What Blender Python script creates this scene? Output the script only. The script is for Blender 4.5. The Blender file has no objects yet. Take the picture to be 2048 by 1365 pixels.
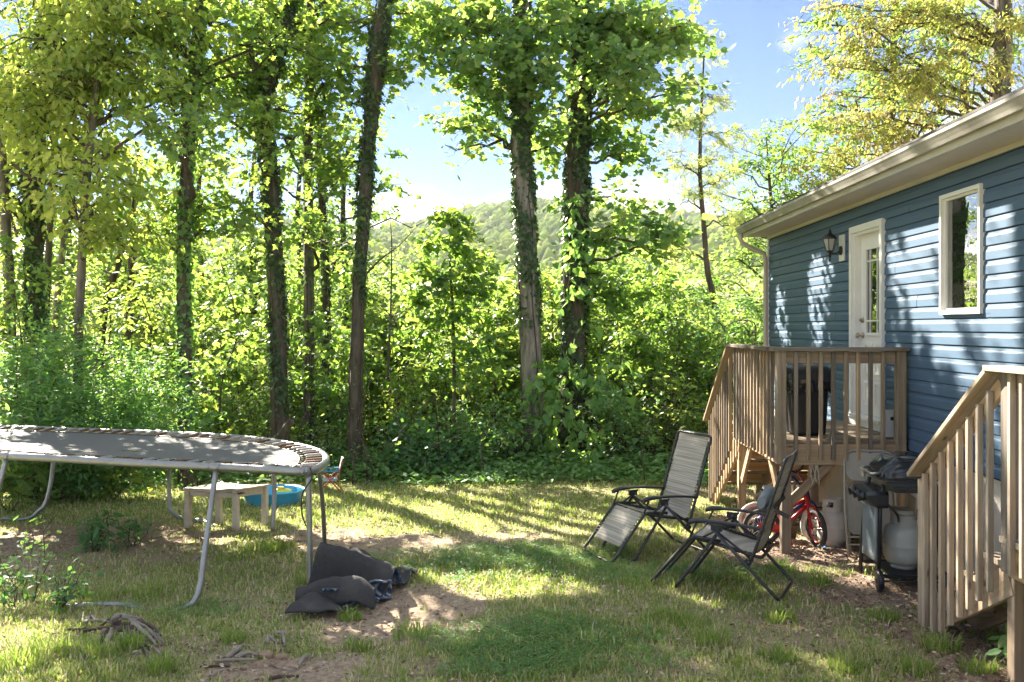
import bpy, math, random
import numpy as np
from mathutils import Matrix, Vector

sc = bpy.context.scene
COL = sc.collection
F, VX, HY, EYE = 1830.0, 1060.0, 655.0, 2.18        # focal length in pixels, vanishing point of the wall, horizon, eye height

# ------------------------------------------------------------------ camera
cam = bpy.data.objects.new('camera', bpy.data.cameras.new('camera'))
COL.objects.link(cam)
cam.location = (0, 0, EYE)
cam.rotation_euler = (math.radians(90), 0, 0)
cam.data.sensor_width = 36.0
cam.data.lens = F / 2048 * 36
cam.data.shift_x = -(VX - 1024) / 2048
cam.data.shift_y = -(682.5 - HY) / 2048
cam.data.clip_start = 0.05
cam.data.clip_end = 9000
sc.camera = cam

# ------------------------------------------------------------------ sun, sky, exposure
SUN = Vector((-0.90, 1.27, 1.0)).normalized()
SUN_EL = math.asin(SUN.z)
SUN_AZ = math.atan2(SUN.x, SUN.y)                   # clockwise from +Y
sl = bpy.data.lights.new('sun', 'SUN')
sl.energy = 2.05
sl.angle = math.radians(0.53)
sl.color = (1.0, 0.92, 0.78)
sun = bpy.data.objects.new('sun', sl)
COL.objects.link(sun)
sun.rotation_euler = (-SUN).to_track_quat('-Z', 'Y').to_euler()
sun.location = (0, 0, 60)

world = bpy.data.worlds.new('World')
sc.world = world
world.use_nodes = True
wt = world.node_tree
for n in list(wt.nodes):
    wt.nodes.remove(n)
WN = lambda t: wt.nodes.new(t)
wout = WN('ShaderNodeOutputWorld')
wbg = WN('ShaderNodeBackground')
wbg.inputs['Strength'].default_value = 0.05
sky = WN('ShaderNodeTexSky')
sky.sky_type = 'NISHITA'
sky.sun_disc = False
sky.sun_elevation = SUN_EL
sky.sun_rotation = SUN_AZ
sky.air_density = 1.0
sky.dust_density = 0.0
sky.ozone_density = 3.0
tint = WN('ShaderNodeMix'); tint.data_type = 'RGBA'; tint.blend_type = 'MULTIPLY'
tint.inputs['Factor'].default_value = 1.0
tint.inputs[7].default_value = (0.116, 0.150, 0.212, 1)
wt.links.new(sky.outputs[0], tint.inputs[6])
wco = WN('ShaderNodeTexCoord')
# clouds: noise on the direction, thresholded, plus a few cumulus banks given by direction
wmap = WN('ShaderNodeMapping'); wmap.inputs['Scale'].default_value = (3.2, 3.2, 6.5)
wmap.inputs['Location'].default_value = (0.37, 1.21, 0.35)
wt.links.new(wco.outputs['Generated'], wmap.inputs[0])
wno = WN('ShaderNodeTexNoise'); wno.inputs['Scale'].default_value = 1.5; wno.inputs['Detail'].default_value = 9; wno.inputs['Roughness'].default_value = 0.56
wt.links.new(wmap.outputs[0], wno.inputs['Vector'])
acc = wno.outputs['Fac']
def wmath(op, a, b=None, clamp=False):
    m = WN('ShaderNodeMath'); m.operation = op; m.use_clamp = clamp
    for i, v in enumerate((a, b)):
        if v is None: continue
        if isinstance(v, (int, float)): m.inputs[i].default_value = v
        else: wt.links.new(v, m.inputs[i])
    return m.outputs[0]
for (dx, dz, rx, rz, amt) in ((-0.105, 0.135, 0.15, 0.10, 0.20), (0.13, 0.15, 0.2, 0.07, 0.13), (0.285, 0.312, 0.07, 0.035, 0.60), (-0.36, 0.12, 0.3, 0.10, -0.02), (0.2, 0.315, 0.05, 0.03, 0.45), (0.52, 0.2, 0.2, 0.06, 0.25), (-0.08, 0.36, 0.42, 0.22, -0.75), (0.20, 0.26, 0.22, 0.15, -0.6), (-0.5, 0.40, 0.3, 0.2, -0.4)):
    c = Vector((dx, 1.0, dz)).normalized()
    sub = WN('ShaderNodeVectorMath'); sub.operation = 'SUBTRACT'
    wt.links.new(wco.outputs['Generated'], sub.inputs[0]); sub.inputs[1].default_value = c
    scl = WN('ShaderNodeVectorMath'); scl.operation = 'MULTIPLY'
    wt.links.new(sub.outputs[0], scl.inputs[0]); scl.inputs[1].default_value = (1 / rx, 1 / rx, 1 / rz)
    ln = WN('ShaderNodeVectorMath'); ln.operation = 'LENGTH'
    wt.links.new(scl.outputs[0], ln.inputs[0])
    fall = wmath('SUBTRACT', 1.0, ln.outputs['Value'], True)
    acc = wmath('ADD', acc, wmath('MULTIPLY', fall, amt))
cm = WN('ShaderNodeMapRange'); cm.interpolation_type = 'SMOOTHSTEP'
cm.inputs['From Min'].default_value = 0.40; cm.inputs['From Max'].default_value = 0.62  # low threshold adds unseen clouds beyond the view as fill light
wt.links.new(acc, cm.inputs['Value'])
cmix = WN('ShaderNodeMix'); cmix.data_type = 'RGBA'
wt.links.new(cm.outputs[0], cmix.inputs['Factor'])
wt.links.new(tint.outputs[2], cmix.inputs[6])
cno = WN('ShaderNodeMapRange'); cno.inputs['From Min'].default_value = 0.52; cno.inputs['From Max'].default_value = 0.74
wt.links.new(acc, cno.inputs['Value'])
ccol = WN('ShaderNodeMix'); ccol.data_type = 'RGBA'; ccol.inputs[6].default_value = (1.45, 1.5, 1.6, 1); ccol.inputs[7].default_value = (6.8, 6.7, 6.5, 1)  # thick clouds, mostly out of view, made extra bright to lift the shade
wt.links.new(cno.outputs[0], ccol.inputs['Factor']); wt.links.new(ccol.outputs[2], cmix.inputs[7])
wt.links.new(cmix.outputs[2], wbg.inputs['Color'])
wt.links.new(wbg.outputs[0], wout.inputs[0])

sc.view_settings.view_transform = 'Standard'
sc.view_settings.look = 'None'
sc.view_settings.gamma = 1.0
sc.view_settings.exposure = 3.95
sc.view_settings.use_curve_mapping = False
sc.render.engine = 'CYCLES'
cy = sc.cycles
cy.max_bounces = 8; cy.diffuse_bounces = 4; cy.glossy_bounces = 3; cy.transmission_bounces = 5; cy.transparent_max_bounces = 6
cy.caustics_reflective = False; cy.caustics_refractive = False
cy.use_denoising = True
cy.use_adaptive_sampling = True
cy.adaptive_threshold = 0.02
try: cy.denoiser = 'OPENIMAGEDENOISE'
except Exception: pass
sc.render.use_persistent_data = False

rng = np.random.default_rng(11)
random.seed(11)

# ------------------------------------------------------------------ ground shape and pixel helpers (measurements off the photograph)
def _sp(t, k=1.0):
    return np.log1p(np.exp(np.clip(t / k, -40, 40))) * k
def gz(x, y):
    x = np.asarray(x, float); y = np.asarray(y, float)
    z = -0.04 * _sp(y - 9.0, 0.6) + 0.04 * _sp(y - 75, 3)
    z = z - 0.13 * _sp(y - 18.5, 1.2) + 0.13 * _sp(y - 75, 3)
    z = z - 0.10 * np.exp(-((x + 2.9) / 1.0) ** 2 - ((y - 7.2) / 0.7) ** 2)
    z = z + 0.02 * np.sin(x * 1.7 + 0.6 * y) * np.cos(y * 1.3 - 0.4 * x) - 0.012 * np.cos(2.9 * x) * np.sin(3.3 * y + 1)
    return z
def gzf(x, y): return float(gz(x, y))
def P(px, py, Y):                                    # world point seen at pixel (px, py) at distance Y
    return Vector(((px - VX) / F * Y, Y, EYE - (py - HY) / F * Y))
def G(px, py):                                       # ground point seen at pixel (px, py)
    Y = F * EYE / (py - HY)
    for _ in range(12):
        x = (px - VX) / F * Y
        Y = F * (EYE - gzf(x, Y)) / (py - HY)
    return Vector(((px - VX) / F * Y, Y, gzf((px - VX) / F * Y, Y)))
def to_px(p):
    return VX + F * p[:, 0] / p[:, 1], HY + F * (EYE - p[:, 2]) / p[:, 1]

# ------------------------------------------------------------------ mesh soup
def norm(v, axis=-1):
    return v / np.maximum(np.linalg.norm(v, axis=axis, keepdims=True), 1e-9)
class Soup:
    def __init__(s): s.parts = []; s.nv = 0
    def add(s, verts, faces, mat=0, rnd=0.5, smooth=False):
        verts = np.asarray(verts, float).reshape(-1, 3); faces = np.asarray(faces, int)
        if len(verts) == 0: return s
        r = np.broadcast_to(np.asarray(rnd, float), (len(verts),)) if np.ndim(rnd) else np.full(len(verts), float(rnd))
        s.parts.append((verts, faces + s.nv, mat, r, smooth)); s.nv += len(verts)
        return s
    def box(s, c, size, rot=None, mat=0):
        h = np.array(size) / 2
        v = np.array([[x, y, z] for x in (-1, 1) for y in (-1, 1) for z in (-1, 1)], float) * h
        if rot is not None: v = v @ np.array(rot.to_3x3()).T
        return s.add(v + np.array(c), [[0, 1, 3, 2], [4, 6, 7, 5], [0, 4, 5, 1], [2, 3, 7, 6], [0, 2, 6, 4], [1, 5, 7, 3]], mat)
    def tube(s, pts, r, n=8, mat=0, cap=True, smooth=True, closed=False, rnd=0.5):
        pts = np.asarray(pts, float); m = len(pts)
        r = np.broadcast_to(np.asarray(r, float), (m,))
        if closed: t = np.roll(pts, -1, 0) - np.roll(pts, 1, 0)
        else: t = np.gradient(pts, axis=0)
        t = norm(t)
        up = np.array([0, 0, 1.0]) if abs(t[0][2]) < 0.9 else np.array([1.0, 0, 0])
        a = np.zeros_like(t); prev = norm(np.cross(t[0], up))
        for i in range(m):
            prev = norm(prev - t[i] * np.dot(prev, t[i])); a[i] = prev
        b = np.cross(t, a)
        th = np.linspace(0, 2 * math.pi, n, endpoint=False)
        v = (pts[:, None, :] + r[:, None, None] * (np.cos(th)[None, :, None] * a[:, None, :] + np.sin(th)[None, :, None] * b[:, None, :])).reshape(-1, 3)
        f = []
        for i in range(m if closed else m - 1):
            i2 = (i + 1) % m
            for j in range(n):
                j2 = (j + 1) % n
                f.append([i * n + j, i * n + j2, i2 * n + j2, i2 * n + j])
        s.add(v, f, mat, rnd, smooth)
        if cap and not closed:
            base = s.nv - len(v)
            s.parts.append((np.zeros((0, 3)), np.array([[base + j for j in range(n)][::-1]]), mat, np.zeros(0), False))
            s.parts.append((np.zeros((0, 3)), np.array([[base + (m - 1) * n + j for j in range(n)]]), mat, np.zeros(0), False))
        return s
    def lathe(s, prof, c=(0, 0, 0), n=20, mat=0, smooth=True, axis='Z'):
        prof = np.asarray(prof, float); m = len(prof)
        th = np.linspace(0, 2 * math.pi, n, endpoint=False)
        v = np.stack([prof[:, 0:1] * np.cos(th), prof[:, 0:1] * np.sin(th), np.repeat(prof[:, 1:2], n, 1)], -1).reshape(-1, 3)
        if axis == 'X': v = v[:, [2, 0, 1]]
        if axis == 'Y': v = v[:, [1, 2, 0]]
        f = [[i * n + j, i * n + (j + 1) % n, (i + 1) * n + (j + 1) % n, (i + 1) * n + j] for i in range(m - 1) for j in range(n)]
        return s.add(v + np.array(c), f, mat, 0.5, smooth)
    def grid(s, v, mat=0, smooth=True, rnd=0.5):         # v: (m, n, 3)
        m, n = v.shape[:2]
        i = np.arange(m - 1)[:, None] * n + np.arange(n - 1)[None, :]
        f = np.stack([i, i + 1, i + n + 1, i + n], -1).reshape(-1, 4)
        return s.add(v.reshape(-1, 3), f, mat, rnd, smooth)
    def prism(s, poly, depth_vec, mat=0):
        poly = np.asarray(poly, float); n = len(poly); d = np.asarray(depth_vec, float)
        v = np.vstack([poly, poly + d])
        s.add(v, [[j, (j + 1) % n, n + (j + 1) % n, n + j] for j in range(n)], mat)
        b = s.nv - 2 * n
        s.parts.append((np.zeros((0, 3)), np.array([[b + j for j in range(n)][::-1]]), mat, np.zeros(0), False))
        s.parts.append((np.zeros((0, 3)), np.array([[b + n + j for j in range(n)]]), mat, np.zeros(0), False))
        return s
    def mesh(s, name, mats, off=None):
        V = np.concatenate([p[0] for p in s.parts]); R = np.concatenate([p[3] for p in s.parts])
        if off is not None: V = V - np.array(off)
        loops = np.concatenate([p[1].reshape(-1) for p in s.parts])
        tot = np.concatenate([np.full(len(p[1]), p[1].shape[1]) for p in s.parts])
        start = np.concatenate([[0], np.cumsum(tot)[:-1]])
        mi = np.concatenate([np.full(len(p[1]), p[2]) for p in s.parts])
        sm = np.concatenate([np.full(len(p[1]), p[4], bool) for p in s.parts])
        me = bpy.data.meshes.new(name)
        me.vertices.add(len(V)); me.vertices.foreach_set('co', V.astype(np.float32).ravel())
        me.loops.add(len(loops)); me.loops.foreach_set('vertex_index', loops.astype(np.int32))
        me.polygons.add(len(tot)); me.polygons.foreach_set('loop_start', start.astype(np.int32))
        me.polygons.foreach_set('loop_total', tot.astype(np.int32))
        me.polygons.foreach_set('material_index', mi.astype(np.int32))
        me.polygons.foreach_set('use_smooth', sm)
        me.update(calc_edges=True)
        a = me.attributes.new('rnd', 'FLOAT', 'POINT'); a.data.foreach_set('value', R.astype(np.float32))
        for m in (mats if isinstance(mats, (list, tuple)) else [mats]): me.materials.append(m)
        return me
    def build(s, name, mats, parent=None, kind=None, world=True):
        me = s.mesh(name, mats, parent.location if (parent is not None and world) else None)
        return link(name, me, parent, kind)
def link(name, me, parent=None, kind=None):
    o = bpy.data.objects.new(name, me); COL.objects.link(o)
    if parent is not None: o.parent = parent
    if kind: o['kind'] = kind
    return o
def tag(o, label, cat, group=None):
    o['label'] = label; o['category'] = cat
    if group: o['group'] = group
    return o
def thing(name, loc, label, cat, group=None, rz=0.0):
    o = bpy.data.objects.new(name, None); COL.objects.link(o)
    o.location = loc; o.rotation_euler = (0, 0, rz); o.empty_display_size = 0.2
    return tag(o, label, cat, group)
def place(name, me, M, parent):                        # one part from a shared mesh, M in world space
    o = bpy.data.objects.new(name, me); COL.objects.link(o)
    o.parent = parent
    o.matrix_local = Matrix.Translation(-Vector(parent.location)) @ M
    return o
def copy_tree(o, parent=None):
    c = o.copy(); COL.objects.link(c); c.parent = parent
    for ch in list(o.children): copy_tree(ch, c)
    return c
def frame(z, x):                                       # rotation with local Z along z, local X near x
    z = Vector(z).normalized(); x = Vector(x); x = (x - z * x.dot(z)).normalized(); y = z.cross(x)
    return Matrix((x, y, z)).transposed().to_4x4()
_lum = {}
def lumber(name, a, b, w, d, mat, parent, xdir=(1, 0, 0), ch=0.004, label=None):
    """A sawn board from a to b: w wide along xdir, d deep, eased edges; grain runs along its local Z."""
    a, b = Vector(a), Vector(b); L = (b - a).length
    key = (round(L, 3), w, d, mat.name)
    if key not in _lum:
        c = min(ch, w * .2, d * .2); hw, hd = w / 2, d / 2
        poly = [(-hw + c, -hd), (hw - c, -hd), (hw, -hd + c), (hw, hd - c), (hw - c, hd), (-hw + c, hd), (-hw, hd - c), (-hw, -hd + c)]
        s = Soup(); s.prism([(x, y, 0) for x, y in poly], (0, 0, L))
        _lum[key] = s.mesh(name, mat)
    M = Matrix.Translation(a) @ frame(b - a, xdir)
    o = place(name, _lum[key], M, parent)
    if label: o['label'] = label
    return o

# ------------------------------------------------------------------ materials
def srgb(r, g, b):
    f = lambda c: (c / 255 / 12.92) if c / 255 <= 0.04045 else ((c / 255 + 0.055) / 1.055) ** 2.4
    return (f(r), f(g), f(b), 1)
class Mat:
    def __init__(s, name, rough=0.6, metal=0.0, base=(0.5, 0.5, 0.5), spec=0.5):
        s.m = bpy.data.materials.new(name); s.m.use_nodes = True
        s.t = s.m.node_tree; s.n = s.t.nodes; s.b = s.n['Principled BSDF']; s.out = s.n['Material Output']
        s.b.inputs['Roughness'].default_value = rough; s.b.inputs['Metallic'].default_value = metal
        s.b.inputs['Base Color'].default_value = tuple(base[:3]) + (1,)
        s.b.inputs['Specular IOR Level'].default_value = spec
    def new(s, t, **kw):
        n = s.n.new(t)
        for k, v in kw.items(): setattr(n, k, v)
        return n
    def L(s, a, b): s.t.links.new(a, b)
    def coord(s, kind='Object', scale=(1, 1, 1), random_offset=False):
        tc = s.new('ShaderNodeTexCoord'); mp = s.new('ShaderNodeMapping'); mp.inputs['Scale'].default_value = scale
        s.L(tc.outputs[kind], mp.inputs[0])
        if random_offset:
            oi = s.new('ShaderNodeObjectInfo'); mu = s.new('ShaderNodeMath', operation='MULTIPLY'); mu.inputs[1].default_value = 37.0
            s.L(oi.outputs['Random'], mu.inputs[0]); cb = s.new('ShaderNodeCombineXYZ')
            s.L(mu.outputs[0], cb.inputs[0]); s.L(mu.outputs[0], cb.inputs[2]); s.L(cb.outputs[0], mp.inputs['Location'])
        return mp.outputs[0]
    def noise(s, vec, scale=5, detail=4, rough=0.55):
        n = s.new('ShaderNodeTexNoise'); n.inputs['Scale'].default_value = scale; n.inputs['Detail'].default_value = detail
        n.inputs['Roughness'].default_value = rough; s.L(vec, n.inputs['Vector']); return n.outputs['Fac']
    def ramp(s, fac, stops):
        r = s.new('ShaderNodeValToRGB'); e = r.color_ramp.elements
        while len(e) < len(stops): e.new(0.5)
        for i, (p, c) in enumerate(stops): e[i].position = p; e[i].color = tuple(c[:3]) + (1,)
        s.L(fac, r.inputs[0]); return r.outputs[0]
    def mix(s, fac, a, b, mode='MIX'):
        m = s.new('ShaderNodeMix', data_type='RGBA', blend_type=mode)
        for i, v in ((0, fac), (6, a), (7, b)):
            if isinstance(v, (int, float)): m.inputs[i].default_value = v
            elif isinstance(v, (tuple, list)): m.inputs[i].default_value = tuple(v[:3]) + (1,)
            else: s.L(v, m.inputs[i])
        return m.outputs[2]
    def math(s, op, a, b=0.0, clamp=False):
        m = s.new('ShaderNodeMath', operation=op, use_clamp=clamp)
        for i, v in enumerate((a, b)):
            if isinstance(v, (int, float)): m.inputs[i].default_value = v
            else: s.L(v, m.inputs[i])
        return m.outputs[0]
    def attr(s, name):
        a = s.new('ShaderNodeAttribute', attribute_name=name); return a.outputs['Fac']
    def base(s, c): s.L(c, s.b.inputs['Base Color']); return s
    def bump(s, h, strength=0.3, dist=0.01):
        b = s.new('ShaderNodeBump'); b.inputs['Strength'].default_value = strength; b.inputs['Distance'].default_value = dist
        s.L(h, b.inputs['Height']); s.L(b.outputs[0], s.b.inputs['Normal']); return s

def wood_mat(name, c1, c2, c3, green=None):
    m = Mat(name, 0.78, spec=0.25)
    v = m.coord('Object', (26, 26, 1.3), True)
    g = m.noise(v, 1.0, 5, 0.62)
    v2 = m.coord('Object', (2.5, 2.5, 0.9), True)
    big = m.noise(v2, 1.2, 3)
    col = m.ramp(g, [(0.3, c1), (0.52, c2), (0.74, c3)])
    col = m.mix(m.math('MULTIPLY', m.math('SUBTRACT', big, 0.42, True), 1.6, True), col, tuple(x * 0.52 for x in c2))
    vk = m.new('ShaderNodeTexVoronoi'); vk.inputs['Scale'].default_value = 1.0
    m.L(m.coord('Object', (7, 7, 2.6), True), vk.inputs['Vector'])
    col = m.mix(m.ramp(vk.outputs['Distance'], [(0.03, (1, 1, 1)), (0.12, (0, 0, 0))]), col, tuple(x * 0.35 for x in c1))
    if green: col = m.mix(m.math('MULTIPLY', m.math('SUBTRACT', m.noise(v2, 3.0, 3), 0.5, True), 2.2, True), col, green)
    oi = m.new('ShaderNodeObjectInfo')
    hs = m.new('ShaderNodeHueSaturation'); m.L(col, hs.inputs['Color'])
    m.L(m.math('ADD', m.math('MULTIPLY', oi.outputs['Random'], 0.85), 0.50), hs.inputs['Value'])
    m.L(m.math('ADD', m.math('MULTIPLY', oi.outputs['Random'], 0.4), 0.75), hs.inputs['Saturation'])
    m.base(hs.outputs[0]).bump(g, 0.5, 0.004)
    return m.m
M_WOOD = wood_mat('weathered_deck_wood', (0.165, 0.115, 0.075), (0.29, 0.22, 0.15), (0.41, 0.325, 0.24), green=(0.20, 0.17, 0.10))
M_WOODP = wood_mat('paler_framing_wood', (0.30, 0.19, 0.10), (0.45, 0.31, 0.185), (0.52, 0.39, 0.25))
M_WOODG = wood_mat('grey_rail_wood', (0.20, 0.15, 0.115), (0.34, 0.275, 0.21), (0.44, 0.37, 0.295))

def siding_mat():
    m = Mat('blue_vinyl_siding', 0.55, spec=0.3)
    n = m.noise(m.coord('Object', (3, 0.5, 30)), 1.0, 4)
    d = m.noise(m.coord('Object', (1, 1.2, 1.6)), 1.3, 5)
    c = m.mix(n, (0.058, 0.104, 0.166), (0.072, 0.123, 0.190))
    c = m.mix(m.math('MULTIPLY', m.math('SUBTRACT', d, 0.52, True), 1.2, True), c, (0.11, 0.15, 0.185))
    m.base(c).bump(m.noise(m.coord('Object', (8, 1.5, 90)), 1.0, 3), 0.12, 0.002)
    return m.m
M_SIDING = siding_mat()
M_SHEATH = Mat('gap_shadow_sheathing', 0.95, base=(0.012, 0.014, 0.018)).m  # near-black colour paints the shadow lines seen in the siding gaps
def painted(name, base, rough=0.5, dirt=(0.2, 0.17, 0.12), amount=0.5, scale=2.0, bump=0.1, metal=0.0, spec=0.5):
    m = Mat(name, rough, metal, spec=spec)
    n = m.noise(m.coord('Object', (1, 1, 1), True), scale, 7, 0.65)
    m.base(m.mix(m.math('MULTIPLY', m.math('SUBTRACT', n, 0.45, True), amount * 4, True), base, dirt))
    if bump: m.bump(m.noise(m.coord('Object', (1, 1, 1)), scale * 14, 3), bump, 0.003)
    return m.m
M_WHITE = painted('white_trim_paint', (0.72, 0.71, 0.67), 0.45, (0.5, 0.47, 0.4), 0.25)
M_DOOR = painted('white_door_paint', (0.74, 0.72, 0.68), 0.4, (0.55, 0.5, 0.43), 0.2)
M_CREAM = painted('cream_fascia', (0.50, 0.47, 0.41), 0.5, (0.32, 0.28, 0.2), 0.35)
M_SOFFIT = painted('beige_soffit_vinyl', (0.56, 0.49, 0.43), 0.55, (0.42, 0.36, 0.3), 0.2)
M_GUTTER = painted('weathered_gutter', (0.35, 0.33, 0.29), 0.5, (0.10, 0.085, 0.06), 0.6, 1.6, 0.15)
M_SPOUT = painted('downspout_paint', (0.50, 0.44, 0.36), 0.5, (0.36, 0.3, 0.23), 0.3)
M_STUCCO = painted('parged_foundation', (0.52, 0.47, 0.40), 0.9, (0.30, 0.25, 0.19), 0.5, 3, 0.5)
M_SHINGLE = painted('roof_shingle', (0.09, 0.085, 0.08), 0.9, (0.04, 0.04, 0.04), 0.5, 8, 0.6)
M_BLACK = painted('black_metal', (0.018, 0.019, 0.021), 0.42, (0.05, 0.05, 0.05), 0.2, 4, 0.05)
M_CHAIRTUBE = painted('black_chair_tube', (0.020, 0.022, 0.025), 0.4, (0.06, 0.055, 0.05), 0.3, 8, 0.05)
M_PLASTIC = painted('black_plastic', (0.016, 0.019, 0.026), 0.36, (0.05, 0.055, 0.06), 0.25, 4, 0.05)
M_GALV = painted('galvanised_steel', (0.30, 0.31, 0.315), 0.44, (0.20, 0.16, 0.125), 0.35, 9, 0.15, metal=0.75)
M_RUST = painted('rusty_spring', (0.16, 0.085, 0.05), 0.65, (0.30, 0.27, 0.24), 0.5, 40, 0.2, metal=0.35)
M_SPRING = painted('grey_spring', (0.40, 0.39, 0.37), 0.45, (0.2, 0.12, 0.08), 0.5, 30, 0.1, metal=0.6)
M_MATT = painted('trampoline_mat', (0.115, 0.118, 0.116), 0.8, (0.15, 0.14, 0.125), 0.4, 1.3, 0.1, spec=0.35)
M_TABLE = painted('worn_white_table', (0.56, 0.50, 0.42), 0.7, (0.25, 0.18, 0.12), 0.5, 6, 0.3)
M_TABLETOP = painted('peeling_table_top', (0.50, 0.43, 0.34), 0.75, (0.27, 0.19, 0.12), 0.6, 5, 0.4)
M_POOL = painted('blue_pool_plastic', (0.06, 0.36, 0.62), 0.35, (0.10, 0.42, 0.62), 0.3, 5, 0.0)
M_YELLOW = painted('yellow_plastic', (0.75, 0.50, 0.03), 0.4, (0.6, 0.4, 0.05), 0.2)
M_ORANGE = painted('orange_tube', (0.50, 0.085, 0.035), 0.45, (0.4, 0.1, 0.06), 0.2)
M_TEAL = painted('blue_kid_fabric', (0.04, 0.22, 0.33), 0.7, (0.5, 0.5, 0.5), 0.15, 20)
M_RED = painted('red_bike_paint', (0.42, 0.012, 0.016), 0.28, (0.3, 0.02, 0.02), 0.2)
M_TYRE = painted('black_tyre', (0.030, 0.029, 0.028), 0.85, (0.12, 0.10, 0.08), 0.5, 14, 0.3)
M_WTYRE = painted('white_tyre', (0.58, 0.54, 0.48), 0.8, (0.33, 0.27, 0.21), 0.5, 10, 0.3)
M_PINK = painted('pink_rim', (0.42, 0.14, 0.20), 0.5, (0.4, 0.2, 0.2), 0.2)
M_NAVY = painted('navy_bike_paint', (0.02, 0.03, 0.12), 0.35, (0.1, 0.1, 0.15), 0.2)
M_CHROME = painted('dull_chrome', (0.66, 0.64, 0.61), 0.3, (0.35, 0.3, 0.26), 0.4, 12, 0.0, metal=0.9)
M_TANK = painted('white_gas_tank', (0.60, 0.57, 0.52), 0.45, (0.42, 0.36, 0.29), 0.4, 4, 0.03)
M_TANKG = painted('grey_gas_tank', (0.43, 0.45, 0.44), 0.45, (0.33, 0.33, 0.3), 0.3, 4, 0.03)
M_FOLD = painted('beige_chair_metal', (0.30, 0.28, 0.24), 0.5, (0.2, 0.16, 0.12), 0.4, 5)
M_FIREBOX = painted('grill_pan_metal', (0.42, 0.36, 0.28), 0.5, (0.22, 0.16, 0.1), 0.6, 7, 0.1, metal=0.5)
M_GRILL = painted('glossy_black_enamel', (0.010, 0.014, 0.020), 0.15, (0.018, 0.022, 0.026), 0.12, 3, 0.0)
M_GFAB = painted('grey_grill_cloth', (0.20, 0.235, 0.26), 0.85, (0.26, 0.28, 0.29), 0.3, 7, 0.3)
M_BIN = painted('black_bin_plastic', (0.012, 0.013, 0.016), 0.45, (0.03, 0.03, 0.03), 0.3, 3)
M_BAG = painted('black_bag_film', (0.008, 0.009, 0.013), 0.16, (0.02, 0.02, 0.03), 0.2, 3, 0.2)
M_BOXG = painted('grey_metal_box', (0.50, 0.52, 0.55), 0.45, (0.35, 0.35, 0.35), 0.3)
M_BLUE = painted('blue_plastic_scrap', (0.05, 0.20, 0.48), 0.4, (0.1, 0.3, 0.5), 0.2)
M_BRASS = painted('dull_brass', (0.38, 0.32, 0.22), 0.35, (0.25, 0.2, 0.14), 0.3, metal=0.8)
M_STONE = painted('tan_stone', (0.30, 0.205, 0.14), 0.9, (0.20, 0.15, 0.11), 0.5, 9, 0.4)
M_DEAD = painted('dead_grey_wood', (0.27, 0.235, 0.20), 0.9, (0.10, 0.08, 0.065), 0.7, 9, 0.6)
M_ROT = painted('rotten_dark_wood', (0.085, 0.06, 0.045), 0.95, (0.03, 0.022, 0.018), 0.6, 12, 0.8)
M_ROPE = painted('frayed_rope', (0.42, 0.36, 0.28), 0.95, (0.3, 0.24, 0.18), 0.4, 12)
def sling(name, c1, c2):
    m = Mat(name, 0.8, spec=0.2)
    s = m.noise(m.coord('Object', (1.2, 1.2, 92)), 1.0, 2)
    m.base(m.mix(m.math('MULTIPLY', m.math('SUBTRACT', s, 0.36, True), 3.4, True), c1, c2))
    return m.m
M_SLING = sling('striped_sling', (0.27, 0.245, 0.205), (0.47, 0.435, 0.37))
M_PILLOW = painted('grey_pillow', (0.16, 0.19, 0.21), 0.9, (0.25, 0.27, 0.28), 0.3, 9)
def rug_mats():
    m = Mat('charcoal_rug_backing', 0.95, spec=0.1)
    n = m.noise(m.coord('Object', (1, 1, 1)), 60, 3); d = m.noise(m.coord('Object', (1, 1, 1)), 3, 5)
    c = m.mix(n, (0.034, 0.034, 0.036), (0.075, 0.073, 0.072)); m.base(m.mix(m.math('MULTIPLY', m.math('SUBTRACT', d, 0.5, True), 1.5, True), c, (0.16, 0.15, 0.135))).bump(n, 0.4, 0.004)
    p = Mat('blue_rug_pile', 0.95, spec=0.1)
    w = p.noise(p.coord('Object', (9, 46, 9)), 1.0, 4)
    p.base(p.ramp(w, [(0.36, (0.025, 0.04, 0.075)), (0.50, (0.07, 0.10, 0.15)), (0.62, (0.33, 0.35, 0.38))])).bump(w, 0.5, 0.006)
    return m.m, p.m
M_RUGB, M_RUGP = rug_mats()
def bark(name, c1, c2, moss=None, scale=1.0):
    m = Mat(name, 0.95, spec=0.15)
    v = m.coord('Object', (9 * scale, 9 * scale, 1.6 * scale))
    n = m.noise(v, 1.6, 8, 0.68); b = m.noise(m.coord('Object', (1, 1, 0.6)), 2.2, 4)
    c = m.ramp(n, [(0.32, c1), (0.58, c2), (0.75, tuple(min(1, x * 1.35) for x in c2))])
    c = m.mix(m.math('MULTIPLY', m.math('SUBTRACT', b, 0.5, True), 2.5, True), c, moss if moss else tuple(x * 0.6 for x in c1))
    m.base(c).bump(n, 1.0, 0.03)
    return m.m
M_BARK = bark('grey_brown_bark', (0.035, 0.028, 0.022), (0.125, 0.105, 0.082), (0.10, 0.10, 0.055))
M_BARKP = bark('pale_grey_bark', (0.055, 0.047, 0.04), (0.19, 0.165, 0.14), (0.12, 0.11, 0.085), 0.7)
M_BARKW = bark('silver_bark', (0.085, 0.075, 0.065), (0.30, 0.27, 0.235), (0.17, 0.155, 0.125), 0.8)
M_BARKD = bark('dark_bark', (0.03, 0.024, 0.018), (0.10, 0.08, 0.06), (0.06, 0.055, 0.03))
M_TWIG = bark('twig_bark', (0.045, 0.036, 0.028), (0.12, 0.098, 0.074))
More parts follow.
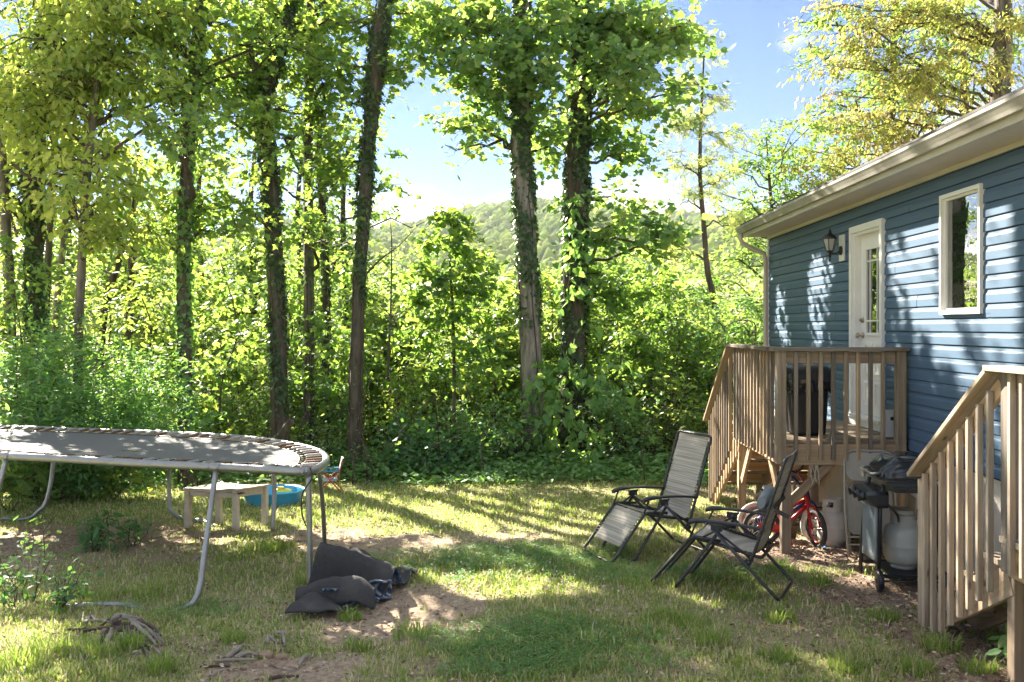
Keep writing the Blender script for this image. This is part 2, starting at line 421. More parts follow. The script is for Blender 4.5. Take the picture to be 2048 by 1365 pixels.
def leaf_mat(name, stops, tstops, rough=0.5, tfac=0.5, spec=0.35):
    """Thin leaf: reflecting and transmitting colour, both varied leaf by leaf."""
    m = Mat(name, rough, spec=spec)
    r = m.attr('rnd')
    m.base(m.ramp(r, stops))
    tr = m.new('ShaderNodeBsdfTranslucent'); m.L(m.ramp(r, tstops), tr.inputs['Color'])
    mx = m.new('ShaderNodeMixShader'); mx.inputs[0].default_value = tfac
    m.L(m.b.outputs[0], mx.inputs[1]); m.L(tr.outputs[0], mx.inputs[2]); m.L(mx.outputs[0], m.out.inputs['Surface'])
    return m.m
L_TULIP = leaf_mat('tulip_leaf', [(0, (0.065, 0.145, 0.078)), (0.6, (0.109, 0.203, 0.095)), (1, (0.189, 0.261, 0.132))],
                   [(0, (0.224, 0.420, 0.080)), (0.6, (0.420, 0.616, 0.104)), (1, (0.700, 0.728, 0.153))])
L_YELLOW = leaf_mat('yellow_green_leaf', [(0, (0.10, 0.18, 0.045)), (0.5, (0.16, 0.245, 0.06)), (1, (0.27, 0.31, 0.09))],
                    [(0, (0.32, 0.50, 0.06)), (0.5, (0.49, 0.63, 0.09)), (1, (0.68, 0.71, 0.14))])
L_MAPLE = leaf_mat('maple_leaf', [(0, (0.056, 0.126, 0.055)), (0.6, (0.098, 0.182, 0.067)), (1, (0.168, 0.238, 0.092))],
                   [(0, (0.234, 0.429, 0.064)), (0.6, (0.442, 0.624, 0.087)), (1, (0.676, 0.728, 0.120))])
L_BRIGHT = leaf_mat('bright_backlit_leaf', [(0, (0.050, 0.120, 0.048)), (0.5, (0.100, 0.180, 0.058)), (1, (0.190, 0.240, 0.094))],
                    [(0, (0.160, 0.360, 0.050)), (0.5, (0.330, 0.530, 0.076)), (1, (0.580, 0.660, 0.146))], tfac=0.52)
L_SHADE = leaf_mat('shade_shrub_leaf', [(0, (0.065, 0.162, 0.084)), (0.6, (0.108, 0.227, 0.115)), (1, (0.216, 0.324, 0.159))],
                   [(0, (0.203, 0.446, 0.078)), (0.6, (0.405, 0.689, 0.115)), (1, (0.769, 0.800, 0.185))], tfac=0.45)
L_IVY = leaf_mat('ivy_leaf', [(0, (0.035, 0.075, 0.030)), (0.6, (0.06, 0.11, 0.042)), (1, (0.12, 0.165, 0.065))],
                 [(0, (0.08, 0.17, 0.03)), (0.6, (0.14, 0.26, 0.035)), (1, (0.30, 0.38, 0.06))], rough=0.38, tfac=0.28, spec=0.4)
L_OAK = leaf_mat('young_oak_leaf', [(0, (0.15, 0.20, 0.05)), (0.6, (0.27, 0.27, 0.09)), (0.88, (0.36, 0.29, 0.12)), (1, (0.36, 0.22, 0.13))],
                 [(0, (0.34, 0.46, 0.06)), (0.6, (0.50, 0.50, 0.12)), (0.88, (0.56, 0.44, 0.17)), (1, (0.54, 0.34, 0.19))])
L_LOCUST = leaf_mat('locust_leaf', [(0, (0.080, 0.130, 0.058)), (1, (0.170, 0.190, 0.085))], [(0, (0.360, 0.460, 0.094)), (1, (0.620, 0.600, 0.164))])
L_VINE = leaf_mat('vine_leaf', [(0, (0.086, 0.187, 0.070)), (0.6, (0.144, 0.274, 0.096)), (1, (0.216, 0.331, 0.133))],
                  [(0, (0.288, 0.547, 0.083)), (1, (0.518, 0.749, 0.133))], tfac=0.4)
L_GRASS = leaf_mat('grass_blade', [(0, (0.13, 0.23, 0.05)), (0.45, (0.24, 0.33, 0.085)), (0.72, (0.44, 0.43, 0.19)), (1, (0.64, 0.57, 0.40))],
                   [(0, (0.24, 0.42, 0.05)), (0.45, (0.46, 0.58, 0.09)), (0.72, (0.66, 0.62, 0.22)), (1, (0.70, 0.60, 0.40))], rough=0.6, tfac=0.42, spec=0.25)
HAZE = 0.00010

# ================================================================== GROUND
def ell(px, py, rx, ry, amt=1.0):
    g = G(px, py); s = F / g.y
    return (g.x, g.y, rx / s, ry * g.y / (py - HY), amt)
DIRT = [ell(770, 1088, 190, 26), ell(640, 1075, 120, 22, .9), ell(790, 1238, 170, 52, 1.1), ell(620, 1340, 200, 32, 1.0), ell(900, 1262, 160, 24, .7),
        ell(150, 1078, 290, 34, 1.0), ell(330, 1120, 200, 14, .5), ell(40, 1130, 150, 22, .6), ell(520, 1195, 140, 30, .4), ell(470, 1300, 130, 24, .35), ell(1350, 1335, 110, 22, .5),
        ell(1000, 1075, 150, 14, .55), ell(1240, 1225, 130, 14, .35), ell(860, 1330, 90, 24, .6), ell(1190, 985, 220, 8, .35), ell(1560, 1290, 170, 26, .5)]
LITTER = [ell(1260, 944, 230, 15, 1.0), ell(860, 938, 260, 9, .8), ell(1650, 1105, 190, 42, 1.2), ell(1780, 1180, 190, 45, .95), ell(1930, 1280, 190, 75, .9),
          ell(1600, 1240, 170, 40, .5), ell(1640, 1040, 200, 40, 1.2), ell(1450, 985, 120, 20, .7), ell(330, 1300, 220, 34, .45), ell(1990, 1360, 200, 70, .9)]
_w = np.random.default_rng(3).uniform(0, 6.28, (9, 2))
def wob(x, y, k):                                     # cheap smooth noise, -1..1
    s = 0
    for i, (a, b) in enumerate(_w):
        f = k * (0.7 + 0.33 * i)
        s = s + np.sin(x * f * math.cos(i * 1.9) + y * f * math.sin(i * 1.9) + a) * np.cos(x * f * .5 * math.sin(i * 2.7) - y * f * .5 * math.cos(i * 2.7) + b)
    return s / 4.0
def cover(lst, x, y):
    v = np.zeros_like(x)
    for (cx, cyy, rx, ry, a) in lst:
        d = np.sqrt(((x - cx) / rx) ** 2 + ((y - cyy) / ry) ** 2)
        v = np.maximum(v, a * np.clip(1.45 - d - 0.40 * wob(x, y, 2.6) - 0.34 * wob(x, y, 7.0) - 0.2 * wob(x + 2, y, 16.0), 0, 1))
    return np.clip(v, 0, 1)
def axis_lines(lo, hi, step, far_lo, far_hi, k=1.22):
    core = list(np.arange(lo, hi + 1e-6, step)); a, d = lo, step
    left = []
    while a > far_lo: d *= k; a -= d; left.append(a)
    b, d = core[-1], step; right = []
    while b < far_hi: d *= k; b += d; right.append(b)
    return np.array(left[::-1] + core + right)
gxs = axis_lines(-8.0, 4.2, 0.055, -2600, 2600); gys = axis_lines(4.2, 17.5, 0.06, -300, 2600)
GX, GY = np.meshgrid(gxs, gys)
GZ = gz(GX, GY)
near = (GY < 20) & (GY > 3) & (np.abs(GX + 2) < 9)
gd = np.where(near, cover(DIRT, GX, GY), 0); gl = np.where(near, cover(LITTER, GX, GY), 0)
gl = np.maximum(gl, np.clip((GY - 15.0 - 0.4 * wob(GX, GY, 1.5)) / 0.8, 0, 1) * (GY < 45))
rough_amp = 0.006 + 0.012 * np.maximum(gd, gl)
GZ = GZ + np.where(near, rough_amp * (wob(GX, GY, 9.0) + wob(GX + 7, GY, 19.0) * .8) + rng.normal(0, 0.003, GX.shape), 0)
s = Soup(); s.grid(np.stack([GX, GY, GZ], -1))
mg = Mat('yard_ground', 0.95, spec=0.12)
v = mg.coord('Object'); n1 = mg.noise(v, 2.2, 8, 0.7); n2 = mg.noise(v, 26, 6, 0.7); n3 = mg.noise(v, 90, 4, 0.7); n4 = mg.noise(v, 0.9, 4)
dirtc = mg.ramp(n2, [(0.30, (0.25, 0.18, 0.12)), (0.5, (0.44, 0.34, 0.245)), (0.72, (0.57, 0.47, 0.36))])
dirtc = mg.mix(mg.math('MULTIPLY', mg.math('SUBTRACT', n1, 0.5, True), 2.5, True), dirtc, (0.27, 0.185, 0.125))
thatch = mg.ramp(n3, [(0.30, (0.17, 0.165, 0.08)), (0.5, (0.38, 0.34, 0.19)), (0.68, (0.60, 0.53, 0.37))])
thatch = mg.mix(mg.math('MULTIPLY', n1, 0.7), thatch, (0.23, 0.25, 0.09))
litc = mg.ramp(n3, [(0.30, (0.14, 0.10, 0.07)), (0.48, (0.32, 0.23, 0.17)), (0.62, (0.46, 0.35, 0.27)), (0.75, (0.58, 0.48, 0.39))])
fa = mg.attr('dirt'); fl = mg.attr('litter')
edge = lambda f: mg.ramp(mg.math('ADD', f, mg.math('MULTIPLY', mg.math('SUBTRACT', n2, 0.5), 0.9)), [(0.32, (0, 0, 0)), (0.58, (1, 1, 1))])
c = mg.mix(edge(fa), thatch, dirtc); c = mg.mix(edge(fl), c, litc)
mg.base(c); mg.bump(mg.math('ADD', n2, mg.math('MULTIPLY', n3, 0.7)), 0.9, 0.03)
ground = s.build('ground', mg.m, kind='structure')
for nm, arr in (('dirt', gd), ('litter', gl)):
    a = ground.data.attributes.new(nm, 'FLOAT', 'POINT'); a.data.foreach_set('value', arr.astype(np.float32).ravel())

# ---- far ridge, with its woods as one mass of crowns
RIDGE = [(-2600, 90), (-900, 60), (-560, 75), (-420, 100), (-330, 125), (-255, 140), (-190, 134), (-120, 148), (-40, 162), (60, 168), (160, 150), (330, 150), (500, 140), (800, 125), (2600, 90)]
hx = np.linspace(-2600, 2600, 260); hy = np.linspace(130, 2300, 90)
HX, HYY = np.meshgrid(hx, hy)
top = np.interp(HX, [a for a, b in RIDGE], [b for a, b in RIDGE])
def hill_h(x, y):
    t = np.interp(x, [a for a, b in RIDGE], [b for a, b in RIDGE])
    u = np.clip((y - 140) / 1260, 0, 1); w = np.clip((y - 1400) / 900, 0, 1)
    return -12 + (t + 12) * (u * u * (3 - 2 * u)) ** 0.9 * (1 - 0.5 * w) + 7 * np.sin(x / 47.0 + y / 130.0) * u + 5 * np.sin(x / 21.0 - y / 60.0) * u
s = Soup(); s.grid(np.stack([HX, HYY, hill_h(HX, HYY)], -1))
mh = Mat('ridge_ground', 0.95, spec=0.1); mh.base(mh.mix(mh.noise(mh.coord('Object'), 0.05, 6), (0.035, 0.055, 0.02), (0.07, 0.09, 0.03)))
hills = s.build('hills', mh.m, kind='structure')
ico = [(0, 0, 1)] + [(math.cos(a) * .894, math.sin(a) * .894, .447) for a in np.arange(5) * 1.2566] + [(math.cos(a) * .894, math.sin(a) * .894, -.447) for a in np.arange(5) * 1.2566 + .628] + [(0, 0, -1)]
ico = np.array(ico)
icof = [[0, i + 1, (i + 1) % 5 + 1] for i in range(5)] + [[i + 1, i + 6, (i + 1) % 5 + 1] for i in range(5)] + [[(i + 1) % 5 + 1, i + 6, (i + 1) % 5 + 6] for i in range(5)] + [[11, (i + 1) % 5 + 6, i + 6] for i in range(5)]
icof = np.array(icof)
def ico2():
    vv = [np.array(x) for x in ico]; ff = []; mids = {}
    for (a, b, c_) in icof:
        def md_(i, j):
            k = (min(i, j), max(i, j))
            if k not in mids: m_ = (vv[i] + vv[j]) / 2; mids[k] = len(vv); vv.append(m_ / np.linalg.norm(m_))
            return mids[k]
        x, y_, z = md_(a, b), md_(b, c_), md_(c_, a); ff += [[a, x, z], [x, b, y_], [z, y_, c_], [x, y_, z]]
    return np.array(vv), np.array(ff)
s = Soup()
for (nb, ya, yb, pw, (V_i, F_i), s0, s1) in ((1700, 190, 520, .8, ico2(), 1.8, 3.6), (9500, 480, 1420, .75, (ico, icof), 2.6, 5.4)):
    by_ = ya + (yb - ya) * rng.random(nb) ** pw; bx_ = by_ * rng.uniform(-.66, .42, nb); k_ = len(V_i)
    bz_ = hill_h(bx_, by_); sz = rng.uniform(s0, s1, nb); R3 = rng.uniform(0.65, 1.4, (nb, k_, 1))
    vv = np.stack([bx_, by_, bz_ + sz * .5], -1)[:, None, :] + V_i[None] * R3 * sz[:, None, None] * np.array([1, 1, 1.2])
    s.add(vv.reshape(-1, 3), (F_i[None] + (np.arange(nb) * k_)[:, None, None]).reshape(-1, 3), 0, np.repeat(np.clip(.5 + .30 * rng.normal(0, 1, nb) * .7 + .35 * wob(bx_ * .02, by_ * .02, 1.0), 0, 1), k_), True)
mf = Mat('far_crowns', 0.9, spec=0.1)
mf.base(mf.ramp(mf.attr('rnd'), [(0, (0.08, 0.14, 0.03)), (0.5, (0.16, 0.21, 0.045)), (0.9, (0.24, 0.27, 0.065)), (1, (0.27, 0.25, 0.09))]))
tr_ = mf.new('ShaderNodeBsdfTranslucent'); tr_.inputs[0].default_value = (0.45, 0.56, 0.10, 1); mx_ = mf.new('ShaderNodeMixShader'); mx_.inputs[0].default_value = 0.5; mf.L(mf.b.outputs[0], mx_.inputs[1]); mf.L(tr_.outputs[0], mx_.inputs[2]); mf.L(mx_.outputs[0], mf.out.inputs[0])
mf.bump(mf.noise(mf.coord('Object'), 0.9, 4), 1.0, 1.0)
s.build('far_forest', mf.m, kind='stuff')

# ---- the air between here and the ridge
s = Soup(); s.box((0, 1150, 130), (5300, 2900, 302)); 
mz = bpy.data.materials.new('thin_haze'); mz.use_nodes = True; nt_ = mz.node_tree; nt_.nodes.remove(nt_.nodes['Principled BSDF'])
pv = nt_.nodes.new('ShaderNodeVolumePrincipled'); pv.inputs['Color'].default_value = (0.86, 0.93, 1.0, 1); pv.inputs['Density'].default_value = HAZE; pv.inputs['Anisotropy'].default_value = 0.2
nt_.links.new(pv.outputs[0], nt_.nodes['Material Output'].inputs['Volume'])
if HAZE > 0: s.build('haze', mz, kind='stuff')

# ================================================================== HOUSE
XW = 3.65; Y0, Y1 = 2.4, 13.97; ZB, ZT = 1.0, 3.56; CO = 0.1143
house = thing('house', (XW, 8.0, 0), 'blue vinyl sided single storey house with white trim and beige gutter', 'house')
DY0, DY1, DZ0, DZ1 = 9.375, 10.335, 1.19, 3.30          # door opening with its casing
WY0, WY1, WZ0, WZ1 = 7.335, 8.06, 2.29, 3.335           # window
# wall sheet behind the siding, pierced by the openings
ys = [Y0, WY0 + .03, WY1 - .03, DY0 + .05, DY1 - .05, Y1]; zs = [0.985, DZ0, WZ0 + .03, DZ1 - .05, WZ1 - .03, 3.7]
V = np.array([[[XW + .004, y, z] for y in ys] for z in zs]); s = Soup(); vi = lambda i, j: i * len(ys) + j
fs = []
for i in range(5):
    for j in range(5):
        if j == 1 and 2 <= i <= 3: continue
        if j == 3 and 1 <= i <= 2: continue
        fs.append([vi(i, j), vi(i, j + 1), vi(i + 1, j + 1), vi(i + 1, j)])
s.add(V.reshape(-1, 3), fs); s.build('wall', M_SHEATH, house)
s = Soup(); s.grid(np.array([[[XW + .006, Y1 - .01, z], [XW + 7, Y1 - .01, z]] for z in (-0.4, 3.7)]), smooth=False); s.build('end_wall', M_STUCCO, house)
s = Soup(); s.box((XW + .09, (Y0 + Y1) / 2 - .02, 0.33), (0.14, Y1 - Y0, 1.36)); s.build('foundation', M_STUCCO, house)
def siding_profile(za, zb, z0):
    pts = [(0.0150, 0.0), (0.0165, 0.004), (0.0155, 0.066), (0.0130, 0.075), (0.0095, 0.081), (0.0045, CO - .006)]
    zz = [p[1] for p in pts]; xx = [p[0] for p in pts]
    ts = sorted(set([max(za - z0, 0), min(zb - z0, CO - .006)] + [z for z in zz if za - z0 < z < zb - z0]))
    out = [(float(np.interp(t, zz, xx)), z0 + t) for t in ts]
    return [(0.001, out[0][1] + .001)] + out + [(0.0, out[-1][1])]
def siding_board(ya, yb, za, zb, z0, off=0.0):
    s = Soup(); pr = siding_profile(za, zb, z0)
    nseg = 2
    sag = lambda t: 0.0012 * math.sin(6.3 * t + z0 * 9)
    v = np.array([[[XW - d - off + (sag(t) if 0 < t < 1 else 0), ya + (yb - ya) * t, z] for d, z in pr] for t in np.linspace(0, 1, nseg + 1)])
    s.grid(v, smooth=False)
    n = len(pr)
    s.add([[XW - d - off, yb, z] for d, z in pr], [list(range(n))]); s.add([[XW - d - off, ya, z] for d, z in pr], [list(range(n))[::-1]])
    return s.build('siding_board', M_SIDING, house)
prng = random.Random(5)
nco = int(math.ceil((ZT - ZB) / CO))
for k in range(nco):
    z0 = ZB + k * CO; zt = min(z0 + CO, ZT)
    cuts = []                                             # (ya, yb, za, zb) free spans
    bz = sorted({z0, zt} | {z for z in (DZ0 - .09, DZ1, WZ0, WZ1) if z0 < z < zt})
    for za, zb in zip(bz[:-1], bz[1:]):
        zm = (za + zb) / 2; spans = [(Y0, Y1 - .05)]
        for (a, b, c, d) in ((DY0, DY1, DZ0 - .09, DZ1), (WY0, WY1, WZ0, WZ1)):
            if c < zm < d: spans = [q for (p, r) in spans for q in ((p, min(r, a)), (max(p, b), r)) if q[1] - q[0] > .02]
        for (p, r) in spans: cuts.append((p, r, za, zb))
    seam = [2.9 + (k * 1.37) % 3.6 + q * 3.66 for q in range(4)]
    for (p, r, za, zb) in cuts:
        ed = [p] + [q for q in seam if p + .25 < q < r - .25] + [r]
        for j, (a, b) in enumerate(zip(ed[:-1], ed[1:])):
            siding_board(a, b - (0.005 if b < r else 0), za, zb, z0, 0.0022 * (j % 2))
def hbox(name, c, size, mat, parent=house, rot=None):
    s = Soup(); s.box(c, size, rot); return s.build(name, mat, parent, world=parent is house or parent is None)
# corner post, frieze trim under the soffit
s = Soup(); s.prism([(XW - .03, Y1 - .05, ZB - .02), (XW - .03, Y1 + .02, ZB - .02), (XW + .06, Y1 + .02, ZB - .02), (XW + .06, Y1 - .05, ZB - .02)], (0, 0, ZT - ZB + .02)); s.build('corner_trim', M_WHITE, house)
hbox('frieze_trim', (XW - .018, (Y0 + Y1) / 2, ZT - .022), (0.034, Y1 - Y0, 0.042), M_CREAM)
# soffit panels, fascia, gutter, roof
XE = 3.27
ps = Soup()
ps.grid(np.array([[[x, y, z] for x in (XE + .003, XW - .001)] for y, z in ((0, .006), (.006, 0), (.05, 0), (.056, .005), (.06, .005), (.066, 0), (.11, 0), (.116, .005), (.12, .005), (.126, 0), (.170, 0), (.176, .006))]), smooth=False)
pme = ps.mesh('soffit_panel', M_SOFFIT)
y = Y0
while y < Y1 - .05:
    place('soffit_panel', pme, Matrix.Translation((0, y, ZT)), house); y += .176
s = Soup(); s.prism([(XE, Y0, ZT - .012), (XE - .022, Y0, ZT - .012), (XE - .022, Y0, ZT + .19), (XE, Y0, ZT + .19)], (0, Y1 + .03 - Y0, 0)); s.build('fascia', M_CREAM, house)
gp = [(XE - .024, 3.70), (XE - .024, 3.605), (XE - .075, 3.600), (XE - .088, 3.625), (XE - .108, 3.655), (XE - .122, 3.672), (XE - .122, 3.697), (XE - .110, 3.697)]
s = Soup()
v = np.array([[[x, yy, z] for x, z in gp] for yy in np.linspace(Y0, Y1 + .06, 14)]); v[:, :, 2] += 0.003 * np.sin(np.linspace(0, 9, 14))[:, None]
s.grid(v, smooth=False); n = len(gp); s.add(v[-1], [list(range(n))])
gut = s.build('gutter', M_GUTTER, house); md = gut.modifiers.new('thickness', 'SOLIDIFY'); md.thickness = 0.002
s = Soup(); s.tube([(XE - .07, Y1 - .05, 3.61), (XE - .07, Y1 - .05, 3.53), (XE - .04, Y1 - .05, 3.46), (XE + .12, Y1 - .045, 3.37), (XW - .09, Y1 - .04, 3.30), (XW - .06, Y1 - .02, 3.22), (XW - .06, Y1 - .02, 2.2), (XW - .06, Y1 - .02, 0.1)], 0.036, 8); s.build('downspout', M_SPOUT, house)
s = Soup(); rf = 0.30
s.add([[XE - .05, Y0 - .1, 3.735], [XE - .05, Y1 + .1, 3.735], [XW + 4, Y1 + .1, 3.735 + rf * 4.43], [XW + 4, Y0 - .1, 3.735 + rf * 4.43],
       [XE - .05, Y0 - .1, 3.755], [XE - .05, Y1 + .1, 3.755], [XW + 4, Y1 + .1, 3.77 + rf * 4.43], [XW + 4, Y0 - .1, 3.77 + rf * 4.43]],
      [[0, 1, 2, 3], [7, 6, 5, 4], [0, 4, 5, 1], [1, 5, 6, 2], [2, 6, 7, 3], [3, 7, 4, 0]]); s.build('roof', M_SHINGLE, house)
# ---- door: casing, slab, glass with its bars, hardware
door = bpy.data.objects.new('door', None); COL.objects.link(door); door.parent = house; door.location = (0, 0, 0)
def sub(name, s, mat, par):                             # a sub-part: world coordinates, the parent part sits at the house origin
    me = s.mesh(name, mat, house.location); return link(name, me, par)
s = Soup(); XC = XW - .034
s.box((XC + .01, DY0 + .035, (DZ0 + DZ1) / 2), (.05, .07, DZ1 - DZ0)); s.box((XC + .01, DY1 - .035, (DZ0 + DZ1) / 2), (.05, .07, DZ1 - DZ0)); s.box((XC + .009, (DY0 + DY1) / 2, DZ1 - .035), (.052, DY1 - DY0 - .14, .07))
s.box((XC + .075, DY0 + .085, (DZ0 + DZ1) / 2), (.12, .03, DZ1 - DZ0)); s.box((XC + .075, DY1 - .085, (DZ0 + DZ1) / 2), (.12, .03, DZ1 - DZ0)); s.box((XC + .075, (DY0 + DY1) / 2, DZ1 - .085), (.12, DY1 - DY0 - .2, .03))
sub('door_frame', s, M_WHITE, door)
s = Soup(); s.box((XC + .03, (DY0 + DY1) / 2, DZ0 + .012), (.15, DY1 - DY0, .03)); s.box((XC + .01, (DY0 + DY1) / 2, DZ0 - .045), (.05, DY1 - DY0, .085)); sub('threshold', s, M_WHITE, door)
a, b = DY0 + .1, DY1 - .1; XD = XC + .09
GY0, GY1, GZ0, GZ1 = a + .19, b - .19, DZ0 + .93, DZ1 - .27
ysl = [a, GY0, GY1, b]; zsl = [DZ0 + .03, GZ0, GZ1, DZ1 - .10]
Vd = np.array([[[XD, yy, z] for yy in ysl] for z in zsl]); s = Soup()
s.add(Vd.reshape(-1, 3), [[i * 4 + j, i * 4 + j + 1, (i + 1) * 4 + j + 1, (i + 1) * 4 + j] for i in range(3) for j in range(3) if not (i == 1 and j == 1)])
sub('door_slab', s, M_DOOR, door)
def rect_ring(xf, y0, y1, z0, z1, w, d):
    s = Soup()
    s.box((xf, (y0 + y1) / 2, z0 + w / 2), (d, y1 - y0, w)); s.box((xf, (y0 + y1) / 2, z1 - w / 2), (d, y1 - y0, w))
    s.box((xf, y0 + w / 2, (z0 + z1) / 2), (d, w, z1 - z0 - 2 * w)); s.box((xf, y1 - w / 2, (z0 + z1) / 2), (d, w, z1 - z0 - 2 * w)); return s
sub('glass_frame', rect_ring(XD - .008, GY0 - .03, GY1 + .03, GZ0 - .03, GZ1 + .03, .032, .02), M_DOOR, door)
for (p0, p1) in ((DZ0 + .12, DZ0 + .40), (DZ0 + .48, DZ0 + .82)):
    for (q0, q1) in ((a + .11, (a + b) / 2 - .03), ((a + b) / 2 + .03, b - .11)):
        sub('door_panel', rect_ring(XD - .006, q0, q1, p0, p1, .028, .014), M_DOOR, door)
def glass_mat(name, dark):
    m = Mat(name, 0.015, base=dark, spec=0.5); m.b.inputs['IOR'].default_value = 1.75
    fr = m.new('ShaderNodeFresnel'); fr.inputs['IOR'].default_value = 1.9
    n = m.noise(m.coord('Object', (1, 1.2, 1)), 3.2, 2); bp = m.new('ShaderNodeBump'); bp.inputs['Strength'].default_value = 0.06; bp.inputs['Distance'].default_value = 0.02; m.L(n, bp.inputs['Height'])
    gl = m.new('ShaderNodeBsdfGlossy'); gl.inputs['Roughness'].default_value = 0.0; m.L(bp.outputs[0], gl.inputs['Normal'])
    tr = m.new('ShaderNodeBsdfTransparent'); tr.inputs[0].default_value = (0.75, 0.8, 0.78, 1)
    mx = m.new('ShaderNodeMixShader'); m.L(m.math('ADD', fr.outputs[0], 0.28), mx.inputs[0]); m.L(tr.outputs[0], mx.inputs[1]); m.L(gl.outputs[0], mx.inputs[2]); m.L(mx.outputs[0], m.out.inputs[0])
    return m.m
M_GLASS = glass_mat('window_glass', (0.02, 0.02, 0.02))
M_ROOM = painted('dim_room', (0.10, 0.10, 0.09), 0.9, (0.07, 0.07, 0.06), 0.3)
M_CURT = painted('pale_curtain', (0.8, 0.8, 0.76), 0.9, (0.45, 0.45, 0.42), 0.3)
s = Soup(); s.box((XD + .006, (GY0 + GY1) / 2, (GZ0 + GZ1) / 2), (.004, GY1 - GY0, GZ1 - GZ0)); sub('pane', s, M_GLASS, door)
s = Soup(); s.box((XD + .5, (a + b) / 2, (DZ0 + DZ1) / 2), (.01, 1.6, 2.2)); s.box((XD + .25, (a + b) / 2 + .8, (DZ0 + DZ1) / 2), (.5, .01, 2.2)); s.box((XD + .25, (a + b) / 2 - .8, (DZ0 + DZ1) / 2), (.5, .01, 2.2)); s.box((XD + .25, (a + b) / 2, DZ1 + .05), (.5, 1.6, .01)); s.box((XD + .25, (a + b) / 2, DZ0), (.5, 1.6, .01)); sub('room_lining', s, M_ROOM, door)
for zz in (GZ0 + .13, GZ1 - .13): 
    s = Soup(); s.box((XD - .004, (GY0 + GY1) / 2, zz), (.012, GY1 - GY0, .016)); sub('muntin', s, M_DOOR, door)
for yy in (GY1 - .09, GY0 + .09):
    s = Soup(); s.box((XD - .003, yy, (GZ0 + GZ1) / 2), (.012, .014, GZ1 - GZ0)); sub('muntin', s, M_DOOR, door)
s = Soup(); s.lathe([(0.001, 0), (.03, 0), (.03, -.012), (.024, -.02), (.001, -.022)], (XD - .002, b - .065, DZ0 + 1.07), 14, axis='X'); s.box((XD - .032, b - .065, DZ0 + 1.07), (.02, .008, .035)); sub('deadbolt', s, M_BRASS, door)
s = Soup(); s.lathe([(.001, 0), (.032, 0), (.032, -.01), (.014, -.018), (.012, -.04), (.026, -.05), (.030, -.065), (.022, -.08), (.001, -.083)], (XD - .002, b - .065, DZ0 + .90), 14, axis='X'); sub('handle', s, M_BRASS, door)
# ---- window
win = bpy.data.objects.new('window', None); COL.objects.link(win); win.parent = house
sub('frame', rect_ring(XW - .018, WY0, WY1, WZ0, WZ1, .034, .058), M_WHITE, win)
sub('sash', rect_ring(XW + .002, WY0 + .034, WY1 - .034, WZ0 + .034, WZ1 - .034, .02, .03), M_WHITE, win)
s = Soup(); s.box((XW + .006, (WY0 + WY1) / 2, (WZ0 + WZ1) / 2), (.004, WY1 - WY0 - .10, WZ1 - WZ0 - .10)); sub('pane', s, M_GLASS, win)
s = Soup(); wy = (WY0 + WY1) / 2; wz = (WZ0 + WZ1) / 2
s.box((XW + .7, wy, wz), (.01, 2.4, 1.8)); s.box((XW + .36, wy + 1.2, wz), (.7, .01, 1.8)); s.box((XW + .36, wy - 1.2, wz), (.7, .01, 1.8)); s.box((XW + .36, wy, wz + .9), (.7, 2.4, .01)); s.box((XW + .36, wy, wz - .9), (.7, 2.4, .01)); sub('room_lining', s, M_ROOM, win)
s = Soup(); t = np.linspace(0, 1, 25)
s.grid(np.array([[[XW + .05 + .010 * math.sin(q * 26), WY1 + .12 - .42 * q, z] for q in t] for z in (WZ0 - .3, WZ1 + .1)])); sub('curtain', s, M_CURT, win)

# ---- wall lantern
lant = thing('wall_lantern', (XW, 10.62, 3.1), 'black wall lantern with clear glass sides beside the white back door', 'lantern')
LX, LY, LZ = XW - .17, 10.62, 3.14
s = Soup(); s.box((XW - .028, LY, 3.10), (.02, .16, .30)); s.build('mounting_block', M_WHITE, lant)
s = Soup(); s.lathe([(.001, 0), (.055, 0), (.05, -.02), (.02, -.03), (.001, -.03)], (XW - .038, LY, 3.07), 14, axis='X'); s.build('wall_plate', M_BLACK, lant)
s = Soup(); s.tube([(XW - .06, LY, 3.06), (XW - .10, LY, 3.03), (XW - .15, LY, 3.04), (LX, LY, 3.06)], .011, 6); s.build('arm', M_BLACK, lant)
s = Soup(); s.lathe([(.001, -.11), (.012, -.10), (.008, -.06), (.02, -.05), (.012, -.02), (.03, 0), (.045, .01), (.045, .02), (.001, .02)], (LX, LY, 3.05), 6); s.build('base', M_BLACK, lant)
M_LGLASS = Mat('lantern_glass', 0.1, base=(0.55, 0.54, 0.50)); M_LGLASS.b.inputs['Transmission Weight'].default_value = 0.35; M_LGLASS = M_LGLASS.m
s = Soup(); s.lathe([(.042, 0), (.075, .13)], (LX, LY, 3.07), 6, smooth=False); s.build('glass', M_LGLASS, lant)
s = Soup()
for q in range(6):
    an = q * math.pi / 3; s.tube([(LX + .043 * math.cos(an), LY + .043 * math.sin(an), 3.07), (LX + .077 * math.cos(an), LY + .077 * math.sin(an), 3.20)], .005, 4)
s.lathe([(.085, 0), (.088, .012), (.06, .045), (.035, .06), (.02, .075), (.024, .09), (.012, .10), (.014, .115), (.001, .13)], (LX, LY, 3.20), 6); s.build('cap', M_BLACK, lant)

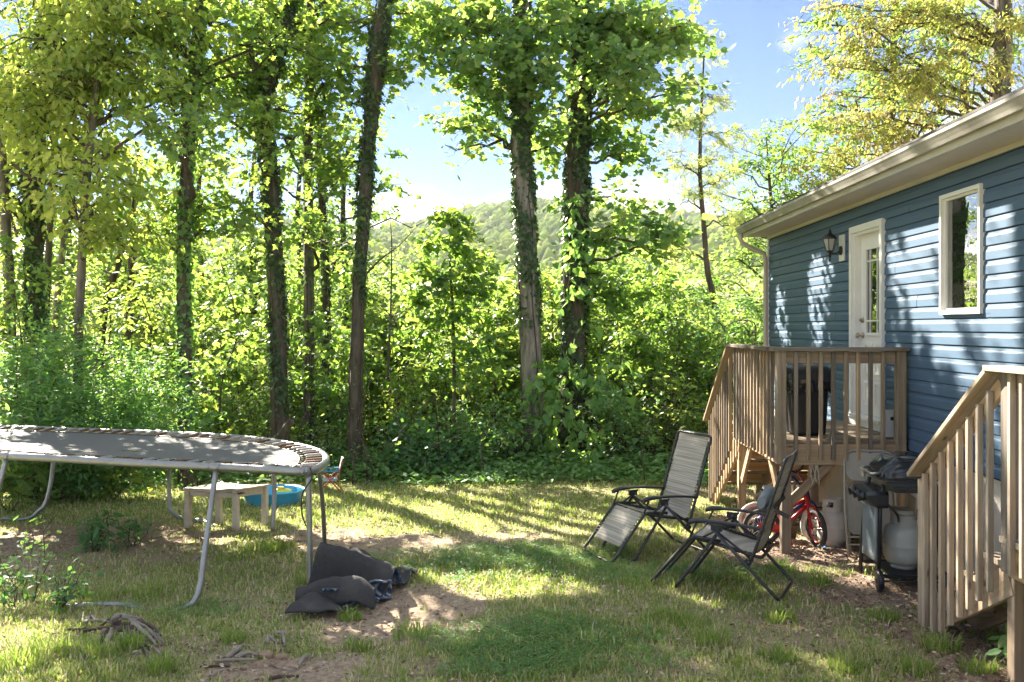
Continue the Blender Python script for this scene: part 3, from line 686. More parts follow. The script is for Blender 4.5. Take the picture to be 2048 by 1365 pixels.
# ================================================================== PORCHES
def porch(root, XL, YA, YB, ZD, sgn, m_rail, m_frame, front_rail=True, nst=6, rail_h=.90):
    """Landing YA..YB beside the wall, stairs running on from YB in the direction sgn along Y."""
    XR = XW - .03
    rail = ZD + rail_h
    P2 = [('post', XL + .045, YA, True), ('post', XR - .06, YA, True), ('post', XL + .045, YB, True)]
    for (nm, x, y, _) in P2:
        g = gzf(x, y)
        lumber('post', (x, y, ZD - .21), (x, y, rail - .04), .089, .089, m_rail, root)
        lumber('support_post', (x + .055 if x < XR - .3 else x, y + .03 * sgn, g - .15), (x + .055 if x < XR - .3 else x, y + .03 * sgn, ZD - .215), .089, .089, m_frame, root)
    yb_ = YB + .0
    # rim joists and deck boards
    lumber('rim_joist', (XL + .05, YA + .02 * sgn, ZD - .135), (XR, YA + .02 * sgn, ZD - .135), .038, .20, m_frame, root, xdir=(0, 1, 0))
    lumber('rim_joist', (XL + .05, YB + .045 * sgn, ZD - .135), (XR, YB + .045 * sgn, ZD - .135), .038, .20, m_frame, root, xdir=(0, 1, 0))
    lumber('rim_joist', (XL + .05, YA + .04 * sgn, ZD - .135), (XL + .05, YB + .02 * sgn, ZD - .135), .038, .20, m_frame, root, xdir=(1, 0, 0))
    nbd = int(abs(YB - YA) / .144) + 1
    for i in range(nbd):
        y = YA + sgn * (.02 + (abs(YB - YA) + .03) / nbd * (i + .5))
        lumber('deck_board', (XL - .005, y, ZD - .016), (XR, y, ZD - .016), .138, .036, m_rail, root, xdir=(0, 1, 0))
    if front_rail:
        lumber('handrail', (XL - .05, YA - .012 * sgn, rail - .02), (XR + .0, YA - .012 * sgn, rail - .02), .14, .036, m_rail, root, xdir=(0, 1, 0))
        lumber('top_rail', (XL + .095, YA + .015 * sgn, rail - .10), (XR - .11, YA + .015 * sgn, rail - .10), .036, .115, m_frame, root, xdir=(0, 1, 0))
        nb_ = 8
        for i in range(nb_):
            x = XL + .15 + (XR - XL - .30) / nb_ * (i + .55) - .03
            lumber('baluster', (x, YA - .022 * sgn, ZD - .19 + prng.uniform(-.012, .012)), (x, YA - .022 * sgn, rail - .045), .036, .036, m_rail, root)
    # side rail along the outer edge
    lumber('handrail', (XL - .012, YA + .055 * sgn, rail - .02), (XL - .012, YB + .10 * sgn, rail - .02), .14, .036, m_rail, root, xdir=(1, 0, 0))
    lumber('top_rail', (XL + .030, YA + .05 * sgn, rail - .10), (XL + .030, YB - .05 * sgn, rail - .10), .036, .115, m_frame, root, xdir=(1, 0, 0))
    nb_ = max(2, int(abs(YB - YA - .1 * sgn) / .125))
    for i in range(nb_):
        y = YA + (YB - YA) * (i + .8) / (nb_ + .6)
        lumber('baluster', (XL - .009, y, ZD - .19 + prng.uniform(-.012, .012)), (XL - .009, y, rail - .045), .036, .036, m_rail, root)
    # stairs
    run = .255; rise = ZD / nst; ytop = YB + .07 * sgn
    yend = ytop + sgn * run * (nst - 1); gend = gzf(XL, yend)
    for x in (XL + .07, (XL + XR) / 2, XR - .06):
        lumber('stringer', (x, ytop - .02 * sgn, ZD - .24), (x, yend + sgn * .16, gend + .02), .038, .24, m_frame, root, xdir=(1, 0, 0))
    for i in range(1, nst):
        y = ytop + sgn * run * (i - .5); z = ZD - rise * i
        for q in (-1, 1): lumber('stair_tread', (XL + .03, y + q * .066, z), (XR, y + q * .066, z), .128, .036, m_rail, root, xdir=(0, 1, 0))
        lumber('riser', (XL + .05, y - sgn * .125, z + .09), (XR, y - sgn * .125, z + .09), .020, rise - .055, m_frame, root, xdir=(0, 1, 0))
    # sloping rail with equal balusters and a foot post
    slope = rise / run; yfoot = yend + sgn * .10
    zr0 = rail - .02; zr1 = zr0 - slope * abs(yfoot - YB)
    lumber('stair_rail', (XL - .012, YB + .10 * sgn, zr0 - .015), (XL - .012, yfoot + sgn * .06, zr1 + .01), .12, .036, m_rail, root, xdir=(1, 0, 0))
    lumber('stair_rail_brace', (XL + .030, YB + .06 * sgn, zr0 - .10), (XL + .030, yfoot, zr1 - .06), .036, .10, m_frame, root, xdir=(1, 0, 0))
    lumber('foot_post', (XL + .045, yfoot, gzf(XL, yfoot) - .15), (XL + .045, yfoot, zr1 - .02), .089, .089, m_rail, root)
    n_ = int(abs(yfoot - YB) / .125)
    for i in range(1, n_):
        y = YB + (yfoot - YB) * (i + .15) / n_; dz = slope * abs(y - YB)
        lumber('baluster', (XL - .010, y, max(ZD - .26 - dz, gzf(XL, y) + .02)), (XL - .010, y, zr0 - .035 - dz), .036, .036, m_rail, root)
    return XR
po = thing('wooden_porch', (3.0, 9.7, 0), 'weathered wooden back porch with baluster rails below the white door, bin on its deck', 'porch')
porch(po, 2.365, 8.80, 10.62, 1.09, 1, M_WOOD, M_WOODP, nst=6)
lumber('brace', (2.49, 8.86, .46), (2.97, 8.86, .93), .036, .088, M_WOODP, po, xdir=(0, 1, 0))
lumber('brace', (2.44, 10.50, .42), (2.44, 10.08, .90), .036, .088, M_WOODP, po, xdir=(1, 0, 0))
lumber('brace', (2.44, 8.98, .52), (2.44, 9.32, .90), .036, .088, M_WOODP, po, xdir=(1, 0, 0))
lumber('support_post', (3.02, 9.75, -.15), (3.02, 9.75, .86), .089, .089, M_WOODP, po)
lumber('brace', (2.62, 10.55, .20), (3.10, 9.9, .88), .036, .088, M_WOOD, po, xdir=(0, 1, 0))
po2 = thing('wooden_porch', (3.2, 5.0, 0), 'nearer wooden porch stairs at the right edge, pale grey rails beside the grill', 'porch')
porch(po2, 2.86, 3.9, 5.52, .91, 1, M_WOODG, M_WOODP, front_rail=False, nst=5, rail_h=1.04)

# ================================================================== TRAMPOLINE
RZ = 0.96
def R2(px, py, dz=0.0):                                # point of the rim plane seen at a pixel
    z = RZ + dz; Y = F * (EYE - z) / (py - HY); return ((px - VX) / F * Y, Y)
rimpts = [(-7.45, 10.4), (-7.2, 9.55), R2(-60, 905), R2(12, 913), R2(432, 934), R2(560, 942), R2(612, 944), R2(640, 936), R2(652, 921), R2(640, 906), R2(600, 893), R2(530, 882), R2(440, 874.5), R2(320, 867.5), R2(180, 862), R2(0, 857), (-6.9, 11.15)]
def spline(pts, n, closed=True):
    pts = np.array(pts, float); m = len(pts); out = []
    for i in range(m):
        p0, p1, p2, p3 = (pts[(i + k) % m] for k in (-1, 0, 1, 2))
        for t in np.linspace(0, 1, n, endpoint=False):
            out.append(0.5 * ((2 * p1) + (-p0 + p2) * t + (2 * p0 - 5 * p1 + 4 * p2 - p3) * t * t + (-p0 + 3 * p1 - 3 * p2 + p3) * t ** 3))
    return np.array(out)
rim = spline(rimpts, 8)
d = np.linalg.norm(np.roll(rim, -1, 0) - rim, axis=1); cum = np.concatenate([[0], np.cumsum(d)]); TOT = cum[-1]
rimc = np.vstack([rim, rim[:1]])
def rim_at(u):
    u = u % TOT; return np.array([np.interp(u, cum, rimc[:, 0]), np.interp(u, cum, rimc[:, 1])])
def rim_in(u):                                         # inward normal (rim runs anticlockwise seen from above)
    a, b = rim_at(u - .08), rim_at(u + .08); t = (b - a) / np.linalg.norm(b - a); return np.array([-t[1], t[0]])
tcx, tcy = rim.mean(0)
tr = thing('trampoline', (tcx, tcy, 0), 'old rimless-pad trampoline with faded black mat, bare springs and galvanised legs', 'trampoline')
def u_near(p):
    return cum[int(np.argmin(np.linalg.norm(rim - np.array(p), axis=1)))]
joints = sorted(u_near(p) for p in (R2(12, 913), R2(432, 934), R2(612, 944), R2(640, 906), R2(530, 882), R2(320, 867.5), R2(0, 857), (-7.45, 10.4)))
for i, ua in enumerate(joints):
    ub = joints[(i + 1) % len(joints)]
    if ub <= ua: ub += TOT
    us = np.linspace(ua + .004, ub - .004, 16)
    pts = [(*rim_at(u), RZ + .004 * math.sin(u * 2.1)) for u in us]
    s = Soup(); s.tube(pts, [0.0375] + [0.036] * 14 + [0.033], 12); s.build('frame_tube', M_GALV, tr)
    s = Soup(); s.tube([(*rim_at(ua - .05), RZ + .004 * math.sin((ua - .05) * 2.1)), (*rim_at(ua + .05), RZ + .004 * math.sin((ua + .05) * 2.1))], .040, 12); s.build('joint_sleeve', M_GALV, tr)
# mat: inset sheet, sagging a little
nu = 120; us = np.linspace(0, TOT, nu, endpoint=False)
inset = 0.235
edge_ = np.array([rim_at(u) + rim_in(u) * inset for u in us])
cen = np.array([tcx, tcy]); rings = []
for k in np.linspace(1, 0.04, 9):
    q = cen + (edge_ - cen) * k
    rings.append(np.stack([q[:, 0], q[:, 1], np.full(nu, RZ + .004 - .05 * (1 - k ** 2) * 1.0)], -1))
Vm = np.array(rings); Vm = np.concatenate([Vm, Vm[:, :1]], 1)
s = Soup(); s.grid(Vm); s.build('jumping_mat', M_MATT, tr)
s = Soup(); e2 = np.concatenate([edge_, edge_[:1]]); s.tube(np.stack([edge_[:, 0], edge_[:, 1], np.full(nu, RZ + .004)], -1), .009, 5, closed=True); s.build('mat_hem', M_BLACK, tr)
zz = np.linspace(0, 1, 26); rr = np.where(np.arange(26) % 2 == 0, .0165, .0125); rr[0] = rr[-1] = .006; rr[1] = rr[-2] = .010
spr = []
for mm in (M_RUST, M_SPRING):
    s = Soup(); s.tube(np.stack([0 * zz, 0 * zz, zz * .165 + .02], -1), rr, 7); s.tube([(0, 0, 0), (0, .004, .03)], .004, 4); s.tube([(0, 0, .178), (0, .004, .225)], .004, 4); spr.append(s.mesh('spring', mm))
nsp = 92
for i in range(nsp):
    u = TOT * (i + .5) / nsp; p = rim_at(u); q = rim_in(u)
    if p[0] < -6.4: continue
    place('spring', spr[0 if prng.random() < .45 else 1], Matrix.Translation((p[0], p[1], RZ + .022)) @ frame((q[0], q[1], -.05), (0, 0, 1)), tr)
def leg(pts, r=.024):
    s = Soup(); s.tube(spline_open(pts, 6), r, 10); return s.build('leg', M_GALV, tr)
def spline_open(pts, n):
    pts = np.array(pts, float); ext = np.vstack([2 * pts[0] - pts[1], pts, 2 * pts[-1] - pts[-2]]); out = []
    for i in range(1, len(ext) - 2):
        p0, p1, p2, p3 = ext[i - 1:i + 3]
        for t in np.linspace(0, 1, n, endpoint=False):
            out.append(0.5 * ((2 * p1) + (-p0 + p2) * t + (2 * p0 - 5 * p1 + 4 * p2 - p3) * t * t + (-p0 + 3 * p1 - 3 * p2 + p3) * t ** 3))
    out.append(ext[-2]); return np.array(out)
def gl_(x, y, dz=0.022): return (x, y, gzf(x, y) + dz)
a = R2(432, 934); f0 = G(384, 1214); f1 = G(268, 1215); f2 = G(150, 1214)
Lp = lambda k: tuple(np.array((a[0], a[1], RZ - .03)) * (1 - k) + np.array((f0.x + .045, f0.y + .03, f0.z + .09)) * k)
leg([Lp(0), Lp(.25), Lp(.5), Lp(.75), Lp(.94), (f0.x + .02, f0.y + .0, f0.z + .05), gl_(f0.x - .03, f0.y - .03, .012), gl_(f0.x - .12, f0.y - .03, -.02)])
s = Soup(); s.tube(spline_open([gl_(f1.x + .12, f1.y, -.03), gl_(f1.x, f1.y, .004), gl_((f1.x + f2.x) / 2, f1.y, .012), gl_(f2.x, f2.y, .004), gl_(f2.x - .15, f2.y, -.03)], 5), .024, 10); s.build('foot_tube', M_GALV, tr)
a = R2(12, 913); leg([(a[0], a[1], RZ - .03), (a[0] - .05, a[1] - .08, .6), (a[0] - .16, a[1] - .2, .18), (a[0] - .22, a[1] - .24, .05), gl_(a[0] - .4, a[1] - .26), gl_(a[0] - 1.2, a[1] - .2)])
a = R2(616, 943); leg([(a[0], a[1] + .01, RZ - .03), (a[0] + .012, a[1], .5), (a[0] + .03, a[1] - .03, gzf(a[0], a[1]) - .04)])
a = R2(642, 934); b = G(650, 1100); leg([(a[0] - .02, a[1] + .02, RZ - .03), ((a[0] + b.x) / 2, (a[1] + b.y) / 2, .5), (b.x, b.y, b.z - .04)], .021)
a = R2(532, 882); b = G(545, 1064); leg([(a[0], a[1], RZ - .03), (b.x - .01, b.y + .1, .5), (b.x, b.y, gzf(b.x, b.y) - .03)])
a = R2(345, 868.5); b = G(345, 1036); leg([(a[0] - .02, a[1], RZ - .03), (b.x - .04, b.y, .45), (b.x - .035, b.y, .15), (b.x - .01, b.y - .02, .05), gl_(b.x + .12, b.y - .08), gl_(b.x + .42, b.y - .22), gl_(b.x + .68, b.y - .42, -.01)])
a = R2(108, 860); b = G(80, 1042); leg([(a[0] + .03, a[1], RZ - .03), (b.x + .10, b.y + .06, .4), (b.x + .06, b.y + .02, .14), (b.x, b.y, .05), gl_(b.x - .16, b.y), gl_(b.x - .6, b.y + .02)])
# slack cord hanging from the near corner
a = R2(614, 944); s = Soup(); s.tube(spline_open([(a[0] + .03, a[1] - .02, RZ + .04), (a[0] + .05, a[1] - .04, RZ - .05), (a[0] - .03, a[1] - .03, RZ - .18), (a[0] - .035, a[1] - .03, RZ - .34), (a[0] + .0, a[1] - .035, RZ - .45)], 5), .006, 5); s.build('cord', M_BLACK, tr)

# ================================================================== LOUNGE CHAIRS (built facing -X of their own axes, origin below the foot end, near side at y = 0)
CW = 0.56
def arc_path(pts, rad=0.04, n=4):
    pts = [np.array(p, float) for p in pts]; out = [pts[0]]
    for i in range(1, len(pts) - 1):
        a, b, c = pts[i - 1:i + 2]
        ta = norm(a - b); tc = norm(c - b); r = min(rad, np.linalg.norm(a - b) * .45, np.linalg.norm(c - b) * .45)
        for t in np.linspace(0, 1, n + 1):
            out.append((1 - t) ** 2 * (b + ta * r) + 2 * t * (1 - t) * b + t * t * (b + tc * r))
    out.append(pts[-1]); return np.array(out)
def lounge(loc, rz, label, pillow=False):
    root = thing('lounge_chair', loc, label, 'lounge chair', 'zero gravity loungers on the lawn', rz)
    B = lambda nm, s, m: s.build(nm, m, root, world=False)
    FE, SF, SB, BT = (0.0, .018), (.36, .45), (.865, .345), (1.115, 1.13)      # foot end, seat front, seat back, back top in (x, z)
    W = CW
    # foot and seat frame: one bent loop; back frame: another loop
    r = .0135
    s = Soup()
    s.tube(arc_path([(.60, 0, .43), (SF[0], 0, SF[1]), (FE[0], 0, FE[1]), (FE[0], W, FE[1]), (SF[0], W, SF[1]), (.60, W, .43)], .05), r, 8); B('foot_frame', s, M_CHAIRTUBE)
    s = Soup(); s.tube(arc_path([(.36, .012, .44), (SB[0] + .06, .012, SB[1] - .02), (SB[0] + .06, W - .012, SB[1] - .02), (.36, W - .012, .44)], .05), r, 8); B('seat_frame', s, M_CHAIRTUBE)
    s = Soup(); s.tube(arc_path([(SB[0] - .03, -.004, SB[1] - .06), (SB[0], -.004, SB[1]), (BT[0], -.004, BT[1]), (BT[0], W + .004, BT[1]), (SB[0], W + .004, SB[1]), (SB[0] - .03, W + .004, SB[1] - .06)], .055), r, 8); B('back_frame', s, M_CHAIRTUBE)
    # crossed legs, each pair joined by a ground bar
    PV = (.575, .50)
    for (foot, nm, off) in (((.22, .012), 'leg', -.022), ((1.07, .012), 'leg', -.034)):
        s = Soup(); s.tube(arc_path([(PV[0] + (.02 if foot[0] < .5 else -.02), off, PV[1] + .02), (foot[0], off, foot[1]), (foot[0], W - off, foot[1]), (PV[0] + (.02 if foot[0] < .5 else -.02), W - off, PV[1] + .02)], .045), r, 8); B(nm, s, M_CHAIRTUBE)
    for yy in (-.028, W + .028):
        s = Soup(); s.box((.81, yy, .28), (.05, .02, .05), Matrix.Rotation(.8, 3, 'Y')); s.lathe([(.001, -.016), (.022, -.014), (.022, .014), (.001, .016)], (.83, yy, .285), 10, axis='Y'); B('fold_joint', s, M_PLASTIC)
    for yy in (0.0, W):
        s = Soup()                                     # strut from armrest front to seat, and arm bracket
        s.tube([(.345, yy, .44), (.40, yy - .0, .57)], .009, 6); s.tube([(PV[0] - .14, yy, .44), (PV[0], yy, .52), (PV[0] + .05, yy, .56)], .009, 6)
        s.tube([(PV[0], yy, .50), (.865, yy, .30)], .010, 6); B('arm_strut', s, M_CHAIRTUBE)
        s = Soup()                                     # armrest: shaped pad
        tt = np.linspace(0, 1, 12); prof = []
        for t in tt:
            x = .335 + .615 * t; z = .575 + .022 * math.sin(t * 2.6 + .3) - .028 * t - (.02 * (1 - t / .1) if t < .1 else 0)
            w = .026 + .010 * math.sin(min(1, t * 1.6) * 3.1) - .006 * t; h = .012 + .008 * (t < .25)
            prof.append([[x, yy + w * math.cos(q), z + h * math.sin(q)] for q in np.linspace(0, 2 * math.pi, 10)])
        s.grid(np.array(prof)); s.add(prof[0][:-1], [list(range(9))]); s.add(prof[-1][:-1], [list(range(9))[::-1]]); B('armrest', s, M_PLASTIC)
        s = Soup(); s.box((PV[0] - .01, yy, .535), (.09, .022, .05)); s.lathe([(.001, -.02), (.016, -.018), (.016, .018), (.001, .02)], (PV[0], yy, .525), 10, axis='Y'); B('arm_bracket', s, M_PLASTIC)
    # sling: footrest, seat and back panels, with their lacing
    def panel(nm, path, y0, y1, sag):
        pth = np.array(path); n = 14; t = np.linspace(0, 1, len(pth))
        P_ = np.stack([np.interp(np.linspace(0, 1, 16), t, pth[:, 0]), np.interp(np.linspace(0, 1, 16), t, pth[:, 1])], -1)
        dirs = np.gradient(P_, axis=0); nrm = norm(np.stack([dirs[:, 1], -dirs[:, 0]], -1))
        v = []
        for k, (p, q) in enumerate(zip(P_, nrm)):
            row = []
            for yv in np.linspace(0, 1, n):
                sg = sag * (1 - (2 * yv - 1) ** 2) * math.sin(math.pi * min(1, max(0, k / 15))) ** .5
                row.append([p[0] + q[0] * sg, y0 + (y1 - y0) * yv, p[1] + q[1] * sg])
            v.append(row)
        s = Soup(); s.grid(np.array(v)); o = B(nm, s, M_SLING); md = o.modifiers.new('thickness', 'SOLIDIFY'); md.thickness = .004
    fd = np.array([.36, .432]); lerp = lambda a, b, t: (a[0] + (b[0] - a[0]) * t, a[1] + (b[1] - a[1]) * t)
    panel('footrest_sling', [lerp(FE, SF, .30), lerp(FE, SF, .97)], .04, W - .04, .012)
    panel('seat_sling', [(.37, .445), (.48, .415), (.62, .378), (.76, .345), (.855, .345), (.90, .42), lerp(SB, BT, .18)], .045, W - .045, .03)
    panel('back_sling', [lerp(SB, BT, .17), lerp(SB, BT, .60), lerp(SB, BT, .985), (BT[0] + .008, BT[1] + .014)], .035, W - .035, .016)
    s = Soup()
    for (p, q, n) in ((lerp(FE, SF, .34), lerp(FE, SF, .95), 11), ((.39, .44), (.84, .345), 12), (lerp(SB, BT, .12), lerp(SB, BT, .66), 13)):
        for yy, yi in ((0, .045), (W, W - .045)):
            for k in range(n):
                t = (k + .5) / n; c = lerp(p, q, t); e = lerp(p, q, min(1, t + .5 / n))
                s.tube([(c[0], yy, c[1] + .013), (e[0], yi, e[1] + .004)], .0045, 4, smooth=False); s.tube([(e[0], yi, e[1] + .004), (lerp(p, q, min(1, t + 1.0 / n))[0], yy, lerp(p, q, min(1, t + 1.0 / n))[1] - .01)], .0035, 4, smooth=False)
    o = B('lacing', s, M_BLACK, ); o['kind'] = 'stuff'
    if pillow:
        c = lerp(SB, BT, .50); s = Soup(); pv = []
        for t in np.linspace(0, 1, 15):
            rr_ = .068 * (math.sin(math.pi * (.06 + .88 * t)) ** .35) * (1 + .04 * math.sin(t * 50)); pv.append([[c[0] - .075 + rr_ * .85 * math.cos(q) + .3 * (rr_ * math.sin(q)), .07 + (W - .14) * t, c[1] + .02 + 1.35 * rr_ * math.sin(q)] for q in np.linspace(0, 2 * math.pi, 15)])
        s.grid(np.array(pv)); s.add(pv[0][:-1], [list(range(14))]); s.add(pv[-1][:-1], [list(range(14))[::-1]]); B('head_pillow', s, M_PILLOW)
        s = Soup(); s.box((c[0] + .03, W / 2, c[1] + .0), (.006, W - .06, .03), Matrix.Rotation(-.3, 3, 'Y'))
        s.box((c[0] + .095, .02, c[1] - .045), (.12, .006, .034), Matrix.Rotation(.42, 3, 'Y')); B('pillow_strap', s, M_BLACK)
    return root
A0 = G(1224, 1131); lounge((A0.x, A0.y, A0.z), math.atan2(.423, .905), 'lounger farther from the grill, pale striped sling catching the light, foot end on the grass')
B0 = G(1300, 1171); lounge((B0.x, B0.y, B0.z), math.atan2(-.424, .905), 'lounger in front of the porch post with a grey head pillow strapped on', True)

# ================================================================== GRILL
GR = Vector((2.90, 7.70, gzf(2.9, 7.7)))
gr = thing('gas_grill', GR, 'small black gas grill on a wheeled cart with grey cloth front panel', 'gas grill', None, math.radians(-6))
B = lambda nm, s, m, mt=None: s.build(nm, m, gr, world=False)
for (x0, y0, x1, y1, z0) in ((.0, -.13, .03, -.07, .08), (-.02, .40, .02, .33, 0), (.50, -.13, .46, -.07, .08), (.52, .40, .46, .33, 0)):
    s = Soup(); s.tube(arc_path([(x0, y0, z0), (x0 + (x1 - x0) * .8, y0 + (y1 - y0) * .8, .72), (x1 + .03, y1 + .02, .86)], .12), .0175, 9); B('leg', s, M_BLACK)
for x in (-.005, .505):
    s = Soup(); s.lathe([(.02, -.024), (.072, -.022), (.085, -.016), (.085, .016), (.072, .022), (.02, .024)], (0, 0, 0), 22, axis='X'); 
    for q in range(22):
        an = q * 2 * math.pi / 22; s.box((0, .086 * math.cos(an), .086 * math.sin(an)), (.028, .010, .008), Matrix.Rotation(an, 3, 'X'))
    o = B('wheel', s, M_PLASTIC); o.location = (x, -.17, .086)
s = Soup(); s.tube([(-.02, -.17, .086), (.52, -.17, .086)], .008, 6); B('axle', s, M_BLACK)
s = Soup(); s.box((.25, -.12, .115), (.50, .03, .03)); s.box((.25, .37, .115), (.50, .03, .03)); s.box((.25, .125, .118), (.34, .46, .012)); B('bottom_shelf', s, M_BLACK)
s = Soup(); yy = np.linspace(-.10, .365, 9)
s.grid(np.array([[[-.012 - .012 * math.sin(3.1 * (k / 8)) * (1 - z_), y, (.72 - .5 * z_ - .03 * (k / 8) * z_)] for k, y in enumerate(yy)] for z_ in np.linspace(0, 1, 8)])); o = B('cloth_panel', s, M_GFAB); md = o.modifiers.new('thickness', 'SOLIDIFY'); md.thickness = .004
# fire box, lid, handle, badge
s = Soup(); levels = [(.80, .16, .15), (.87, .20, .205), (.915, .215, .24)]
s.grid(np.array([[[.25 + hx_ * cx_, .13 + hy_ * cy_, z] for cx_, cy_ in ((-1, -1), (1, -1), (1, 1), (-1, 1), (-1, -1))] for z, hx_, hy_ in levels]), smooth=False); s.add([[.25 - .16, -.02, .80], [.41, -.02, .80], [.41, .28, .80], [.09, .28, .80]], [[0, 1, 2, 3]]); B('fire_box', s, M_FIREBOX)
s = Soup(); lid = []
for zz_, hx_, hy_ in ((.915, .232, .262), (.935, .232, .262), (.99, .222, .252), (1.05, .185, .235), (1.085, .14, .205), (1.10, .07, .13), (1.102, .001, .001)):
    row = []
    for q in np.linspace(0, 2 * math.pi, 33):
        c_, s_ = math.cos(q), math.sin(q); e = .42
        row.append([.25 + hx_ * math.copysign(abs(c_) ** e, c_) + (.025 if zz_ > 1.04 else 0), .13 + hy_ * math.copysign(abs(s_) ** e, s_), zz_])
    lid.append(row)
s.grid(np.array(lid)); B('lid', s, M_GRILL)
s = Soup(); s.grid(np.array([[[.25 + hx_ * (1 if abs(math.cos(q)) > .7 else math.cos(q) / .7071) * (1 if math.cos(q) > 0 or abs(math.cos(q)) <= .7 else -1) if False else .25 + hx_ * math.copysign(abs(math.cos(q)) ** .3, math.cos(q)), .13 + hy_ * math.copysign(abs(math.sin(q)) ** .3, math.sin(q)), z] for q in np.linspace(0, 2 * math.pi, 41)] for z, hx_, hy_ in ((.908, .235, .265), (.908, .25, .28), (.918, .25, .28), (.922, .236, .266))]), smooth=False); B('lid_rim', s, M_BLACK)
s = Soup(); s.tube(arc_path([(.03, -.05, .955), (-.045, -.05, .95), (-.045, .31, .95), (.03, .31, .955)], .02), .012, 8); B('lid_handle', s, M_CHROME)
s = Soup(); s.lathe([(.001, .006), (.028, .004), (.032, 0), (.034, .0)], (0, 0, 0), 16); o = B('badge', s, M_BLACK); o.location = (.085, .16, 1.045); o.rotation_euler = (0, math.radians(-48), 0); o.scale = (1, 1.35, 1)
# control panel with knobs
s = Soup(); pan = []
for yv, k in ((-.13, .55), (-.11, .9), (0, 1), (.26, 1), (.36, .9), (.38, .55)):
    pan.append([[x, yv, 0.745 + (z - .745) * k] for x, z in ((.08, .665), (-.01, .665), (-.065, .70), (-.095, .755), (-.085, .805), (-.02, .815), (.08, .815), (.08, .665))])
s.grid(np.array(pan)); s.add(pan[0][:-1], [list(range(7))]); s.add(pan[-1][:-1], [list(range(7))[::-1]]); B('control_panel', s, M_PLASTIC)
for yv in (-.03, .12, .27):
    s = Soup(); s.lathe([(.001, -.045), (.030, -.042), (.034, -.02), (.037, 0), (.001, 0)], (0, 0, 0), 14, axis='X'); s.box((-.05, 0, 0), (.02, .014, .06)); o = B('knob', s, M_PLASTIC); o.location = (-.090, yv, .757); o.rotation_euler = (0, math.radians(-14), 0)
s = Soup(); s.box((-.088, .12, .695), (.004, .36, .02), Matrix.Rotation(-.5, 3, 'Y')); B('panel_trim', s, M_CHROME)
# side shelves
s = Soup(); s.box((.24, -.26, .895), (.34, .20, .02)); s.box((.24, -.362, .875), (.36, .018, .055)); s.box((.06, -.26, .878), (.018, .20, .05)); s.box((.42, -.26, .878), (.018, .20, .05)); B('side_shelf', s, M_PLASTIC)
for x in (.12, .2, .28, .36):
    s = Soup(); s.box((x, -.373, .868), (.05, .012, .03)); B('shelf_slot', s, M_BLACK)
s = Soup(); s.box((.12, .45, .895), (.22, .12, .018)); s.box((.02, .45, .872), (.02, .12, .05)); B('side_bracket', s, M_FOLD)
s = Soup(); s.tube(spline_open([(.05, .0, .78), (.09, -.06, .70), (.16, -.07, .62), (.20, .02, .54), (.22, .10, .56)], 6), .010, 7); B('gas_hose', s, M_BLACK)
s = Soup(); s.box((.27, .16, .60), (.16, .2, .012), Matrix.Rotation(.2, 3, 'X')); s.box((.35, .16, .66), (.012, .2, .14)); B('drip_tray', s, M_FIREBOX)

def gas_tank(loc, label, mat, rz=0.0, sc_=1.0):
    t = thing('gas_tank', loc, label, 'gas tank', None, rz)
    b = lambda nm, s, m: s.build(nm, m, t, world=False)
    R = .155 * sc_; H = .36 * sc_
    s = Soup(); s.lathe([(.001, .015), (R * .55, .02), (R * .85, .045), (R * .97, .085), (R, .13), (R, .188), (R * 1.006, .19), (R * 1.006, .196), (R, .198), (R, H - .12), (R * .97, H - .075), (R * .85, H - .035), (R * .6, H - .01), (R * .3, H), (.001, H)], (0, 0, 0), 32); b('tank_body', s, mat)
    s = Soup(); s.lathe([(R * .62, .03), (R * .66, 0), (R * .64, 0), (R * .60, .03)], (0, 0, 0), 24); b('foot_ring', s, mat)
    s = Soup(); rc = R * .66                           # collar with two hand holes
    for q in range(28):
        a0, a1 = 2 * math.pi * q / 28 + .9, 2 * math.pi * (q + 1) / 28 + .9
        if q >= 22: continue
        hole = q in (3, 4, 5, 16, 17, 18)
        for (z0, z1) in (((H - .02, H + .035), (H + .085, H + .11)) if hole else ((H - .02, H + .11),)):
            for rr_ in (rc, rc - .004):
                s.add([[rr_ * math.cos(a0), rr_ * math.sin(a0), z0], [rr_ * math.cos(a1), rr_ * math.sin(a1), z0], [rr_ * math.cos(a1), rr_ * math.sin(a1), z1], [rr_ * math.cos(a0), rr_ * math.sin(a0), z1]], [[0, 1, 2, 3]])
    s.tube([(rc * math.cos(a), rc * math.sin(a), H + .11) for a in np.linspace(.9, .9 + 2 * math.pi * 22 / 28, 24)], .006, 6); b('collar', s, mat)
    s = Soup(); s.lathe([(.022, 0), (.022, .03), (.014, .035), (.014, .06)], (0, 0, H - .005), 10); s.lathe([(.001, 0), (.018, 0), (.018, .05), (.001, .05)], (0, -.02, H + .03), 10, axis='Y'); s.lathe([(.014, .058), (.03, .06), (.03, .075), (.001, .078)], (0, 0, H), 10); b('valve', s, M_BLACK)
    return t
tp = GR + Vector((.30, .14, .125)); gas_tank(tp, 'grey gas tank standing on the lower shelf of the grill cart', M_TANKG, .8, 1.06)
w0 = G(1668, 1091); gas_tank((w0.x + .0, w0.y + .04, gzf(w0.x, w0.y) - .005), 'white gas tank on the ground beside the red bicycle', M_TANK, 2.2)

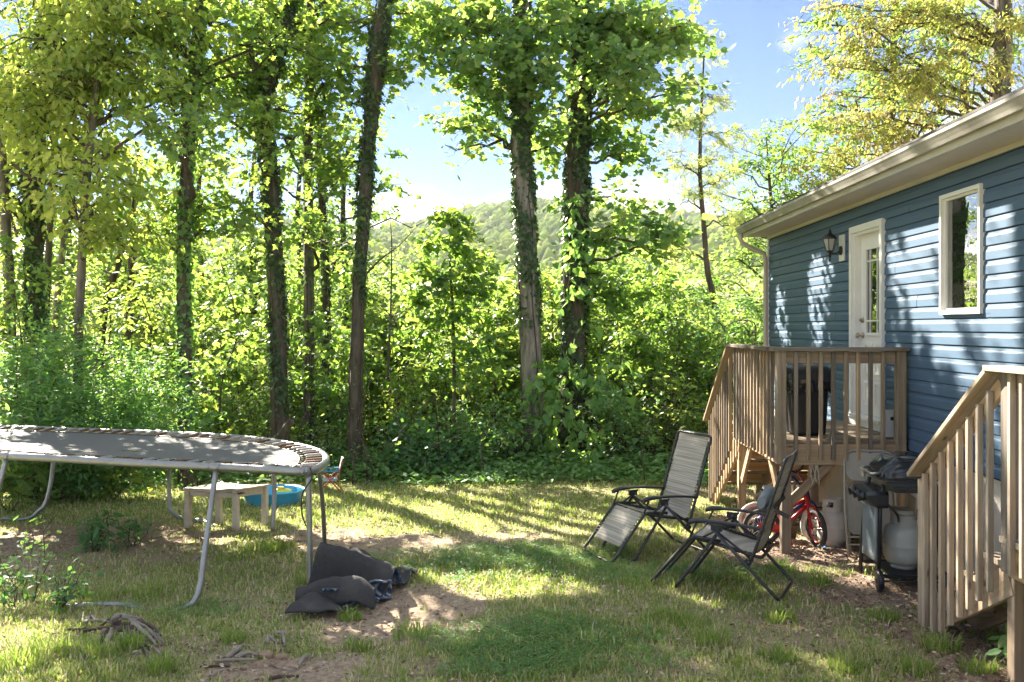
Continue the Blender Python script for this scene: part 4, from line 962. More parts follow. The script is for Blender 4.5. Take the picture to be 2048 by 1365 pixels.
# ================================================================== FOLDING CHAIR leaning closed behind the grill
fc = thing('folding_chair', (3.22, 8.60, gzf(3.2, 8.6)), 'beige metal folding chair standing closed behind the grill', 'folding chair', None, math.radians(-8))
B = lambda nm, s, m: s.build(nm, m, fc, world=False)
yl = lambda z: .17 * z                                  # lean
s = Soup(); s.tube([(p[0], yl(p[2]), p[2]) for p in arc_path([(-.215, 0, 0), (-.235, 0, .5), (-.225, 0, 1.0), (.225, 0, 1.0), (.235, 0, .5), (.215, 0, 0)], .11, 7)], .013, 8); B('frame', s, M_FOLD)
def rpanel(w, z0, z1, r, yo, bow=0.0):
    s = Soup(); o = []
    for (cx_, cz_, a0) in ((w / 2 - r, z1 - r, 0), (-w / 2 + r, z1 - r, 90), (-w / 2 + r, z0 + r, 180), (w / 2 - r, z0 + r, 270)):
        for q in np.linspace(0, 90, 5): 
            x = cx_ + r * math.cos(math.radians(a0 + q)); z = cz_ + r * math.sin(math.radians(a0 + q)); o.append((x, yl(z) + yo, z))
    s.prism(o, (0, .012, 0)); return s
B('backrest', rpanel(.43, .72, .985, .09, -.002), M_FOLD); B('seat', rpanel(.40, .22, .64, .06, .022), M_FOLD)
s = Soup(); s.tube([(p[0], yl(p[2]) + .045, p[2]) for p in arc_path([(-.19, 0, .03), (-.195, 0, .70), (.195, 0, .70), (.19, 0, .03)], .06)], .011, 8); B('rear_frame', s, M_FOLD)
for z in (.13, .20):
    s = Soup(); s.tube([(-.22, yl(z), z), (.22, yl(z), z)], .008, 6); B('crossbar', s, M_FOLD)

# ================================================================== RUBBISH BIN and metal box on the deck
bn = thing('rubbish_bin', (2.80, 9.28, 1.11), 'tall black rubbish bin with a bag over its rim on the porch deck', 'bin')
def rrect(hx_, hy_, z, e=.35, n=33, c=(0, 0)):
    return [[c[0] + hx_ * math.copysign(abs(math.cos(q)) ** e, math.cos(q)), c[1] + hy_ * math.copysign(abs(math.sin(q)) ** e, math.sin(q)), z] for q in np.linspace(0, 2 * math.pi, n)]
s = Soup(); s.grid(np.array([rrect(.001, .001, 0), rrect(.165, .15, 0), rrect(.17, .155, .02), rrect(.20, .18, .56), rrect(.205, .185, .58)])); s.build('body', M_BIN, bn, world=False)
s = Soup(); rw = []
for z, ex in ((.55, .025), (.50, .03), (.455, .02), (.43, .022)):
    rw.append([[p[0] * (1 + (ex + .008 * math.sin(i * 2.3 + z * 40)) / .2), p[1] * (1 + (ex + .008 * math.cos(i * 1.7 + z * 31)) / .2), z + (.02 * math.sin(i * 1.3) if z < .44 else 0)] for i, p in enumerate(rrect(.20, .18, 0))])
s.grid(np.array(rw)); s.build('bag', M_BAG, bn, world=False)
s = Soup(); s.grid(np.array([rrect(.225, .205, .53), rrect(.228, .208, .60), rrect(.215, .195, .655), rrect(.19, .17, .675), rrect(.12, .10, .69), rrect(.001, .001, .692)])); s.box((0, -.205, .60), (.16, .012, .09)); s.build('lid', M_BIN, bn, world=False)
bx = thing('metal_box', (3.53, 8.98, 1.11), 'small pale grey box with a black round plug on the deck by the door', 'box')
s = Soup(); s.box((0, 0, .12), (.135, .12, .24)); s.box((0, 0, .247), (.145, .13, .016)); s.build('body', M_BOXG, bx, world=False)
s = Soup(); s.lathe([(.001, -.012), (.018, -.01), (.02, 0), (.001, 0)], (.0, -.061, .18), 12, axis='Y'); s.build('plug', M_BLACK, bx, world=False)

# ================================================================== BICYCLES under the stairs
def wheel(par, nm, c, r, mt, mr, rot, yaw=0.0, rr=.024):
    w = bpy.data.objects.new(nm, None); COL.objects.link(w); w.parent = par; w.location = c; w.rotation_euler = (0, 0, yaw)
    s = Soup(); th = np.linspace(0, 2 * math.pi, 33)[:-1]; v = []
    for i, a in enumerate(th):
        k = 1 + (.10 if i % 2 else -.04); v.append([[(r - rr + rr * k * math.cos(q)) * math.cos(a), rr * math.sin(q), (r - rr + rr * k * math.cos(q)) * math.sin(a)] for q in np.linspace(0, 2 * math.pi, 9)])
    v.append(v[0]); s.grid(np.array(v), smooth=False); link('tyre', s.mesh('tyre', mt), w)
    s = Soup(); s.tube([((r - 2.1 * rr) * math.cos(a), 0, (r - 2.1 * rr) * math.sin(a)) for a in th], .011, 6, closed=True); link('rim', s.mesh('rim', mr), w)
    s = Soup(); s.lathe([(.001, -.045), (.02, -.04), (.02, .04), (.001, .045)], (0, 0, 0), 10, axis='Y')
    for q in range(18):
        a = q * math.pi / 9; s.tube([(.018 * math.cos(a + .4), (-1) ** q * .025, .018 * math.sin(a + .4)), ((r - 2.2 * rr) * math.cos(a), 0, (r - 2.2 * rr) * math.sin(a))], .0022, 3, cap=False)
    link('spokes', s.mesh('spokes', M_CHROME), w)
    return w
def bike(loc, rz, label, mf_, mt, mr, r=.19, lean=0.0, wb=.56, front=True, bar=M_NAVY, steer=.6):
    b = thing('child_bicycle', loc, label, 'bicycle', "children's bicycles stored under the porch", rz)
    b.rotation_euler = (lean, 0, rz)
    bd = lambda nm, s, m: s.build(nm, m, b, world=False)
    wheel(b, 'wheel', (0, 0, r), r, mt, mr, 0)
    hd = (wb - .08, 0, .50)
    s = Soup(); s.tube([(.20, 0, .19), (.165, 0, .45)], .016, 8); s.tube([(.20, 0, .19), (hd[0], 0, .43)], .019, 8); s.tube([(.18, 0, .36), (hd[0] - .005, 0, .49)], .017, 8)
    for yv in (-.035, .035): s.tube([(0, yv, r), (.20, yv * .4, .19)], .009, 6); s.tube([(0, yv, r), (.17, yv * .4, .40)], .009, 6)
    s.tube([(hd[0] + .012, 0, .41), (hd[0] - .022, 0, .53)], .023, 8); bd('bike_frame', s, mf_)
    s = Soup(); s.tube([(.165, 0, .44), (.155, 0, .52)], .012, 6); bd('seat_post', s, M_CHROME)
    s = Soup(); sd = [[[.155 + x, w * math.cos(q), .545 + h * math.sin(q)] for q in np.linspace(0, 2 * math.pi, 11)] for x, w, h in ((-.11, .03, .03), (-.09, .075, .035), (-.03, .07, .03), (.04, .035, .025), (.11, .02, .02))]
    s.grid(np.array(sd)); bd('saddle', s, M_PLASTIC)
    s = Soup(); gu = []
    for t in np.linspace(0, 1, 9): gu.append([[-.03 + .27 * t, -.06 + .012 * math.cos(q), .20 + (.055 - .02 * t) * math.sin(q)] for q in np.linspace(0, 2 * math.pi, 11)])
    s.grid(np.array(gu)); bd('chain_guard', s, mf_)
    s = Soup(); s.tube([(.20, -.075, .19), (.245, -.08, .08)], .008, 6); s.tube([(.20, .075, .19), (.155, .08, .30)], .008, 6); s.tube([(.20, -.075, .19), (.20, .075, .19)], .008, 6); bd('crank', s, M_CHROME)
    for (x, y, z) in ((.245, -.125, .075), (.155, .125, .305)):
        s = Soup(); s.box((x, y, z), (.085, .07, .022)); bd('pedal', s, mf_)
    if front:
        c0, s0 = math.cos(steer), math.sin(steer); hp = np.array([wb, 0, r])
        w = wheel(b, 'wheel', (wb + .01, 0, r), r, mt, mf_, 0, steer)
        s = Soup()
        for yv in (-.045, .045): s.tube(arc_path([(wb + .01 - s0 * yv, c0 * yv, r), (wb - .04 - s0 * yv, c0 * yv, .40), (hd[0] + .012, 0, .43)], .05), .015, 7)
        bd('fork', s, mf_)
        s = Soup(); rb = lambda u, v, z: (hd[0] - .02 + c0 * u - s0 * v, s0 * u + c0 * v, z)
        s.tube([rb(0, 0, .53), rb(-.02, 0, .60)], .013, 6); s.tube(arc_path([rb(-.08, -.24, .74), rb(-.03, -.12, .72), rb(-.02, -.04, .62), rb(-.02, .04, .62), rb(-.03, .12, .72), rb(-.08, .24, .74)], .05), .011, 7); bd('handlebar', s, bar)
        for sg in (-1, 1):
            s = Soup(); s.tube([rb(-.065, sg * .20, .735), rb(-.11, sg * .30, .748)], .016, 7); bd('grip', s, M_PLASTIC)
    for sg in (-1, 1):                                  # training wheels on struts
        s = Soup(); s.tube([(0, sg * .05, r), (-.01, sg * .13, .17), (-.01, sg * .15, .075)], .008, 5); bd('stabiliser_strut', s, M_CHROME)
        s = Soup(); s.lathe([(.001, -.014), (.03, -.014), (.034, -.008), (.055, -.008), (.058, -.015), (.072, -.015), (.072, .015), (.058, .015), (.055, .008), (.034, .008), (.001, .014)], (-.01, sg * .17, .073), 20, axis='Y'); bd('stabiliser_wheel', s, M_TYRE)
    return b
b0 = G(1522, 1090)
bike((2.34, 9.24, gzf(2.4, 9.2)), math.radians(-10), 'red child bicycle with black knobbly tyres under the porch', M_RED, M_TYRE, M_CHROME, lean=math.radians(6), wb=.52, steer=-1.2)
bike((2.38, 9.62, gzf(2.4, 9.6)), math.radians(-4), 'child bicycle with white tyres and pink rims behind the red one', M_NAVY, M_WTYRE, M_PINK, r=.205, lean=math.radians(9), wb=.60, steer=.5, bar=M_PINK)

# ---- shovel with a D grip leaning under the deck, rope, scrap
sh = thing('shovel', (2.66, 9.15, 0), 'shovel with a black D grip leaning under the porch rim', 'shovel')
s = Soup(); s.tube([(2.645, 9.12, .73), (2.66, 9.25, .40), (2.69, 9.5, .02)], .015, 8); s.build('shaft', M_DEAD, sh)
s = Soup(); s.tube(arc_path([(2.645, 9.12, .73), (2.56, 9.10, .77), (2.58, 9.09, .86), (2.70, 9.09, .88), (2.715, 9.10, .78), (2.645, 9.12, .73)], .03), .012, 7); s.build('grip', M_PLASTIC, sh)
s = Soup(); s.grid(np.array([[[2.69 + x, 9.5 + .12 * t - .02 * abs(x) * 10, .02 - .1 * t + .25 * (1 - t) * .4] for x in (-.09, -.04, 0, .04, .09)] for t in (0, .5, 1)])); s.build('blade', M_RUST, sh)
rp = thing('frayed_rope', (2.72, 8.80, .86), 'frayed pale rope end hanging below the porch rim joist', 'rope')
for q in range(7):
    s = Soup(); x = 2.70 + q * .012; s.tube(spline_open([(x, 8.84, .90), (x + prng.uniform(-.01, .01), 8.80, .82), (x + prng.uniform(-.02, .02), 8.79, .75), (x + prng.uniform(-.025, .025), 8.80, .70 - prng.uniform(0, .06))], 3), .005, 4); s.build('strand', M_ROPE, rp)
g = G(1645, 1097); s = Soup(); s.grid(np.array([[[g.x + .09 * u + .02 * v, g.y + .07 * v, g.z + .014 + .012 * math.sin(5 * u + 3 * v)] for u in np.linspace(-.5, .5, 6)] for v in np.linspace(-.5, .5, 5)])); o = s.build('plastic_scrap', M_BLUE); md = o.modifiers.new('thickness', 'SOLIDIFY'); md.thickness = .003
tag(o, 'flat scrap of bright blue plastic lying before the white gas tank', 'plastic scrap')

# ================================================================== OLD TABLE, POOL, CHILD'S CHAIR
tb = thing('wooden_table', (-3.38, 10.3, gzf(-3.4, 10.3)), 'low white wooden table with a peeling warped top behind the trampoline', 'table')
c1, c2, c3, c4 = (Vector((x, y, 0)) for x, y in ((-3.80, 10.17), (-3.22, 10.02), (-2.99, 10.32), (-3.57, 10.50)))
for c in (c1, c2, c3, c4):
    g = gzf(c.x, c.y); s = Soup(); h = .03
    s.box((c.x, c.y, g + .215), (.058, .058, .46), Matrix.Rotation(-.25, 3, 'Z')); s.build('leg', M_TABLE, tb)
for p, q in ((c1, c2), (c2, c3), (c3, c4), (c4, c1)):
    g = gzf(p.x, p.y); dd = (q - p).normalized(); lumber('apron', tuple(p + dd * .034 + Vector((0, 0, g + .40))), tuple(q - dd * .034 + Vector((0, 0, g + .40))), .022, .085, M_TABLE, tb, xdir=(-dd.y, dd.x, 0), ch=.002)
s = Soup(); g = gzf(-3.4, 10.3); ctr = (c1 + c2 + c3 + c4) / 4; v = []
for t in np.linspace(0, 1, 10):
    row = []
    for u in np.linspace(0, 1, 14):
        p = (c1 * (1 - u) + c2 * u) * (1 - t) + (c4 * (1 - u) + c3 * u) * t; p = ctr + (p - ctr) * 1.22
        row.append([p.x, p.y, g + .452 + .020 * math.cos(u * 5 + 2) * (1 - t) + .022 * (u - .75 if u > .75 else 0) * 4 * t + .006 * math.sin(9 * u)])
    v.append(row)
s.grid(np.array(v)); o = s.build('table_top', M_TABLETOP, tb); md = o.modifiers.new('thickness', 'SOLIDIFY'); md.thickness = .014; md.offset = -1
s = Soup(); v2 = np.array(v)[:3, 6:, :].copy(); v2[:, :, 2] -= .028 + .02 * np.linspace(0, 1, v2.shape[1])[None]; s.grid(v2); o = s.build('peeled_ply', M_ROT, tb)
pl = thing('paddling_pool', (-3.36, 12.0, gzf(-3.3, 12)), 'small blue plastic paddling pool on the grass near the child chair', 'paddling pool')
s = Soup(); v = []
for (r_, z, k) in ((.001, .01, 0), (.27, .01, 0), (.30, .03, .01), (.325, .10, .02), (.35, .165, .025), (.375, .185, .03), (.38, .178, .03), (.36, .155, .025), (.335, .09, .02), (.305, 0, .01)):
    v.append([[r_ * (1 + k * math.sin(8 * q)) * math.cos(q) * 1.08, r_ * (1 + k * math.sin(8 * q)) * math.sin(q), z] for q in np.linspace(0, 2 * math.pi, 65)])
s.grid(np.array(v)); s.build('basin', M_POOL, pl, world=False)
ty = thing('toy_boat', (-3.22, 11.86, gzf(-3.1, 11.9) + .17), 'yellow plastic toy lying on the rim of the blue pool', 'toy')
s = Soup(); s.grid(np.array([[[x, w * math.cos(q), .018 + h * math.sin(q)] for q in np.linspace(0, 2 * math.pi, 11)] for x, w, h in ((-.12, .01, .01), (-.09, .045, .022), (0, .06, .026), (.09, .04, .02), (.13, .006, .01))])); s.build('hull', M_YELLOW, ty, world=False)
s = Soup(); s.box((-.01, 0, .05), (.07, .05, .03)); s.build('cabin', M_YELLOW, ty, world=False)
k0 = G(660, 984); kc = thing('child_chair', (k0.x, k0.y, k0.z), 'tiny folding child chair, blue patterned fabric on orange legs', 'chair', None, math.radians(12))
B = lambda nm, s, m: s.build(nm, m, kc, world=False)
for y in (-.15, .15):
    for (x0, x1) in ((-.17, .12), (.17, -.10)):
        s = Soup(); s.tube([(x0, y, 0), (x1, y, .30)], .010, 6); B('leg', s, M_ORANGE)
    s = Soup(); s.box((-.02, y, .315), (.30, .03, .02)); B('armrest', s, M_TEAL)
    s = Soup(); s.tube([(.10, y, .17), (.17, y, .47)], .010, 6); B('back_post', s, M_ORANGE)
M_KID = Mat('patterned_child_fabric', 0.8); M_KID.base(M_KID.ramp(M_KID.noise(M_KID.coord('Object', (14, 14, 14)), 1.0, 3), [(0.38, (0.5, 0.55, 0.6)), (0.47, (0.05, 0.3, 0.45)), (0.56, (0.6, 0.62, 0.62)), (0.64, (0.5, 0.12, 0.09))])); M_KID = M_KID.m
s = Soup(); s.grid(np.array([[[-.13 + .24 * t, -.15 + .3 * u, .175 - .03 * math.sin(math.pi * u)] for u in np.linspace(0, 1, 6)] for t in (0, .5, 1)])); o = B('seat', s, M_KID); o.modifiers.new('t', 'SOLIDIFY').thickness = .006
s = Soup(); s.grid(np.array([[[.11 + .06 * t + .02 * math.sin(math.pi * u), -.15 + .3 * u, .22 + .26 * t] for u in np.linspace(0, 1, 6)] for t in (0, .5, 1)])); o = B('backrest', s, M_KID); o.modifiers.new('t', 'SOLIDIFY').thickness = .006

# ================================================================== CRUMPLED RUG
rg = thing('crumpled_rug', (-1.5, 7.6, 0), 'charcoal rug heaped in folds on bare dirt by the trampoline leg', 'rug')
def sheet(nm, path_fn, nu, nv, mat0, mat1=None, th=.014):
    v = np.array([[path_fn(u, w) for u in np.linspace(0, 1, nu)] for w in np.linspace(0, 1, nv)])
    for _ in range(1):
        v[:, :, 2] += .006 * np.sin(v[:, :, 0] * 23 + v[:, :, 1] * 17) + .004 * np.cos(v[:, :, 0] * 41 - v[:, :, 1] * 29)
    v[:, :, 2] = np.maximum(v[:, :, 2], gz(v[:, :, 0], v[:, :, 1]) + .004)
    s = Soup(); s.grid(v); me_m = [mat0, mat1 or mat0]
    o = s.build(nm, me_m, rg); md = o.modifiers.new('thickness', 'SOLIDIFY'); md.thickness = th; md.offset = 0; md.material_offset = 1 if mat1 else 0; md.material_offset_rim = 0
    return o
def pt(px, py, Y): p = P(px, py, Y); return np.array(p)
# the heap itself: a sheet settled into folds (grid of points in units of 5 mm)
RUG = [
[-158, -97, 3, -163, -81, 6, -167, -70, 9, -171, -56, 13, -168, -41, 13, -165, -28, 13, -161, -14, 10, -160, -2, 9, -165, 14, 8, -168, 27, 8, -166, 40, 5, -168, 52, 3, -160, 69, 3, -159, 84, 4, -156, 98, 4, -157, 111, 5, -154, 127, 4],
[-160, -93, 19, -161, -81, 24, -162, -65, 28, -158, -54, 27, -156, -40, 28, -159, -26, 29, -163, -12, 30, -164, -1, 29, -166, 13, 27, -170, 27, 25, -174, 40, 22, -179, 54, 19, -180, 67, 17, -179, 78, 11, -180, 96, 7, -178, 111, 7, -181, 125, 6],
[-146, -90, 30, -143, -76, 30, -142, -63, 35, -141, -49, 37, -143, -37, 43, -143, -23, 42, -147, -11, 43, -148, 5, 42, -155, 15, 44, -159, 29, 44, -165, 41, 42, -170, 56, 39, -177, 69, 35, -181, 80, 30, -188, 95, 25, -193, 106, 18, -198, 119, 18],
[-130, -88, 26, -123, -73, 32, -121, -56, 37, -122, -48, 40, -123, -33, 41, -122, -18, 44, -126, -6, 45, -129, 6, 44, -135, 18, 46, -137, 34, 46, -143, 43, 41, -150, 60, 41, -154, 72, 40, -162, 86, 38, -168, 98, 35, -173, 109, 34, -181, 123, 29],
[-123, -80, 12, -117, -67, 15, -115, -55, 25, -109, -44, 27, -109, -31, 31, -107, -17, 32, -108, -4, 33, -113, 10, 32, -113, 24, 34, -120, 36, 34, -124, 53, 33, -130, 63, 32, -137, 76, 27, -140, 90, 27, -147, 101, 25, -151, 116, 28, -154, 130, 26],
[-110, -81, 6, -104, -68, 4, -104, -53, 8, -97, -44, 13, -98, -27, 14, -96, -15, 16, -97, -1, 16, -101, 11, 16, -101, 26, 20, -101, 41, 20, -109, 52, 17, -113, 66, 14, -118, 81, 14, -122, 92, 14, -124, 106, 14, -128, 123, 15, -136, 134, 11],
[-90, -83, 3, -87, -69, 5, -86, -57, 3, -80, -43, 3, -80, -28, 5, -77, -17, 7, -78, 1, 4, -80, 12, 9, -83, 25, 5, -85, 39, 6, -88, 54, 8, -93, 66, 3, -95, 82, 7, -99, 95, 6, -100, 110, 8, -106, 122, 3, -111, 135, 7],
[-70, -86, 7, -69, -72, 3, -65, -59, 3, -60, -44, 7, -59, -33, 7, -58, -19, 4, -60, -5, 3, -60, 9, 5, -63, 23, 5, -67, 37, 4, -68, 50, 5, -72, 64, 3, -74, 77, 3, -76, 91, 5, -80, 105, 5, -85, 119, 4, -86, 136, 6],
[-51, -89, 3, -48, -79, 4, -46, -64, 7, -44, -49, 10, -41, -37, 6, -40, -25, 8, -42, -12, 7, -42, 2, 8, -46, 18, 9, -47, 30, 12, -47, 44, 12, -51, 58, 12, -55, 71, 13, -60, 86, 18, -65, 99, 17, -70, 110, 20, -73, 125, 23],
[-45, -97, 15, -40, -84, 17, -34, -71, 17, -31, -59, 19, -31, -44, 19, -34, -33, 22, -33, -18, 25, -38, -5, 25, -39, 7, 27, -42, 21, 31, -44, 36, 31, -47, 50, 32, -55, 62, 38, -57, 77, 39, -61, 89, 41, -67, 101, 43, -72, 116, 46],
[-35, -106, 25, -35, -89, 26, -33, -80, 34, -29, -66, 33, -33, -52, 37, -32, -42, 38, -32, -27, 41, -37, -13, 42, -36, 0, 48, -38, 13, 48, -46, 26, 51, -51, 40, 56, -53, 54, 58, -58, 66, 62, -64, 79, 64, -67, 91, 67, -69, 106, 73],
[-32, -112, 42, -27, -100, 41, -24, -88, 47, -23, -74, 47, -21, -61, 51, -20, -46, 50, -21, -33, 55, -23, -19, 56, -27, -9, 61, -27, 4, 64, -30, 18, 66, -34, 33, 70, -36, 47, 74, -42, 59, 75, -43, 75, 76, -46, 86, 81, -47, 100, 86],
[-13, -116, 40, -8, -104, 40, -3, -93, 45, -2, -80, 47, -1, -65, 46, -1, -52, 49, -3, -40, 50, -5, -26, 51, -6, -12, 53, -9, 1, 57, -14, 17, 56, -17, 29, 60, -19, 43, 63, -22, 58, 62, -24, 68, 70, -27, 83, 70, -29, 96, 74],
[2, -121, 26, 6, -107, 29, 8, -94, 30, 7, -79, 31, 4, -67, 28, 6, -55, 30, 3, -42, 31, -2, -31, 34, -4, -15, 34, -6, -3, 35, -7, 12, 37, -12, 26, 42, -14, 40, 42, -15, 52, 45, -15, 67, 46, -17, 79, 45, -23, 93, 48],
[12, -126, 13, 12, -111, 11, 16, -98, 13, 11, -84, 12, 11, -70, 11, 9, -58, 10, 7, -43, 12, 5, -30, 11, 4, -17, 13, 2, -3, 16, 0, 9, 14, -1, 25, 18, -4, 38, 18, -4, 51, 21, -8, 64, 22, -9, 79, 25, -11, 93, 27],
[27, -125, 8, 27, -113, 4, 31, -98, 3, 31, -83, 4, 29, -71, 3, 27, -58, 6, 27, -45, 3, 24, -33, 5, 20, -17, 4, 18, -4, 7, 17, 8, 5, 15, 21, 8, 11, 35, 5, 11, 51, 4, 11, 65, 7, 7, 77, 10, 2, 91, 8],
[45, -125, 3, 48, -111, 8, 46, -98, 10, 49, -85, 8, 47, -71, 7, 49, -59, 5, 43, -44, 3, 46, -30, 5, 43, -21, 9, 41, -6, 3, 39, 5, 4, 39, 20, 7, 36, 34, 6, 33, 50, 5, 30, 62, 5, 29, 76, 5, 28, 90, 3],
[66, -127, 3, 66, -112, 6, 68, -99, 5, 68, -86, 3, 69, -74, 7, 66, -59, 7, 64, -49, 8, 64, -33, 10, 61, -23, 15, 62, -7, 13, 59, 5, 10, 57, 18, 7, 57, 31, 6, 54, 42, 4, 55, 56, 7, 50, 72, 8, 49, 86, 3],
[83, -128, 7, 83, -114, 5, 87, -100, 5, 85, -88, 4, 86, -75, 4, 85, -62, 3, 85, -52, 14, 81, -39, 16, 84, -24, 13, 83, -11, 11, 81, 2, 12, 80, 16, 9, 80, 29, 6, 79, 44, 6, 78, 56, 10, 76, 71, 10, 71, 84, 9],
[98, -128, 11, 102, -116, 8, 102, -102, 8, 102, -90, 10, 104, -76, 3, 107, -64, 10, 105, -50, 8, 105, -36, 17, 107, -23, 13, 104, -12, 14, 102, 1, 17, 101, 16, 16, 102, 29, 16, 101, 44, 15, 101, 56, 16, 98, 72, 18, 97, 85, 15],
[115, -127, 13, 117, -114, 11, 121, -103, 9, 123, -90, 5, 125, -74, 7, 126, -61, 4, 125, -50, 9, 126, -37, 13, 125, -25, 18, 124, -12, 19, 127, 3, 24, 124, 17, 25, 124, 30, 26, 122, 43, 26, 122, 57, 24, 124, 70, 22, 121, 85, 21],
[134, -128, 9, 137, -113, 11, 141, -104, 3, 143, -89, 4, 145, -72, 6, 142, -61, 3, 143, -47, 8, 146, -35, 10, 143, -20, 9, 148, -10, 17, 147, 4, 19, 146, 17, 26, 147, 29, 30, 145, 41, 32, 145, 57, 29, 139, 69, 31, 140, 82, 31],
[157, -131, 3, 156, -113, 4, 160, -102, 7, 163, -88, 5, 164, -76, 4, 164, -61, 7, 164, -48, 5, 164, -35, 7, 166, -22, 6, 166, -10, 10, 168, 4, 14, 168, 15, 23, 169, 28, 29, 168, 41, 32, 165, 53, 35, 163, 68, 37, 161, 83, 38],
[175, -128, 3, 176, -115, 7, 180, -102, 4, 179, -88, 3, 183, -73, 3, 184, -62, 6, 186, -48, 5, 185, -36, 6, 185, -21, 4, 189, -6, 4, 188, 5, 8, 189, 20, 13, 190, 31, 16, 189, 44, 21, 190, 57, 27, 186, 73, 30, 186, 83, 31],
[193, -128, 5, 195, -113, 4, 196, -101, 6, 201, -87, 6, 203, -76, 7, 203, -61, 4, 205, -49, 3, 209, -34, 3, 208, -21, 3, 209, -6, 3, 211, 6, 3, 209, 20, 5, 212, 35, 11, 211, 46, 15, 208, 60, 16, 201, 73, 14, 188, 75, 10]]
_q = np.array(RUG, float).reshape(25, 17, 3) / 200.0
_x = -1.42 - _q[..., 1] * .58 + .06 * _q[..., 0]; _y = 7.62 + _q[..., 0] * .62 + .16 * _q[..., 1]; _z = _q[..., 2] * (1.28 - .55 * _q[..., 2])
_z = _z + .022 * wob(_x * 1.0, _y, 6.5) * np.clip(_z * 8, 0, 1)
_v = np.stack([_x, _y, _z + gz(_x, _y) + .004], -1)
S_ = Soup(); S_.grid(_v); o = S_.build('rug_heap', [M_RUGP, M_RUGB], rg); md = o.modifiers.new('thickness', 'SOLIDIFY'); md.thickness = .013; md.offset = 0; md.material_offset = 1
md = o.modifiers.new('smooth', 'SUBSURF'); md.levels = 2; md.render_levels = 2; o.modifiers.move(1, 0)
def roll(u, w):                                        # front roll showing the blue pile
    t = u; a = -2.2 + 3.9 * w
    bx_, by_ = -1.60 + .48 * t, 7.05 + .34 * t
    r = .095 - .012 * t
    return (bx_ + .30 * r * math.cos(a) * -.5 , by_ + r * math.cos(a), .075 + r * .8 * math.sin(a))
sheet('rug_roll', roll, 34, 22, M_RUGP)
def tongue(u, w):                                      # flat corner lying on the dirt in front
    x = -1.85 + .34 * u + .10 * w * u; y = 7.10 - .20 * w + .06 * u; z = .015 + .09 * (1 - w) * math.sin(math.pi * u) + .012
    return (x, y, z)
sheet('rug_corner', tongue, 20, 10, M_RUGB)

# ================================================================== STUMP, STONES, STICKS, FOOT TUBE
def rough_tube(pts, r0, r1, n=9, seed=0, k=.25):
    pts = spline_open(pts, 5); r = np.linspace(r0, r1, len(pts)); q = random.Random(seed)
    s = Soup(); s.tube(pts, r, n)
    vv, ff, m_, r_, sm = s.parts[0]; rr_ = np.random.default_rng(seed); vv = vv + rr_.normal(0, 1, vv.shape) * (np.repeat(r, n)[:, None] * k); s.parts[0] = (vv, ff, m_, r_, sm)
    return s
st = G(255, 1268); sp_ = thing('rotten_stump', (st.x, st.y, st.z), 'rotten grey tree stump with splayed roots in the grass', 'stump')
def SR(pts): return [np.array(G(px, py)) + np.array((0, 0, dz)) for px, py, dz in pts]
_sr = random.Random(8)
ROOTS = [[(250, 1272, .10), (272, 1292, .07), (300, 1322, .02), (345, 1362, -.02)], [(262, 1280, .09), (285, 1302, .05), (318, 1340, .0)], [(168, 1256, .05), (195, 1254, .08), (228, 1262, .09)], [(166, 1266, .02), (198, 1267, .06), (235, 1270, .07)],
         [(262, 1264, .14), (292, 1274, .10), (328, 1294, .0)], [(285, 1295, .05), (305, 1304, .04), (334, 1320, .0)], [(212, 1274, .07), (200, 1290, .03), (192, 1302, -.01)], [(168, 1250, .02), (182, 1244, .07), (192, 1252, .02)], [(250, 1258, .15), (280, 1260, .13), (308, 1272, .05)], [(105, 1274, .0), (140, 1266, .03), (176, 1268, .04)],
         [(300, 1280, .07), (318, 1280, .03), (332, 1288, -.01)], [(228, 1262, .13), (240, 1256, .15), (262, 1258, .13)], [(275, 1266, .13), (300, 1268, .09), (318, 1276, .02)], [(225, 1276, .08), (214, 1296, .02), (206, 1312, -.01)], [(268, 1270, .13), (296, 1284, .06), (312, 1296, .02)], [(240, 1268, .12), (222, 1258, .11), (205, 1262, .06)], [(245, 1280, .07), (262, 1300, .03), (276, 1322, .0)]]
for i, pts in enumerate(ROOTS):
    a = _sr.uniform(.012, .026); rough_tube(SR([(x + _sr.uniform(-3, 3), y, z * .62) for x, y, z in pts]), a, a * .35, 8, i, .30).build('root', M_DEAD if i % 3 else M_ROT, sp_)
for i, (px, py, dz, r_) in enumerate(((248, 1270, .03, .065), (270, 1272, .03, .06), (232, 1266, .025, .05))):
    c = G(px, py); s = Soup(); q = np.random.default_rng(i); 
    s.lathe([(.001, -r_ * .6), (r_ * .8, -r_ * .5), (r_ * 1.05, 0), (r_ * .9, r_ * .5), (r_ * .4, r_ * .75), (.001, r_ * .55)], (c.x, c.y, c.z + dz), 14); vv, ff, m_, r2, sm = s.parts[0]; s.parts[0] = (vv + q.normal(0, r_ * .13, vv.shape), ff, m_, r2, sm); s.build('rotten_core', M_ROT, sp_)
def stone(px, py, r_, label, seed, grp='loose stones among the sticks', flat=.6):
    c = G(px, py); q = np.random.default_rng(seed); s = Soup(); v = ico * r_ * q.uniform(.75, 1.2, (12, 1)) * np.array([1.15, .9, flat]); 
    mids = {}; vv = list(v); ff = []
    for (a, b, c_) in icof:
        def md_(i, j):
            k = (min(i, j), max(i, j))
            if k not in mids: m_ = (vv[i] + vv[j]) / 2; mids[k] = len(vv); vv.append(m_ * (1 + .16 * q.uniform(-.2, 1)))
            return mids[k]
        x, y_, z = md_(a, b), md_(b, c_), md_(c_, a); ff += [[a, x, z], [x, b, y_], [z, y_, c_], [x, y_, z]]
    s.add(np.array(vv) + np.array((c.x, c.y, c.z + r_ * flat * .45)), ff, 0, .5, False); o = s.build('stone', M_STONE); tag(o, label, 'stone', grp)
